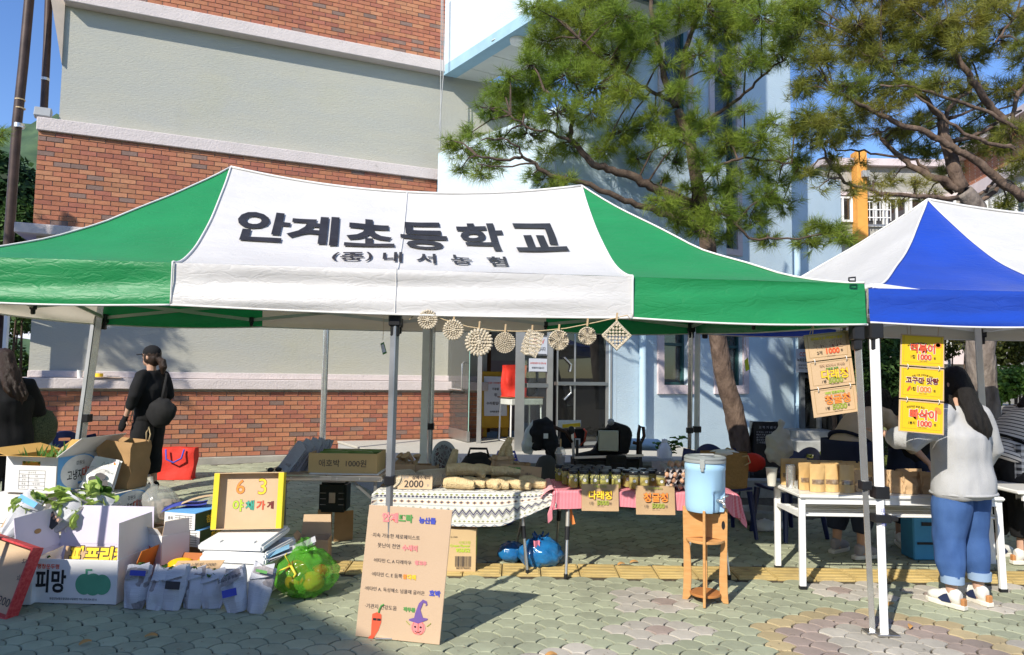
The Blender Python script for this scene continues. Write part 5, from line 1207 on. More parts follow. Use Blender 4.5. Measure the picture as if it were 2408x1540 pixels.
# --- small zucchini carton and the red rimmed tray at the far left
def left_front():
 w,d,h=.27,.34,.23;loc=V((-3.28,4.88,gz(4.75)+.004))
 t=carton('produce_carton','small white young pumpkin carton with a green logo left of the lilac carton',loc,rad(4),w,d,h,K['white'],K['kraftlt'],[('f',.09,12),('r',.08,20)])
 o,x=face(t,'f',w,d,h);mb=MB();disc(mb,o,x,-.02,.0,.06,.055,TEA,n=20);quadp(mb,o,x,-.09,.07,-.06,-.005,WHT,.0015);text(mb,'친금애호박',o+V((.0,0,-.05)),x,ZU,w=.19,bold=.02,mi=GRN,lift=.002);mb.obj('print',INKS,t,local=True)
 mb=MB();rr=random.Random(4);leaves(mb,(0,0,h-.05),26,.09,.12,.018,rr,.9);mb.obj('vegetable_leaves',lettd,t,local=True,smooth=180)
 # tray
 redf=mat('red_patterned_rim',(.50,.03,.035),.45,vs=60,c2=(.66,.10,.09),bump=.2)
 t=thing('tray','handwritten price tray with a shiny red rim leaning at the far left edge','tray',g(-10,1440),rad(-20),rx=rad(-14),ry=rad(8))
 mb=MB();mb.box((-.05,.0,.22),(.42,.012,.42));mb.obj('board',K['kraftlt'],t,local=True)
 mb=MB()
 for c,dm in(((.165,-.02,.22),(.014,.08,.45)),((-.27,-.02,.22),(.014,.08,.45)),((-.05,-.02,.005),(.42,.08,.014)),((-.05,-.02,.435),(.42,.08,.014))):mb.box(c,dm)
 mb.obj('rim',redf,t,local=True,bevel=.003)
 mb=MB();text(mb,'5개',(.09,-.007,.34),(1,0,0),(0,0,1),h=.035,mi=0);text(mb,'☆',(.09,-.007,.24),(1,0,0),(0,0,1),h=.04,mi=0);text(mb,'2000',(.06,-.007,.08),(1,0,0),(0,0,1),h=.05,mi=0);mb.obj('lettering',K['ink'],t,local=True)
 # box under the lettuce wraps
 w,d,h=.62,.40,.30;loc=V((-3.62,5.35,gz(5.2)+.004))
 t=carton('produce_carton','grey white carton with two small printed lines under the lettuce wraps',loc,rad(3),w,d,h,K['white'],K['kraft'],[('b',.1,40)],open_=False)
 o,x=face(t,'f',w,d,h);mb=MB();text(mb,'이 박스는 친환경에서 재활용하여',o+V((.02,0,.05)),x,ZU,w=.19,mi=INK,bold=.02);text(mb,'제작 되었습니다.',o+V((-.02,0,.02)),x,ZU,w=.10,mi=INK,bold=.02);disc(mb,o,x,.17,.03,.025,.032,MAR,n=16);mb.obj('print',INKS,t,local=True)
 t=carton('produce_carton','plain brown carton supporting the lettuce wraps beside the lilac carton',V((-3.05,5.45,gz(5.45)+.004)),0,.45,.3,.36,K['kraftdk'],None,open_=False)
 t=carton('produce_carton','white carton supporting the stacked leek cartons at the bottom',V((-3.72,6.0,gz(6.0)+.004)),rad(-6),.80,.50,.235,K['white'],K['kraft'],open_=False)
left_front()
def wrap(label,p,tilt,rz,w,h,seed,group,greens=True,dep=.1,name='newspaper_wrap',folded=True):
 """a bundle rolled in newsprint: broad open mouth above, pinched foot"""
 t=thing(name,label,'wrapped bundle',p,rz,group,rx=tilt[0],ry=tilt[1]);rr=random.Random(seed);mb=MB();ph=rr.uniform(0,50)
 def fn(i,j):
  a=2*math.pi*i;z=h*j;k=((.30+.70*min(1,j*1.5)**.7)if greens else(.66+.34*min(1,j*1.8)**.8)*(1-.10*max(0,j-.6)));x=w/2*math.cos(a)*k;y=dep*math.sin(a)*(.35+.65*min(1,j*1.3))*((1-.15*j)if greens else(1-.80*max(0,j-.35)/.65))
  q=.016*noise.noise(V((x*13+ph,y*13,z*7)))+.012*abs(noise.noise(V((a*2+ph,z*6,1))))
  return V((x*(1+q*5),y+q*2.0*math.sin(a*3+ph),z+((.03*math.sin(a+ph)+.02*math.cos(3*a))if greens else(.022*math.cos(a)*math.sin(ph)+.016*noise.noise(V((x*22,ph,3)))))*j))
 mb.grid(fn,22,12);o=mb.obj('paper',NEWS,t,local=True,smooth=28)
 if folded:
  mb=MB();ly=-dep*.9
  def f2(i,j):x=(-.45+.9*i)*w*(.9+.1*j);return V((x,(-dep*(1.04-1.2*(2*i-1)**2*.5)if greens else-dep*(.36+.36*j)*(1-.5*(2*i-1)**2))-.008+.006*noise.noise(V((x*20+ph,j*3,2))),h*(.99-.26*j)+.05*(i-.5)))
  mb.grid(f2,10,4);mb.obj('folded_collar',NEWS,t,local=True,smooth=30)
 if greens:
  mb=MB();ruffle(mb,(0,-.03,h*.95),30,w*.42,rr);mb.obj('lettuce_leaves',lettuce,t,local=True,smooth=180)
  mb=MB();leaves(mb,(0,.02,h*.98),2,w*.26,.12,.05,rr,.9);mb.obj('lower_leaves',lettd,t,local=True,smooth=180)
 return t
def lettuces():
 gname='lettuce bundles rolled in newspaper'
 for k,(u,v,y,rz,ty,w,h,lb)in enumerate(((10,1262,5.18,-.1,.42,.21,.30,'leftmost newspaper wrap of lettuce with a blue printed rim'),(88,1262,5.15,-.2,.62,.23,.36,'newspaper wrap of lettuce printed with men in dark suits'),(165,1258,5.22,-.1,.50,.25,.33,'newspaper wrap of broad lettuce leaves next to the lilac carton'))):
  p=at(u,v,y);t=wrap(lb,p,(rad(-28),ty),rz,w,h,40+k,gname,True,.065)
  if k==1:
   mb=MB();quadp(mb,(0,-.075,.15),(1,0,0),-.03,.075,-.045,.045,0);
   for i in range(3):disc(mb,(0,-.077,.15),(1,0,0),-.01+i*.03,.02,.011,.014,1,.001,12)
   mb.obj('photo_print',[K['ink'],mat('print_skin',(.45,.25,.17))],t,local=True)
  if k==0:
   mb=MB();quadp(mb,(0,-.078,.28),(1,0,0),-.07,.08,-.03,.01,0);mb.obj('blue_print',[K['skyblue']],t,local=True)
lettuces()
# --- stacked leek cartons
def leek(label,loc,rz,w,d,h,open_,flaps):
 t=carton('leek_carton',label,loc,rz,w,d,h,K['white'],mat('orange_card',(.60,.35,.10),.7,var=.06),flaps,open_=open_,group='white leek cartons',hole=(.16,.035,h-.055)if open_ else None)
 o,x=face(t,'r',w,d,h);mb=MB();e=d
 quadp(mb,o,x,-e*.48,-e*.05,-h*.48,h*.48,SKY,.001);disc(mb,o,x,-.02,0,e*.38,h*.50,SKY,.0015,28);disc(mb,o,x,-.035,0,e*.365,h*.48,WHT,.002,28)
 text(mb,'강원도',o+V((0,-.03,h*.26)),x,ZU,w=.10,bold=.01,mi=BLK,lift=.003);text(mb,'고냉지',o+V((0,-.09,-.02)),x,ZU,w=.17,h=.085,bold=.02,mi=BLK,lift=.003);text(mb,'대파',o+V((0,.055,-.012)),x,ZU,w=.115,h=.095,bold=.02,mi=RED,lift=.003)
 quadp(mb,o,x,-.05,.02,-h*.35,-h*.28,SKY,.003);mb.obj('side_print',INKS,t,local=True)
 if open_:
  o,x=face(t,'f',w,d,h);mb=MB();x0,x1,z0,z1=-.10,.13,-h*.40,h*.12
  for i in range(6):z=z0+(z1-z0)*i/5;quadp(mb,o,x,x0,x1,z-.0012,z+.0012,INK)
  for xx in(x0,x0+.085,x1):quadp(mb,o,x,xx-.0012,xx+.0012,z0,z1 if xx!=x0+.085 else z1-(z1-z0)/5,INK,.0013)
  rows=['표 시 사 항','품 목','산 지','등 급','무 게'];vals=['','대파','국내산','특·상·보통','10kg']
  for i in range(5):
   z=z1-(z1-z0)*(i+.5)/5
   if i:text(mb,rows[i],o+x*(x0+.042)+ZU*z,x,ZU,h=.014,mi=INK);text(mb,vals[i],o+x*(x0+.155)+ZU*z,x,ZU,h=.014,mi=INK)
   else:text(mb,rows[0],o+x*(x0+.115)+ZU*z,x,ZU,h=.014,mi=INK)
  mb.obj('front_print',INKS,t,local=True)
  mb=MB();rr=random.Random(9)
  for i in range(70):
   b=V((rr.uniform(-w*.44,w*.44),rr.uniform(-d*.4,d*.4),h-.07));dd=V((rr.gauss(.1,.5),rr.gauss(-.1,.4),1)).normalized();L=rr.uniform(.10,.19);s=dd.cross(V((rr.gauss(0,1),1,0))).normalized()*.008
   mb.add([b-s,b+s,b+dd*L*.6+s*.8,b+dd*L*.6-s*.8,b+dd*L+V((0,0,-.01))],[(0,1,2,3),(3,2,4)])
  mb.obj('leek_leaves',mat('leek_green',(.07,.17,.03),.4,c2=(.16,.30,.07),island=.3,trans=.2),t,local=True)
 else:
  mb=MB();
  for k in range(2):mb.box((-.06+k*.25,0,h+.0015),(.02,d*.6,.001))
  mb.obj('top_print',K['ink'],t,local=True)
 return t
zb=lambda y,v,u=190:at(u,v,y).z
leek('lower white leek carton whose right side print shows beside the clear plastic bag',V((-3.40,6.05,gz(6.0)+.245)),rad(-9),.46,.62,.245,False,[])
t_=carton('leek_carton','plain white carton under the open leek carton, left in the stack',V((-3.93,6.05,gz(6.0)+.245)),rad(-6),.44,.56,.245,K['white'],K['kraft'],open_=False,group='white leek cartons')
leek('upper open leek carton with green tips showing and a printed table on its front',V((-3.83,6.02,gz(6.0)+.50)),rad(-7),.45,.58,.29,True,[('f',.11,82),('l',.2,76),('r',.25,52,K['white']),('b',.14,60)])
def bagthings():
 # kraft carrier bag and the shoe advert wrap on the leek carton
 z=gz(6.0)+.49
 t=thing('paper_bag','large kraft paper carrier bag with a rope handle on the leek cartons','bag',V((-3.36,6.15,z+.004)),rad(-12),ry=rad(4))
 mb=MB();w,d,h=.34,.22,.40
 def fn(i,j):
  a=i*4;s=int(a)%4;f=a-int(a);c=[(-w/2,-d/2),(w/2,-d/2),(w/2,d/2),(-w/2,d/2)];p,q=c[s],c[(s+1)%4]
  x=p[0]+(q[0]-p[0])*f;y=p[1]+(q[1]-p[1])*f;n=noise.noise(V((x*7,y*7,j*4)))*.02;return V((x+n-.02*j,y+n+(.02*j if s==2 else 0),h*j))
 mb.grid(fn,32,8);mb.add([(-w/2,-d/2,.002),(w/2,-d/2,.002),(w/2,d/2,.002),(-w/2,d/2,.002)],[(0,1,2,3)]);mb.obj('bag_body',K['kraftdk'],t,local=True,smooth=30)
 mb=MB();mb.tube([(.13,.09,h-.01),(.12,.09,h+.07),(.14,.09,h+.12),(.17,.08,h+.06),(.16,.08,h-.01)],.006,6);mb.obj('handle',K['rope'],t,local=True,smooth=180)
 t=thing('newspaper_wrap','flat newspaper wrap printed with dark sport shoes leaning on the kraft bag','wrapped bundle',V((-3.42,5.86,z+.02)),rad(-6),rx=rad(-20),ry=rad(8))
 mb=MB();mb.grid(lambda i,j:V(((-.14+.28*i)*(1-.2*j),-.03*math.sin(math.pi*i)*math.sin(math.pi*min(1,j+.1))+.006*noise.noise(V((i*6,j*6,2))),.27*j)),12,12);mb.grid(lambda i,j:V(((-.14+.28*i)*(1-.2*j),.04,.27*j)),4,4);mb.obj('paper',K['white'],t,local=True,smooth=60)
 mb=MB();o=V((0,-.038,.13));x=V((1,0,0))
 for cx,cz,rx_,rz_ in((-.01,-.05,.055,.026),(.03,-.02,.05,.028),(.05,-.075,.06,.03),(.09,-.075,.03,.035)):disc(mb,o,x,cx,cz,rx_,rz_,INK,.002+cx*.004,18)
 for k in range(5):quadp(mb,o,x,-.10,.09-.01*k,.045-k*.011,.047-k*.011,INK)
 text(mb,'49,900',o+V((.07,0,.03)),x,ZU,h=.013,bold=.02,mi=INK);text(mb,'Arnold',o+V((.05,0,.085)),x,ZU,w=.08,mi=INK,slant=.4)if False else None
 mb.tube([o+V((.0,0,.075)),o+V((.015,0,.1)),o+V((.03,0,.075)),o+V((.05,0,.1)),o+V((.06,0,.08)),o+V((.085,0,.09))],.0016,4,INK);disc(mb,o,x,.11,.095,.012,.008,ORA);disc(mb,o,x,.105,.105,.008,.006,RED)
 mb.obj('advert_print',INKS,t,local=True)
 # clear plastic bag
 cb=mat('clear_polythene',(.55,.55,.52),.18,var=.1,alpha=.42,spec=.8,bump=1,bs=14)
 t=thing('plastic_bag','clear knotted plastic bag holding papers right of the leek cartons','bag',V((-3.03,6.15,gz(6.15)+.16)))
 carton('produce_carton','low brown carton under the clear plastic bag',V((-3.03,6.2,gz(6.2)+.004)),0,.36,.3,.155,K['kraftdk'],open_=False)
 mb=MB();mb.ball((0,0,.17),(.17,.15,.165),26,18,f=lambda d:1+.10*noise.noise(d*2.5)+.05*noise.noise(d*6));mb.tube([(-.05,0,.32),(-.06,0,.36),(-.09,.01,.40)],[.03,.012,.03],8);mb.obj('bag_body',cb,t,local=True,smooth=180)
 mb=MB();rr=random.Random(2)
 for i in range(7):mb.box((rr.uniform(-.07,.07),rr.uniform(-.05,.05),.13+rr.uniform(-.03,.05)),(.12,.006,.15),rr.uniform(-.6,.6),rx=rr.uniform(-.3,.3))
 mb.obj('papers',mat('bag_papers',(.42,.34,.28),.8,var=.3,vs=15),t,local=True)
bagthings()
# --- right part of the stall: small cartons, orange carton, cool box, sign lid, newspaper bags
def right_part():
 t=carton('produce_carton','narrow white carton with red hand hole between lilac and blue cartons',V((-2.52,5.22,gz(5.2)+.004)),rad(-32),.30,.22,.36,K['white'],K['kraftlt'],[('f',.06,30),('r',.1,5)])
 o,x=face(t,'f',.30,.22,.36);mb=MB();disc(mb,o,x,.0,.08,.03,.015,RED,n=14);quadp(mb,o,x,-.11,-.05,-.02,.04,OLI);text(mb,'농산물',o+V((.04,0,-.0)),x,ZU,w=.1,mi=INK);text(mb,'양상추',o+V((.05,0,-.08)),x,ZU,w=.12,bold=.02,mi=MAR);mb.obj('print',INKS,t,local=True)
 gname='blue topped fruit cartons'
 for k,(dz,dx,lb)in enumerate(((0,.04,'lower of two blue and white printed fruit cartons behind the yellow peppers'),(.125,0,'upper of two blue and white printed fruit cartons behind the yellow peppers'))):
  w,d,h=.27,.36,.12;t=carton('fruit_carton',lb,V((-2.44+dx,5.55,gz(5.5)+.205+dz)),rad(-14),w,d,h,K['white'],K['skyblue'],open_=False,group=gname)
  mb=MB();mb.box((0,0,h+.003),(w,d,.003));mb.obj('lid_print',K['skyblue'],t,local=True)
  o,x=face(t,'f',w,d,h);mb=MB()
  for r_ in range(6):quadp(mb,o,x,-.04,.115,.04-r_*.017,.043-r_*.017,INK)
  for r_ in range(3):quadp(mb,o,x,.0+r_*.05,.002+r_*.05,-.045,.043,INK,.0012)
  text(mb,'품목',o+V((-.08,0,.02)),x,ZU,h=.022,mi=INK);o,x=face(t,'r',w,d,h);quadp(mb,o,x,-d/2,d/2,-h/2,h/2,15);text(mb,'참외',o,x,ZU,h=.06,bold=.03,mi=YEL,lift=.002);mb.obj('print',INKS+[mat('dark_green_print',(.05,.09,.03),.6)],t,local=True)
 carton('produce_carton','brown base carton under the blue fruit cartons',V((-2.40,5.6,gz(5.6)+.004)),rad(-10),.4,.34,.19,K['kraftdk'],open_=False)
 t=carton('fruit_carton','open blue sided fruit carton behind the cool box sign',V((-2.16,5.75,gz(5.75)+.004)),rad(-24),.2,.3,.26,mat('blue_photo_card',(.10,.25,.42),.6,vs=14,c2=(.16,.22,.12)),K['kraftlt'],[('l',.1,10,K['whiteink']),('b',.08,20)],group=gname)
 t=thing('paper_sheet','blue and kraft paper sheets lying on top of the fruit cartons','paper',V((-2.55,5.6,gz(5.5)+.47)),rad(20),ry=rad(-12));mb=MB();mb.grid(lambda i,j:V((-.16+.32*i,-.1+.2*j,.02*math.sin(i*5))),8,4);mb.obj('sheet',K['blue'],t,local=True);mb=MB();mb.grid(lambda i,j:V((-.02+.34*i,-.06+.1*j,.018+.015*math.sin(i*4))),8,3);mb.obj('card_strip',K['kraftlt'],t,local=True)
 # orange carton with peppers
 orc=mat('orange_carton',(.62,.20,.035),.6,var=.05,vs=6)
 w,d,h=.44,.34,.16;loc=V((-2.32,5.0,gz(4.95)+.004));t=carton('produce_carton','open orange carton with scribbled prices holding yellow sweet peppers',loc,rad(-6),w,d,h,orc,mat('dark_orange_inside',(.42,.13,.03),.7),[('l',.16,-20,orc),('b',.07,25),('f',.015,60)])
 o,x=face(t,'f',w,d,h);mb=MB();text(mb,'고구마 3개 2000',o,x,ZU,w=.36,bold=.0,mi=INK);mb.obj('lettering',INKS,t,local=True)
 mb=MB();mb.box((.05,.05,h-.03),(.26,.2,.02));mb.obj('false_floor',orc,t,local=True)
 yp=mat('yellow_pepper_skin',(.85,.45,.01),.22,var=.12,vs=6,coat=.4);st_=mat('pepper_stalk',(.12,.22,.04),.5)
 for k,(dx,dy,L,rz,lb)in enumerate(((.02,.04,.085,.3,'long yellow sweet pepper lying in the orange carton'),(.16,.03,.05,1.4,'short blocky yellow sweet pepper beside the long one'))):
  p=thing('sweet_pepper',lb,'pepper',loc+V((dx,dy,h+.02)),rz);mb=MB()
  def fm(dv,L=L):a=math.atan2(dv.y,dv.z);return 1+.10*math.cos(4*a)-(.12 if dv.x>.85 else 0)
  mb.ball((0,0,0),(L,.047,.043),20,14,f=fm);mb.obj('flesh',yp,p,local=True,smooth=180)
  mb=MB();mb.tube([(L*.8,0,.0),(L+.012,.004,.008),(L+.026,.01,.014)],[.014,.007,.006],7);mb.obj('stalk',st_,p,local=True,smooth=180)
 # polystyrene cool box
 eps=mat('polystyrene',(.82,.82,.81),.75,var=.03,vs=60,bump=.25,bs=160)
 loc=V((-1.86,5.16,gz(5.0)+.004));rz=rad(-7);t=thing('cool_box','white polystyrene cool box with its lid set slightly askew','cool box',loc,rz)
 w,d,h=.46,.50,.30;mb=MB();mb.box((0,0,.02),(w,d,.04));th=.03
 for c,dm in(((0,-d/2+th/2,h/2+.02),(w,th,h-.04)),((0,d/2-th/2,h/2+.02),(w,th,h-.04)),((-w/2+th/2,0,h/2+.02),(th,d-2*th,h-.04)),((w/2-th/2,0,h/2+.02),(th,d-2*th,h-.04))):mb.box(c,dm)
 mb.obj('tub',eps,t,local=True,bevel=.012,smooth=40,seg=2);mb=MB();mb.box((0,-.005,h-.055),(w+.02,d+.02,.05));mb.obj('tub_rim',eps,t,local=True,bevel=.012,smooth=40,seg=2)
 mb=MB();mb.box((0,0,.025),(w+.0,d+.02,.055));X=Matrix.Translation((-.05,.02,h+.01))@Matrix.Rotation(rad(4),4,'Z')@Matrix.Rotation(rad(3),4,'X');mb2=MB();mb2.add(mb.v,mb.f,0,X);mb2.obj('lid',eps,t,local=True,bevel=.015,smooth=40,seg=2)
 mb=MB()
 for sx in(-.12,.12):mb.box((sx,-.20,.058),(.07,.05,.008));mb.box((sx,.2,.058),(.07,.05,.008))
 mb2=MB();mb2.add(mb.v,mb.f,0,X);mb2.obj('lid_lug',eps,t,local=True,bevel=.003)
 # vegetable shop sign in a yellow rimmed carton lid
 yl=mat('yellow_card',(.72,.58,.03),.6,var=.05)
 t=thing('shop_sign','yellow rimmed carton lid hand lettered as a vegetable shop sign on the cool box','sign',loc+V((-.06,.10,h+.085)),rad(3),rx=rad(-9),ry=rad(-1.2))
 w,h2=.50,.40;mb=MB();mb.box((0,0,h2/2),(w,.005,h2));mb.obj('board',K['kraftlt'],t,local=True)
 for c,dm in(((-w/2,-.03,h2/2),(.006,.065,h2)),((w/2,-.03,h2/2),(.006,.065,h2)),((0,-.03,h2),(w,.065,.006)),((0,-.03,.0),(w,.065,.006))):
  mb=MB();mb.box(c,dm);mb.obj('rim',yl if abs(c[0])>.1 else K['kraftlt'],t,local=True)
 for sx in(-1,1):mb=MB();mb.box((sx*(w/2-.018),-.0615,h2/2),(.036,.003,h2));mb.obj('rim_lip',yl,t,local=True)
 mb=MB();o=V((0,-.003,0));x=V((1,0,0))
 for s,cx,cz,hh,col in(('6',-.075,.30,.10,ORA),('3',.085,.30,.115,YEL)):outlined(mb,s,o+V((cx,0,cz)),x,ZU,h=hh,fill=col,line=MAR,fat=.0,edge=.016)
 for s,cx,hh,col in(('야',-.085,.085,LIM),('채',.0,.07,TEA),('가',.08,.065,RED),('게',.15,.055,MAR)):outlined(mb,s,o+V((cx,0,.165)),x,ZU,h=hh,fill=col,line=INK,fat=.028,edge=.016)
 mb.obj('lettering',INKS,t,local=True)
 # price card over the bags
 t=thing('price_card','long narrow brown price card lying over the newspaper bags','sign',V((-2.08,4.80,gz(4.8)+.25)),rad(-8),ry=rad(-4));mb=MB();mb.box((0,0,0),(.34,.09,.004),rx=.5);mb.obj('card',K['kraft'],t,local=True);mb=MB();text(mb,'고추 1봉지 1000',(0,-.005,.006),(1,0,0),(0,.87,.48),w=.26,mi=0);mb.obj('lettering',K['ink'],t,local=True)
 mg=carton('produce_carton','magenta and grey carton corner hidden between orange carton and cool box',V((-2.10,5.12,gz(5.1)+.004)),rad(-5),.10,.3,.2,mat('magenta_card',(.30,.03,.10),.5),K['white'],[('l',.14,-25,K['kraft'])])
right_part()
def paperbags():
 gname='newspaper bags of vegetables in the front row'
 spec=[(300,1440,-.05,.02,.20,.27,'first newspaper bag from the left in the front row, with blue print'),(345,1446,.1,.20,.17,.26,'slim tilted newspaper bag, second from the left in the front row'),(388,1444,0,.04,.19,.27,'newspaper bag with a dark photo block, third in the front row'),(436,1442,-.05,.02,.19,.255,'plain printed newspaper bag in the middle of the front row'),(487,1440,0,-.03,.22,.24,'broad sagging newspaper bag in front of the cool box'),(545,1452,.15,-.22,.20,.26,'newspaper bag leaning left with an upside down headline collar'),(590,1450,-.2,.12,.20,.30,'rightmost tall newspaper bag beside the green plastic bag')]
 for k,(u,v,rz,ty,w,h,lb)in enumerate(spec):
  p=g(u,v);t=wrap(lb,p+V((0,.07+.02*(k%2),.004)),(rad(-10),ty),rz,w*.86,h,60+k,gname,False,.065)
  mb=MB();o=V((0,-.062,0));x=V((1,0,0))
  if k==0:quadp(mb,o,x,-.02,.085,h*.78,h*.90,BLU,.014)
  if k==2:quadp(mb,o,x,-.03,.065,h*.50,h*.68,INK,.004)
  if k==5:text(mb,'화제의 분양현장',o+V((.0,-.012,h*.86)),(-1,0,-.12),(0,0,-1),w=.15,bold=.02,mi=INK,lift=-.004);quadp(mb,o,x,-.06,.03,h*.42,h*.60,BLU,.004)
  if k==6:quadp(mb,o,x,-.02,.06,h*.86,h*.92,GRN,.016)
  if mb.v:mb.obj('print',INKS,t,local=True)
  mb=MB();rr=random.Random(k);leaves(mb,(0,.01,h*.86),4,.03,.05,.025,rr,1.0);mb.obj('greens',lettd,t,local=True,smooth=180)
paperbags()
def greenbag():
 gb=mat('green_polythene',(.16,.55,.05),.14,vs=8,c2=(.10,.42,.04),trans=.35,alpha=.60,spec=.6,bump=2.4,bs=8)
 c=g(703,1418)+V((0,.14,0));t=thing('plastic_bag','translucent green knotted plastic bag full of red and orange vegetables','bag',c)
 def fb(d):
  a=math.atan2(d.y,d.x);k=1+.13*noise.noise(d*2.2)+.06*noise.noise(d*7)-.16*max(0,-d.z)**3-.10*max(0,d.z)**4*-1+.045*max(0,d.z)*math.sin(a*9+3*noise.noise(d*2))+.02*abs(noise.noise(d*5));return k
 mb=MB();mb.ball((0,0,.150),(.215,.17,.165),64,40,f=fb);mb.obj('bag_body',gb,t,local=True,smooth=180)
 mb=MB();k=V((.02,-.06,.325));mb.ball(k,(.022,.02,.018),10,8)
 for a,l in((2.3,.09),(.6,.07),(1.6,.10),(-2.6,.06)):
  d=V((math.cos(a),-.3,math.sin(a)));s=d.cross(V((0,1,0))).normalized();mb.grid(lambda i,j:k+d*(l*j)+s*((i-.5)*.075*j**.6)+V((0,.012*math.sin(i*9+j*4),0)),8,6)
 mb.obj('knot',gb,t,local=True,smooth=180)
 yl=mat('yellow_ribbon',(.75,.62,.06),.4);mb=MB();pts=[V((-.06,-.15,.25)),V((-.13,-.17,.22)),V((-.19,-.19,.13)),V((-.205,-.20,.05)),V((-.215,-.21,.005))];mb.tube(pts,[.014,.010,.009,.009,.016],6,ratio=.4);mb.tube([V((-.06,-.15,.25)),V((-.10,-.16,.32)),V((-.09,-.15,.33))],.010,6,ratio=.4);mb.tube([V((-.06,-.155,.25)),V((-.02,-.17,.20)),V((-.04,-.17,.17))],.009,6);mb.obj('drawstring',yl,t,local=True,smooth=180)
 for(x,y,z,r,m)in((-.05,-.05,.20,.07,'r'),(.06,-.06,.12,.08,'o'),(.0,.04,.10,.09,'o'),(-.08,.03,.09,.07,'y'),(.09,.04,.16,.06,'r'),(-.06,-.1,.21,.05,'r')):
  mb=MB();mb.ball((x,y,z),(r,r*.85,r*.8),14,10,f=lambda d:1+.08*math.cos(4*math.atan2(d.y,d.x)));mb.obj('vegetable',{'r':mat('red_veg',(.65,.04,.015),.3),'o':mat('orange_veg',(.75,.25,.03),.3),'y':mat('yellow_veg',(.75,.55,.05),.3)}[m],t,local=True,smooth=180)
 # papers and open carton behind
 p=g(727,1330);t=carton('produce_carton','small open brown carton with raised kraft flap behind the green plastic bag',p+V((0,.12,.004)),rad(6),.25,.2,.19,K['kraft'],K['kraftlt'],[('b',.16,8),('l',.05,40)])
 t=thing('newspaper_stack','folded colour newspapers slanting between cool box and green bag','newspaper',V((-1.55,5.03,gz(5)+.28)),rad(18),ry=rad(-20));mb=MB()
 for k in range(4):mb.grid(lambda i,j,k=k:V((-.17+.34*i+.01*k,-.09+.18*j,.006*k+.010*math.sin(i*3+k))),8,4)
 mb.obj('sheets',NEWSF,t,local=True,smooth=60);mb=MB();mb.grid(lambda i,j:V((-.14+.16*i,-.075+.13*j,.028+.010*math.sin((.1+.5*i)*3))),4,3);mb.obj('blue_photo',mat('blue_photo_print',(.18,.38,.55),.5),t,local=True)
 for k,(u,v,rz)in enumerate(((355,1500,.3),(200,1516,1.0),(1490,1325,.2),(2095,1425,.5),(2140,1478,.9),(1295,1545,.2),(660,1262,.1),(1280,1268,1.3),(1460,1330,.4))):
  t=thing('fallen_leaf',['curled orange fallen leaf near the bottom edge left of the big board','small yellow fallen leaf near the bottom left corner','brown fallen leaf in the shade by the yellow tactile strip','long orange fallen leaf on green pavers right of the wooden stand','orange fallen leaf on the yellow ring of pavers','tan fallen leaf at the bottom edge right of the big board','dull brown leaf in the tent shade under the left folding table','brown leaf in the tent shade under the patterned tablecloth','dark twiggy leaf on the edge of the yellow tactile strip'][k],'leaf',g(u,v)+V((0,0,.008)),rz);mb=MB();mb.grid(lambda i,j:V(((i-.5)*.07,(j-.5)*.03*math.sin(math.pi*(i*.9+.05)),.012*math.sin(i*3)+.008*j)),6,3);mb.obj('blade',mat('dry_leaf',(.48,.25,.08),.7,var=.2),t,local=True)
greenbag()
def litter():
 mb=MB();rr=random.Random(31)
 for i in range(420):
  u,v=rr.uniform(-60,2480),1545-330*rr.random()**1.5;p=g(u,v)+V((0,0,.006));r=rr.uniform(.003,.012);a=rr.uniform(0,6.3);c,s=math.cos(a)*r,math.sin(a)*r
  mb.add([p+V((c,s,0)),p+V((-s*.5,c*.5,.003)),p+V((-c,-s,.001)),p+V((s*.5,-c*.5,.004))],[(0,1,2,3)])
 mb.obj('ground_litter',mat('litter_bits',(.14,.09,.045),.9,c2=(.36,.30,.22),island=.5),kind='stuff')
litter()
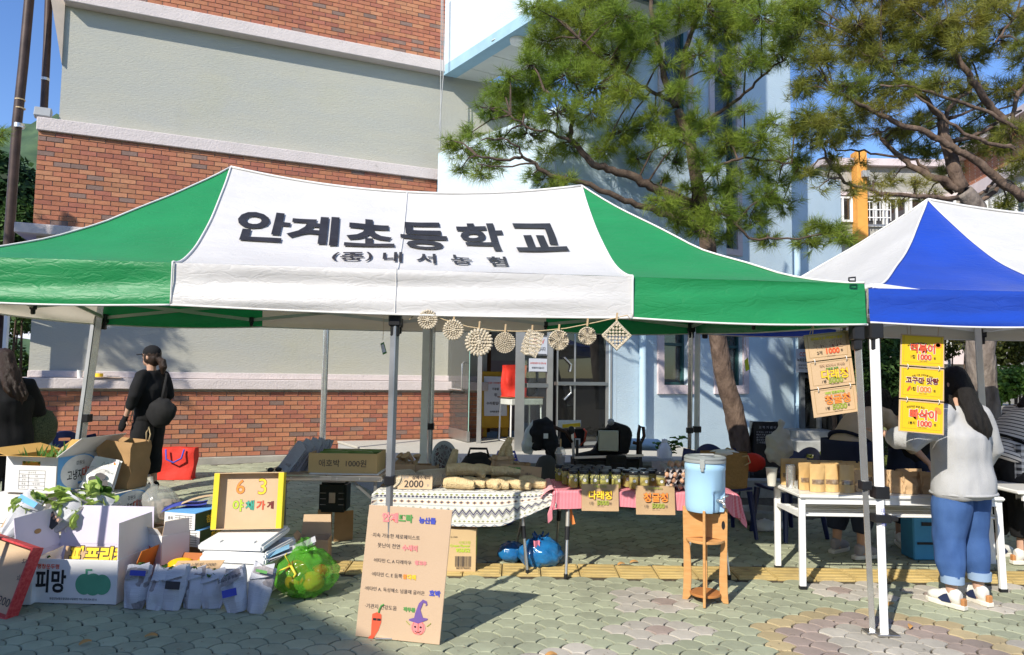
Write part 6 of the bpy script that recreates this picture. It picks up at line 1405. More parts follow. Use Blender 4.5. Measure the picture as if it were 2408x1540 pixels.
# --- behind: blue chair, banana cartons, red bag, cup and tape on the ledge
def chair(label,loc,rz,group='navy plastic chairs'):
 t=thing('plastic_chair',label,'chair',loc,rz,group);m=K['navyplastic']
 mb=MB();mb.grid(lambda i,j:V(((i-.5)*.42*(1-.08*j),(j-.5)*.42,.43+.02*(2*i-1)**2-.012*math.sin(math.pi*j))),10,8);mb.obj('seat',m,t,local=True,smooth=180,solid=-.02)
 # back: arched shell with a hand slot and a round opening below
 mb=MB();pts=[];n=28
 def P(x,z):return V((x,.20+.10*(z-.44)/.4-.08*(1-(x/.22)**2)*0+.05*(x/.22)**2*-1,z))
 def outer(a):return(.215*math.cos(a)*(1.0),.46+.36*math.sin(a)**.8)
 O=[outer(math.pi*k/n)for k in range(n+1)];I_=[(.12*math.cos(math.pi*k/n),.46+.12*math.sin(math.pi*k/n))for k in range(n+1)]
 # slot near the top
 vs=[];fs=[]
 H=[(.05*math.cos(math.pi*k/n),.735+.0+(.018 if 0<k<n else 0)*1)for k in range(n+1)];H2=[(.05*math.cos(math.pi*k/n),.735-(.018 if 0<k<n else 0))for k in range(n+1)]
 for k in range(n+1):vs+=[P(*O[k]),P(*H[k]),P(*H2[k]),P(*I_[k])]
 for k in range(n):b=4*k;fs+=[(b,b+4,b+5,b+1),(b+2,b+6,b+7,b+3)]
 mb.add(vs,fs);mb.add([P(*O[0]),P(*H[0]),P(*I_[0])],[(0,1,2)]);mb.add([P(*O[n]),P(*I_[n]),P(*H[n])],[(0,1,2)]);mb.obj('backrest',m,t,local=True,smooth=60,solid=-.018,merge=True)
 for sx in(-1,1):
  for y0,y1 in((-.19,-.23),(.19,.25)):mb=MB();mb.tube([(sx*.19,y0,.43),(sx*.235,y1,.0)],[.03,.02],6);mb.obj('leg',m,t,local=True,smooth=50)
 for sx in(-1,1):mb=MB();mb.tube([(sx*.2,.19,.44),(sx*.2,.2,.50)],.02,6);mb.obj('back_post',m,t,local=True)
 return t
def behind_left():
 chair('navy plastic chair behind the leek cartons with its back turned to the brick wall',V((at(150,1000,7.4).x,7.4,gz(7.4))),rad(215))
 chair('navy plastic chair by the person in black at the far left edge',V((at(25,1000,6.7).x,6.7,gz(6.7))),rad(-30))
 y=8.9;p=at(232,1060,y)
 t=carton('banana_carton','tan banana carton by the brick wall behind the tent leg',V((at(230,1000,y).x,y,gz(y)+.2)),rad(14),.24,.25,.26,K['kraft'],open_=False);o,x=face(t,'f',.24,.25,.26);mb=MB();mb.tube([o+V((-.09,-.002,-.03)),o+V((-.03,-.003,-.055)),o+V((.04,-.003,-.07)),o+V((.09,-.002,-.06))],[.006,.02,.02,.006],8,YEL,ratio=.1,ref=(0,0,1));quadp(mb,o,x,.04,.085,.02,.10,INK);disc(mb,o,x,0,.045,.014,.006,BLK);text(mb,'PREMIUM BANANAS',o+V((.0625,-.003,.06)),(0,0,-1),(1,0,0),w=.075,mi=WHT);mb.obj('print',INKS,t,local=True)
 carton('produce_carton','plain carton lifting the banana carton off the ground',V((at(235,1000,y).x,y,gz(y)+.004)),0,.4,.3,.19,K['kraftdk'],open_=False)
 t=carton('produce_carton','half open brown carton beside the banana carton behind the woman in the black cap',V((at(275,1000,y).x,y+.05,gz(y)+.2)),rad(-8),.20,.22,.17,K['kraftdk'],K['kraft'],[('f',.08,-30),('l',.08,20),('b',.08,-50)])
 y=9.05;t=thing('shopping_bag','bright red shopper bag with blue handles on the ground near the brick wall','bag',V((at(420,1000,y).x,y,gz(y))),rad(8))
 red=mat('red_nonwoven',(.62,.035,.02));bagshape(.44,.2,.40,.03).obj('bag_body',red,t,local=True,smooth=60)
 for s in(-1,1):mb=MB();mb.tube([(-.11,s*.06-.04,.38),(-.09,s*.07-.06,.26),(0,s*.07-.075,.22),(.09,s*.07-.06,.27),(.11,s*.06-.04,.38)],.011,6);mb.obj('handle',K['blue'],t,local=True,smooth=180)
 sw=lambda u:(lambda k:(k*WA.y-WA.x)/(WD.x-k*WD.y))((u-CU)/FPX)
 p=wp(sw(193),1.416,.02);t=thing('paper_cup','white paper cup on the pink wall ledge left of the tent leg','cup',p);mb=MB();mb.lathe((0,0,0),[(.028,0),(.038,.105),(.040,.108),(.036,.108),(.027,.006),(0,.006)],18);mb.obj('cup',K['whiteink'],t,local=True,smooth=40)
 p=wp(sw(248),1.416,.02);t=thing('cardboard_scrap','flat cardboard scrap on the pink wall ledge under the tape','card',p,WROT);mb=MB();mb.box((.03,-.02,.012),(.40,.12,.006),ry=.02);mb.obj('card',K['kraft'],t,local=True)
 t=thing('tape_roll','yellow tape roll on the cardboard scrap on the wall ledge','tape',p+V((-.06,0,.018)),0);mb=MB();mb.lathe((0,0,0),[(.028,0),(.05,0),(.05,.048),(.028,.048),(.028,0)],20);mb.obj('roll',K['yellow'],t,local=True,smooth=40)
 t=thing('scissors','black scissors lying open on the cardboard scrap on the wall ledge','scissors',p+V((.12,.03,.02)),.3)
 mb=MB();mb.box((.03,0,.005),(.10,.012,.004),.1);mb.box((.03,0,.009),(.10,.012,.004),-.1);mb.obj('blade',K['steel'],t,local=True)
 mb=MB()
 for s in(-1,1):mb.tube([(-.02,s*.004,.008),(-.05,s*.025,.008),(-.075,s*.015,.008),(-.05,s*.004,.008),(-.02,s*.004,.008)],.005,6)
 mb.obj('grip',K['blackpl'],t,local=True)
behind_left()
# ================================================================ CENTRE TABLES
GX='goods laid out on the centre tables'
def alu_table():
 y0,y1=5.60,6.20;z=at(740,1118,y0).z
 xl,xr=at(602,1120,y0).x,at(895,1128,y0).x
 t=thing('folding_table','low folding aluminium table with a patchwork top beside the patterned cloth table','table',V(((xl+xr)/2,(y0+y1)/2,gz(6.2))))
 top=mat('patchwork_tabletop',(.45,.30,.20),.5,var=.1);tt=top.node_tree;b=tt.nodes['Principled BSDF'];tc=[n for n in tt.nodes if n.type=='TEX_COORD'][0]
 vo=N(tt,'TexVoronoi',distance='CHEBYCHEV');vo.inputs['Scale'].default_value=9;vo.inputs['Randomness'].default_value=.4;rp=N(tt,'ValToRGB');rp.color_ramp.elements[0].color=(.30,.16,.10,1);rp.color_ramp.elements[1].color=(.62,.48,.34,1);sp=N(tt,'SeparateColor');tt.links.new(tc.outputs['Object'],vo.inputs[0]);tt.links.new(vo.outputs['Color'],sp.inputs[0]);tt.links.new(sp.outputs[0],rp.inputs[0]);tt.links.new(rp.outputs[0],b.inputs['Base Color'])
 xm=(xl+xr)/2+.06
 for a,c in((xl,xm-.003),(xm+.003,xr)):mb=MB();mb.box(((a+c)/2,(y0+y1)/2,z-.004),(c-a-.01,y1-y0-.01,.012));mb.obj('tabletop',top,t)
 for c,d in((((xl+xm)/2,y0,z-.02),(xm-xl,.02,.04)),(((xr+xm)/2,y0,z-.02),(xr-xm-.004,.02,.04)),((xl,(y0+y1)/2,z-.02),(.02,y1-y0,.039)),((xr,(y0+y1)/2,z-.02),(.02,y1-y0,.039)),(((xl+xr)/2,y1,z-.02),(xr-xl,.02,.04))):
  mb=MB();mb.box(c,d);mb.obj('edge_rail',K['steel'],t,bevel=.004)
 mb=MB();mb.box((xm,y0-.014,z-.02),(.09,.008,.034));mb.obj('clasp',K['steel'],t,bevel=.003)
 mb=MB()
 for i in range(6):mb.cyl((xl+.1+i*.18,y0-.01,z-.02),(xl+.1+i*.18,y0-.013,z-.02),.006,n=8)
 mb.obj('rivets',K['chrome'],t)
 for x,s in((xl+.06,1),(xr-.05,-1)):
  for y in(y0+.05,y1-.05):
   mb=MB();mb.bar((x,y,z-.03),(x,y,gz(y)+.02),.022,.022);lg=mb.obj('leg',K['steel'],t);mb=MB();mb.box((x,y,gz(y)+.015),(.03,.03,.03));mb.obj('foot_cap',K['blackpl'],lg)
  mb=MB();mb.bar((x,y0+.05,z-.2),(x+s*.2,y0+.05,z-.035),.014,.02);mb.obj('brace',K['steel'],t);mb=MB();mb.bar((x,y0+.05,z-.28),(x,y1-.05,z-.28),.014,.02);mb.obj('cross_bar',K['steel'],t)
 # carton of zucchini
 w,d,h=.55,.36,.155;cx=at(812,1100,y0+.15).x
 c=carton('zucchini_carton','shallow tan carton hand lettered 1000 won on the patchwork folding table',V((cx,y0+.24,z+.014)),rad(-1),w,d,h,mat('tan_card',(.60,.40,.17),.7,var=.05),K['kraft'],[],cat='box');o,x=face(c,'f',w,d,h);mb=MB();text(mb,'애호박  1000원',o,x,ZU,w=.38,mi=INK);mb.obj('lettering',INKS,c,local=True)
 mb=MB();mb.box((0,0,h-.04),(w-.02,d-.02,.01));mb.obj('liner',K['kraftdk'],c,local=True)
 mb=MB();mb.box((.02,-.02,-.005),(w-.0,d+.02,.008));mb.obj('paper_sheet',K['white'],c,local=True)
 zm=mat('zucchini_skin',(.07,.13,.02),.35,vs=5,c2=(.16,.24,.05),stretch=(1,9,9))
 for i,(dx,dy,rz)in enumerate(((-.1,-.06,.05),(.1,-.03,-.05),(0,.04,.03),(.15,.09,.0),(-.17,.08,.06))):
  q=thing('zucchini','green zucchini lying in the shallow tan carton on the folding table','zucchini',V((cx+dx,y0+.24+dy,z+h-.005)),rz,'zucchini in the tan carton');mb=MB();mb.tube([(-.12,0,0),(-.11,0,0),(-.05,0,.003),(.05,0,.002),(.10,0,0),(.115,0,0)],[.012,.022,.026,.025,.02,.008],10);mb.obj('fruit',zm,q,local=True,smooth=180)
 # newspaper bundles propped left of the carton
 gname='folded newspaper bundles on the folding table'
 for k in range(4):
  b=thing('newspaper_bundle',['leftmost newspaper bundle leaning on the folding table','second newspaper bundle from the left on the folding table','third newspaper bundle from the left on the folding table','newspaper bundle touching the zucchini carton on the folding table'][k],'wrapped bundle',V((at(668+k*19,1110,y0+.2).x,y0+.16+.05*k,z+.004)),rad(-8),gname,ry=rad(34-5*k),rx=rad(-10));mb=MB();rr=random.Random(k)
  for q in range(3):
   mb.grid(lambda i,j,q=q:V((-.05+.10*i+.01*q,-.02+.018*q+.02*math.sin(math.pi*i)*(1-j),.27*j+.012*math.sin(i*5+k))),6,6)
  mb.obj('paper',newsmat('newsprint_dense',(.40,.40,.44),1.3),b,local=True,smooth=40,solid=.006)
 plastic=mat('clear_cup_plastic',(.75,.75,.73),.1,alpha=.35,spec=.7)
 def coffee(label,p,col,ang=8):
  q=thing('iced_coffee_cup',label,'cup',p,0,'takeaway cups with straws');mb=MB();mb.lathe((0,0,0),[(.030,0),(.032,.005),(.045,.11),(.046,.112)],20);mb.obj('cup_wall',plastic,q,local=True,smooth=60)
  mb=MB();mb.lathe((0,0,.112),[(.048,0),(.048,.006),(.042,.02),(.034,.042),(.018,.055),(.008,.057)],20);mb.obj('dome_lid',plastic,q,local=True,smooth=60)
  mb=MB();mb.lathe((0,0,0),[(.0,.004),(.029,.004),(.041,.085),(0,.085)],18);mb.obj('drink',mat('iced_coffee',(.06,.03,.018),.3),q,local=True,smooth=50);mb=MB();mb.tube([(0,0,.03),(.02*ang/8,0,.235)],.0045,8);mb.obj('straw',mat(col+'_straw',{'yellow':(.7,.5,.08),'tan':(.62,.42,.2)}[col],.5),q,local=True,smooth=60)
 coffee('iced coffee cup with yellow straw behind the newspaper bundles',V((at(690,1085,y1-.06).x,y1-.06,z+.004)),'yellow',4)
 coffee('iced coffee cup with tan straw on the left end of the red gingham table',at(1317,1098,5.98),'tan',1)
 q=thing('sunglasses','black sunglasses on the left end of the folding table','glasses',V((at(645,1110,y0+.12).x,y0+.12,z+.004)),.4);mb=MB()
 for s in(-1,1):mb.ball((s*.03,0,.02),(.026,.006,.02),12,8);mb.tube([(s*.055,0,.03),(s*.06,.06,.025),(s*.055,.1,.01)],.003,5)
 mb.obj('frame',K['blackpl'],q,local=True,smooth=60)
 # green and white leaflet under the carton edge
 q=thing('leaflet','narrow leaflet with black and green lettering on the folding table edge','paper',V((at(850,1118,y0+.04).x,y0+.05,z+.004)));mb=MB();mb.box((0,0,.001),(.30,.08,.001));mb.obj('sheet',K['kraftlt'],q,local=True);mb=MB();text(mb,'야채가게 63',(0,0,.0025),(1,0,0),(0,1,0),w=.25,bold=.06,mi=0);mb.obj('lettering',[K['green']],q,local=True)
 # power station on a card stand under the table
 p=V((at(786,1215,6.35).x,6.35,gz(6.35)));q=thing('cardboard_stand','folded brown card stand under the folding table','stand',p);mb=MB();X=.17
 for a in(.5,-.5):mb.box((a*X*2*.5,0,.13),(X*1.0,.008,.26),a*1.1)
 mb.obj('panel',K['kraftdk'],q,local=True);q=thing('power_station','black portable speaker box with a steel latch standing on the brown card stand','speaker',p+V((0,0,.262)));mb=MB();mb.box((0,0,.13),(.24,.2,.26));mb.obj('case',mat('dark_green_case',(.012,.022,.022),.45),q,local=True,bevel=.02,seg=2,smooth=40)
 mb=MB();mb.box((0,-.104,.13),(.055,.012,.09));mb.box((0,-.112,.15),(.03,.01,.05));mb.obj('latch',K['steel'],q,local=True,bevel=.003);mb=MB()
 for i in range(3):mb.box((-.08,-.102,.07+.05*i),(.05,.004,.005));mb.box((.08,-.102,.07+.05*i),(.05,.004,.005))
 mb.obj('marks',K['grey'],q,local=True)
alu_table()
def adjleg(t,top,bot,grey=True):
 top,bot=V(top),V(bot);m=top.lerp(bot,.45)
 mb=MB();mb.tube([top,m],.016,10);lg=mb.obj('leg',mat('beige_leg',(.45,.43,.38),.4,metal=.5),t,smooth=50);mb=MB();mb.tube([m-(bot-top)*.06,m+(bot-top)*.10],.019,10);mb.obj('clamp',K['blackpl'],lg,smooth=50)
 mb=MB();mb.tube([m,bot],.0125,10);mb.obj('lower_tube',K['steel'],lg,smooth=50);mb=MB();mb.tube([bot+V((0,0,.035)),bot],.016,8);mb.obj('foot',K['blackpl'],lg)
def clothpattern(name):
 """geometric banded print, driven by cloth UVs (u along the table in metres, v down the drop in metres)"""
 m=bpy.data.materials.new(name);t,b,out=nodes(m);L=t.links.new
 uv=N(t,'UVMap');sp=N(t,'SeparateXYZ');L(uv.outputs[0],sp.inputs[0])
 def M_(op,a,bb=None,c=None):
  n=N(t,'Math',operation=op)
  for i,q in enumerate((a,bb,c)):
   if q is None:continue
   if isinstance(q,(int,float)):n.inputs[i].default_value=q
   else:L(q,n.inputs[i])
  return n.outputs[0]
 U,Vv=sp.outputs[0],sp.outputs[1]
 per=.36;v=M_('MODULO',M_('ADD',Vv,3.6),per)
 def tri(w,ph=0):return M_('PINGPONG',M_('ADD',U,10+ph),w)
 def band(a,bb):return M_('MULTIPLY',M_('GREATER_THAN',v,a),M_('LESS_THAN',v,bb))
 col=None;base=(.70,.68,.62)
 cur=N(t,'RGB');cur.outputs[0].default_value=(*base,1);col=cur.outputs[0]
 def over(mask,c):
  nonlocal col
  mx=N(t,'MixRGB');L(mask,mx.inputs[0]);L(col,mx.inputs[1]);mx.inputs[2].default_value=(*c,1);col=mx.outputs[0]
 navy=(.055,.05,.10);ol=(.27,.28,.12);tan=(.56,.38,.22);bl=(.35,.42,.47)
 # big zigzag chevrons
 z=M_('SUBTRACT',v,M_('MULTIPLY',tri(.028),1.5))
 for lo,hi,c in((.145,.166,navy),(.172,.178,ol),(.128,.139,navy),(.116,.122,ol)):
  over(M_('MULTIPLY',band(.118,.215),M_('MULTIPLY',M_('GREATER_THAN',z,lo),M_('LESS_THAN',z,hi))),c)
 # diamonds between lines
 for c0,hw,w,c in((.262,.017,.026,tan),(.262,.010,.026,navy),(.05,.020,.040,bl),(.05,.014,.040,navy),(.05,.009,.04,base),(.05,.005,.04,tan),(.095,.010,.018,ol),(.018,.010,.02,navy),(.310,.012,.015,navy),(.332,.012,.022,ol)):
  dd=M_('ADD',M_('ABSOLUTE',M_('SUBTRACT',v,c0)),M_('MULTIPLY',tri(w),.6 if w>.03 else .8));over(M_('LESS_THAN',dd,hw),c)
 for a,bb,c in((.077,.080,navy),(.110,.113,bl),(.225,.229,bl),(.233,.235,navy),(.290,.293,navy),(.296,.300,bl),(.352,.356,navy)):over(band(a,bb),c)
 L(col,b.inputs['Base Color']);b.inputs['Roughness'].default_value=.75;nz=N(t,'TexNoise');nz.inputs['Scale'].default_value=250;bp=N(t,'Bump');bp.inputs['Strength'].default_value=.15;bp.inputs['Distance'].default_value=.002;L(nz.outputs[0],bp.inputs['Height']);L(bp.outputs[0],b.inputs['Normal'])
 return m
def gingham(name,a,bcol,sc):
 m=bpy.data.materials.new(name);t,b,out=nodes(m);L=t.links.new;uv=N(t,'UVMap');sp=N(t,'SeparateXYZ');L(uv.outputs[0],sp.inputs[0]);fs=[]
 for k in(0,1):
  pp=N(t,'Math',operation='MODULO');ad=N(t,'Math',operation='ADD');ad.inputs[1].default_value=10;L(sp.outputs[k],ad.inputs[0]);L(ad.outputs[0],pp.inputs[0]);pp.inputs[1].default_value=sc;g_=N(t,'Math',operation='GREATER_THAN');g_.inputs[1].default_value=sc*.5;L(pp.outputs[0],g_.inputs[0]);fs.append(g_.outputs[0])
 ad=N(t,'Math',operation='ADD');L(fs[0],ad.inputs[0]);L(fs[1],ad.inputs[1]);mu=N(t,'Math',operation='MULTIPLY');mu.inputs[1].default_value=.5;L(ad.outputs[0],mu.inputs[0])
 rp=N(t,'ValToRGB');rp.color_ramp.elements[0].color=(*bcol,1);rp.color_ramp.elements[1].color=(*a,1);L(mu.outputs[0],rp.inputs[0]);L(rp.outputs[0],b.inputs['Base Color']);b.inputs['Roughness'].default_value=.8;return m
def cloth(name,label,x0,x1,y0,y1,z,drop,m,seed,parent=None,side=.12,skew=0,curve=None,ang=0):
 """cloth over a table: flat top, front drop with soft folds, short side drops; UV in metres"""
 cx=V(((x0+x1)/2,(y0+y1)/2,0));hx,hy=(x1-x0)/2,(y1-y0)/2
 mb=MB();nu,nv=90,60;E=.03
 us=np.linspace(-hx-side,hx+side,nu+1);vs_=np.linspace(-hy-(drop+.05),hy+.08,nv+1);vv=[];uvs=[]
 for b in vs_:
  for a in us:
   dy=max(0,-hy-b);dyb=max(0,b-hy);dx=max(0,abs(a)-hx);s=1 if a>0 else-1
   dr=curve(a/hx)if curve else drop;q=1 if dy==0 else min(1,dr/(drop+.05));dy*=q
   px=s*(min(abs(a),hx)+min(dx,.02)*.6);py=max(-hy,min(hy,b));pz=z+.004
   fall=max(dy,dx,dyb);pz-=fall
   if dy>0:f=.022*noise.noise(V((a*3.2,dy*.8,seed)))+.012*noise.noise(V((a*9,dy*1.2,seed+3)));py-=.012+f*min(1,dy*5)*1.6+.05*dy;px+=.012*noise.noise(V((a*2,dy*4,seed+7)))
   if dx>0:px+=s*(.015+.02*noise.noise(V((b*6,dx*4,seed))));
   if dx>0 and dy>0:pz=z-max(dy,dx)-.3*min(dx,dy);px+=s*.03*dy/(drop+.01);py-=.04
   if fall==0:pz+=.003*noise.noise(V((a*5,b*5,seed)))
   vv.append((px,py,pz));uvs.append((a,b+hy))
 t=V((cx.x,cx.y,0));M=Matrix.Translation(t)@Matrix.Rotation(ang,4,'Z')
 mb.v=[tuple(M@V(p))for p in vv];n=nu+1
 mb.f=[(j*n+i,j*n+i+1,(j+1)*n+i+1,(j+1)*n+i)for j in range(nv)for i in range(nu)];mb.m=[0]*len(mb.f)
 o=mb.obj(name,m,None,smooth=180,label=label,cat='tablecloth');me=o.data;ul=me.uv_layers.new(name='UVMap');idx=np.empty(len(me.loops),'i4');me.loops.foreach_get('vertex_index',idx);ul.data.foreach_set('uv',np.array(uvs,'f4')[idx].ravel());return o
def pattern_table():
 y0,y1=5.52,6.12;z=at(1090,1157,y0).z;x0,x1=at(885,1160,y0).x,at(1297,1160,y0).x
 t=thing('folding_table','folding table with telescopic steel legs under the geometric patterned cloth','table',V(((x0+x1)/2,5.8,gz(5.8))))
 mb=MB();mb.box(((x0+x1)/2,(y0+y1)/2,z-.014),(x1-x0-.01,y1-y0-.01,.024));mb.obj('tabletop',K['kraftlt'],t)
 b=g(1240,1350);adjleg(t,(at(1222,1205,y0+.05).x,y0+.06,z-.03),b);b2=g(1212,1282);adjleg(t,(x1-.16,y1-.06,z-.03),V((b2.x,y1+.05,gz(y1+.05))))
 adjleg(t,(x0+.1,y0+.06,z-.03),V((x0+.12,y0-.02,gz(y0-.02))));adjleg(t,(x0+.1,y1-.06,z-.03),V((x0+.06,y1,gz(y1))))
 cv=lambda s:.235-.03*s+.03*math.sin(s*2.2+1)-(.11*max(0,s-.45)/.55)
 cloth('patterned_tablecloth','white tablecloth printed with navy and olive geometric zigzag bands',x0,x1,y0,y1,z,.26,clothpattern('geometric_print'),3,curve=cv,side=.08)
 return x0,x1,y0,y1,z
PX0,PX1,PY0,PY1,PZT=pattern_table()
PT=lambda u,v_unused,y,dz=0:V((at(u,1150,y).x,y,PZT+.008+dz))
def loofahs():
 lm=mat('dried_loofah',(.60,.44,.23),.9,vs=30,c2=(.72,.56,.32),bump=1.4,bs=70);dk=mat('loofah_core',(.40,.27,.12),.95,var=.3,vs=40)
 def loofah(label,p,rz,L,r,ry=0,taper=.75):
  t=thing('loofah',label,'loofah',p,rz,'dried loofah sponges',ry=ry);mb=MB();n=14;pts=[];rs=[];vs=[]
  nn=16
  for i in range(n+1):
   s=i/n;x=-L/2+L*s;rr=r*(.55+.45*math.sin(math.pi*min(1,s*.9+.06))**.5)*(1-(1-taper)*s);c=V((x,.012*math.sin(s*3),.006*math.sin(s*5)))
   for k in range(nn):a=2*math.pi*k/nn;q=rr*(1+.055*math.cos(10*a)+.06*noise.noise(V((s*6,a*2,r*90))));vs.append(c+V((0,q*math.cos(a),q*math.sin(a))))
  fs=[(i*nn+k,i*nn+(k+1)%nn,(i+1)*nn+(k+1)%nn,(i+1)*nn+k)for i in range(n)for k in range(nn)]+[tuple(range(nn))[::-1]];mb.add(vs,fs);mb.obj('fibre_body',lm,t,local=True,smooth=50)
  mb=MB();e=L/2;rr=r*.42*taper
  mb.lathe((0,0,0),[(r*.72*taper,0),(rr*1.1,.004),(rr,-.012),(rr*.7,-.03),(0,-.032)],16,X=Matrix.Translation((e-.003,0.003,-.005))@Matrix.Rotation(rad(90),4,'Y'));mb.obj('open_end',lm,t,local=True,smooth=50)
  mb=MB()
  for k in range(3):a=k*2.1+.4;mb.box((e-.012,.003+math.cos(a)*rr*.55,-.005+math.sin(a)*rr*.55),(.02,rr*.5,rr*.5),rx=a)
  mb.obj('core',dk,t,local=True)
 y=PY0+.10
 S=[(1080,y-.02,.052,-.28,.25,.0,0,'front left loofah with its hollow end facing right'),(1110,y+.05,.048,-.32,.22,.0,0,'second loofah in the front row, pale and cut open'),(1140,y+.06,.045,-.42,.22,.0,0,'third loofah in the front row with a pinched tip'),(1160,y+.0,.046,-.9,.14,0,0,'short stubby loofah in the middle of the front row'),(1177,y-.01,.046,-.15,.13,0,0,'dark end stub of loofah in the shade of the post'),(1205,y+.03,.048,-.55,.32,.0,0,'long ribbed loofah slanting to the right front'),(1252,y+.07,.055,-.28,.22,0,0,'thick brown tipped loofah at the right end'),
         (1098,y+.12,.056,.16,.34,.085,0,'long loofah lying across the top of the pile on the left'),(1128,y+.09,.034,-1.1,.12,.075,0,'small loofah poking out from the middle of the pile'),(1160,y+.14,.040,-.12,.22,.09,0,'narrow loofah with rough edge on top of the pile'),(1188,y+.15,.042,.12,.24,.085,0,'loofah on top of the pile at the right'),(1135,y+.2,.045,.1,.2,.09,0,'loofah tucked at the back of the pile')]
 for u,yy,r,rz,L,dz,ry,lb in S:loofah(lb,PT(u,0,yy,r*.85+dz),rz,L,r)
 loofah('dark tall loofah standing upright behind the pile on the left',PT(1060,0,y+.32,.15),0,.26,.045,rad(-78));loofah('loofah sticking up out of the crumpled kraft bag',PT(1185,0,y+.44,.26),0,.24,.045,rad(-70));loofah('second loofah tip beside the one in the crumpled kraft bag',PT(1196,0,y+.42,.22),.3,.18,.042,rad(-98))
loofahs()
crochet=mat('cotton_crochet',(.62,.52,.37),.95,vs=60,c2=(.74,.65,.49),bump=1.2,bs=140)
def coaster(t,c,r,kind,n1=(0,-1,0),tilt=0,par=None):
 """crocheted round: concentric rounds of chunky stitches around a thin backing, standing in the x/z plane about c"""
 X=Matrix.Translation(V(c))@Matrix.Rotation(tilt,4,'Y')
 mb=MB()
 if kind=='square':
  for i in range(9):
   for j in range(9):
    a,b=(i-4)/4*r*.92,(j-4)/4*r*.92;m2=MB();m2.ball((a,0,b),(r*.17,.006,r*.14),6,4,X=None);
    if(i+j)%2==0 or i in(0,8)or j in(0,8):mb.add(m2.v,m2.f,0,X@Matrix.Rotation(rad(45),4,'Y'))
  mb.tube([X@Matrix.Rotation(rad(45),4,'Y')@V((sx*r,0,sz*r))for sx,sz in((-1,-1),(1,-1),(1,1),(-1,1),(-1,-1))],.006,5)
 elif kind=='ribbed':
  for j in range(7):
   z=(j-3)/3*r*.92;w=r*.82*(1-.12*((j-3)/3)**2);mb.tube([X@V((w*s,.003*math.sin(9*s+j),z+.004*math.sin(5*s)))for s in np.linspace(-1,1,14)],.0075,5)
   for s in np.linspace(-.92,.92,11):m2=MB();m2.box((w*s,0,z+r*.15),(.006,.008,r*.22),ry=.3);mb.add(m2.v,m2.f,0,X)
 else:
  rounds={'lace':(.12,.32,.54,.76,.96),'disc':(.15,.3,.45,.6,.75,.9),'ruffle':(.1,.25,.4,.55,.7,.88)}[kind]
  for k,q in enumerate(rounds):
   n=max(8,int(q*(24 if kind=='lace' else 34)));last=k==len(rounds)-1
   for i in range(n):
    a=2*math.pi*i/n;off=(.012*math.sin(a*6)if kind=='ruffle' and q>.5 else 0)
    L=r*(.14 if kind=='lace' else .085);sc=(1.5 if last and kind!='disc' else 1)
    m2=MB();m2.ball((0,0,0),(L*sc,.006*sc,r*(.085 if kind=='lace' else .06)*sc),6,4);M=X@Matrix.Translation((math.cos(a)*r*q,off-.004*(1-q),math.sin(a)*r*q))@Matrix.Rotation(-a,4,'Y');mb.add(m2.v,m2.f,0,M)
  if True:
   n=28;mb.add([X@V((0,.003,0))]+[X@V((r*(.80 if kind=='lace' else .93)*math.cos(2*math.pi*i/n),.003+(.012*math.sin(i*6*2*math.pi/n)if kind=='ruffle' else 0),r*(.80 if kind=='lace' else .93)*math.sin(2*math.pi*i/n)))for i in range(n)],[(0,1+i,1+(i+1)%n)for i in range(n)])
  for q in rounds:mb.tube([X@V((r*q*math.cos(2*math.pi*i/24)*.97,0,r*q*math.sin(2*math.pi*i/24)*.97))for i in range(25)],.0028,4)
 return mb
def bunting():
 y=4.30
 P=lambda u,v:at(u,v,y)
 key=[(962,752),(985,730),(1045,752),(1100,768),(1160,777),(1215,779),(1270,778),(1330,772),(1400,758),(1475,741),(1482,752)]
 s=thing('twine_line','jute twine strung below the white valance holding crocheted rounds','twine',P(1215,779));mb=MB();mb.tube([P(*k)for k in key],.0035,6);mb.tube([P(985,730),P(992,722),P(988,740),P(984,728)],.003,5);mb.obj('twine',K['rope'],s,smooth=180)
 spec=[(1006,752,21,'lace',742,'small lacy crocheted round at the left end of the twine line'),(1066,776,22,'lace',756,'lacy scalloped crocheted round, second on the twine line'),(1126,805,29,'lace',768,'large open flower shaped crocheted round, third on the twine line'),(1187,806,26,'disc',775,'solid crocheted disc with concentric rounds, fourth on the twine line'),(1250,809,27,'ribbed',777,'ribbed crooked crocheted rectangle, fifth on the twine line'),(1313,800,25,'ruffle',775,'frilly edged crocheted round, sixth on the twine line'),(1380,790,22,'ruffle',760,'small ruffled crocheted round, seventh on the twine line'),(1449,789,28,'square',748,'diamond hung crocheted square at the right end of the twine line')]
 wood=mat('peg_wood',(.50,.36,.20),.7)
 for u,v,rp,kind,vt,lb in spec:
  c=P(u,v)-V((0,.012,0));r=rp/FPX*y;t=thing('crochet_coaster',lb,'coaster',P(u,vt),0,'crocheted rounds pegged to the twine')
  mb=coaster(None,c,r*(.86 if kind=='square' else 1),kind,tilt=rad(18)if kind=='ribbed' else 0);mb.obj('stitches',crochet,t,smooth=60)
  pg=thing('clothes_peg','wooden clothes peg holding '+lb.split(',')[0].replace(' on the twine line','').replace(' of the twine line',''),'clothes peg',P(u,vt),0,'wooden pegs on the twine');mb=MB();q=P(u,vt)
  for dy in(-.006,.004):mb.box(q+V((.002,dy-.004,.008)),(.010,.005,.05),ry=.08)
  mb.obj('jaw',wood,pg)
bunting()
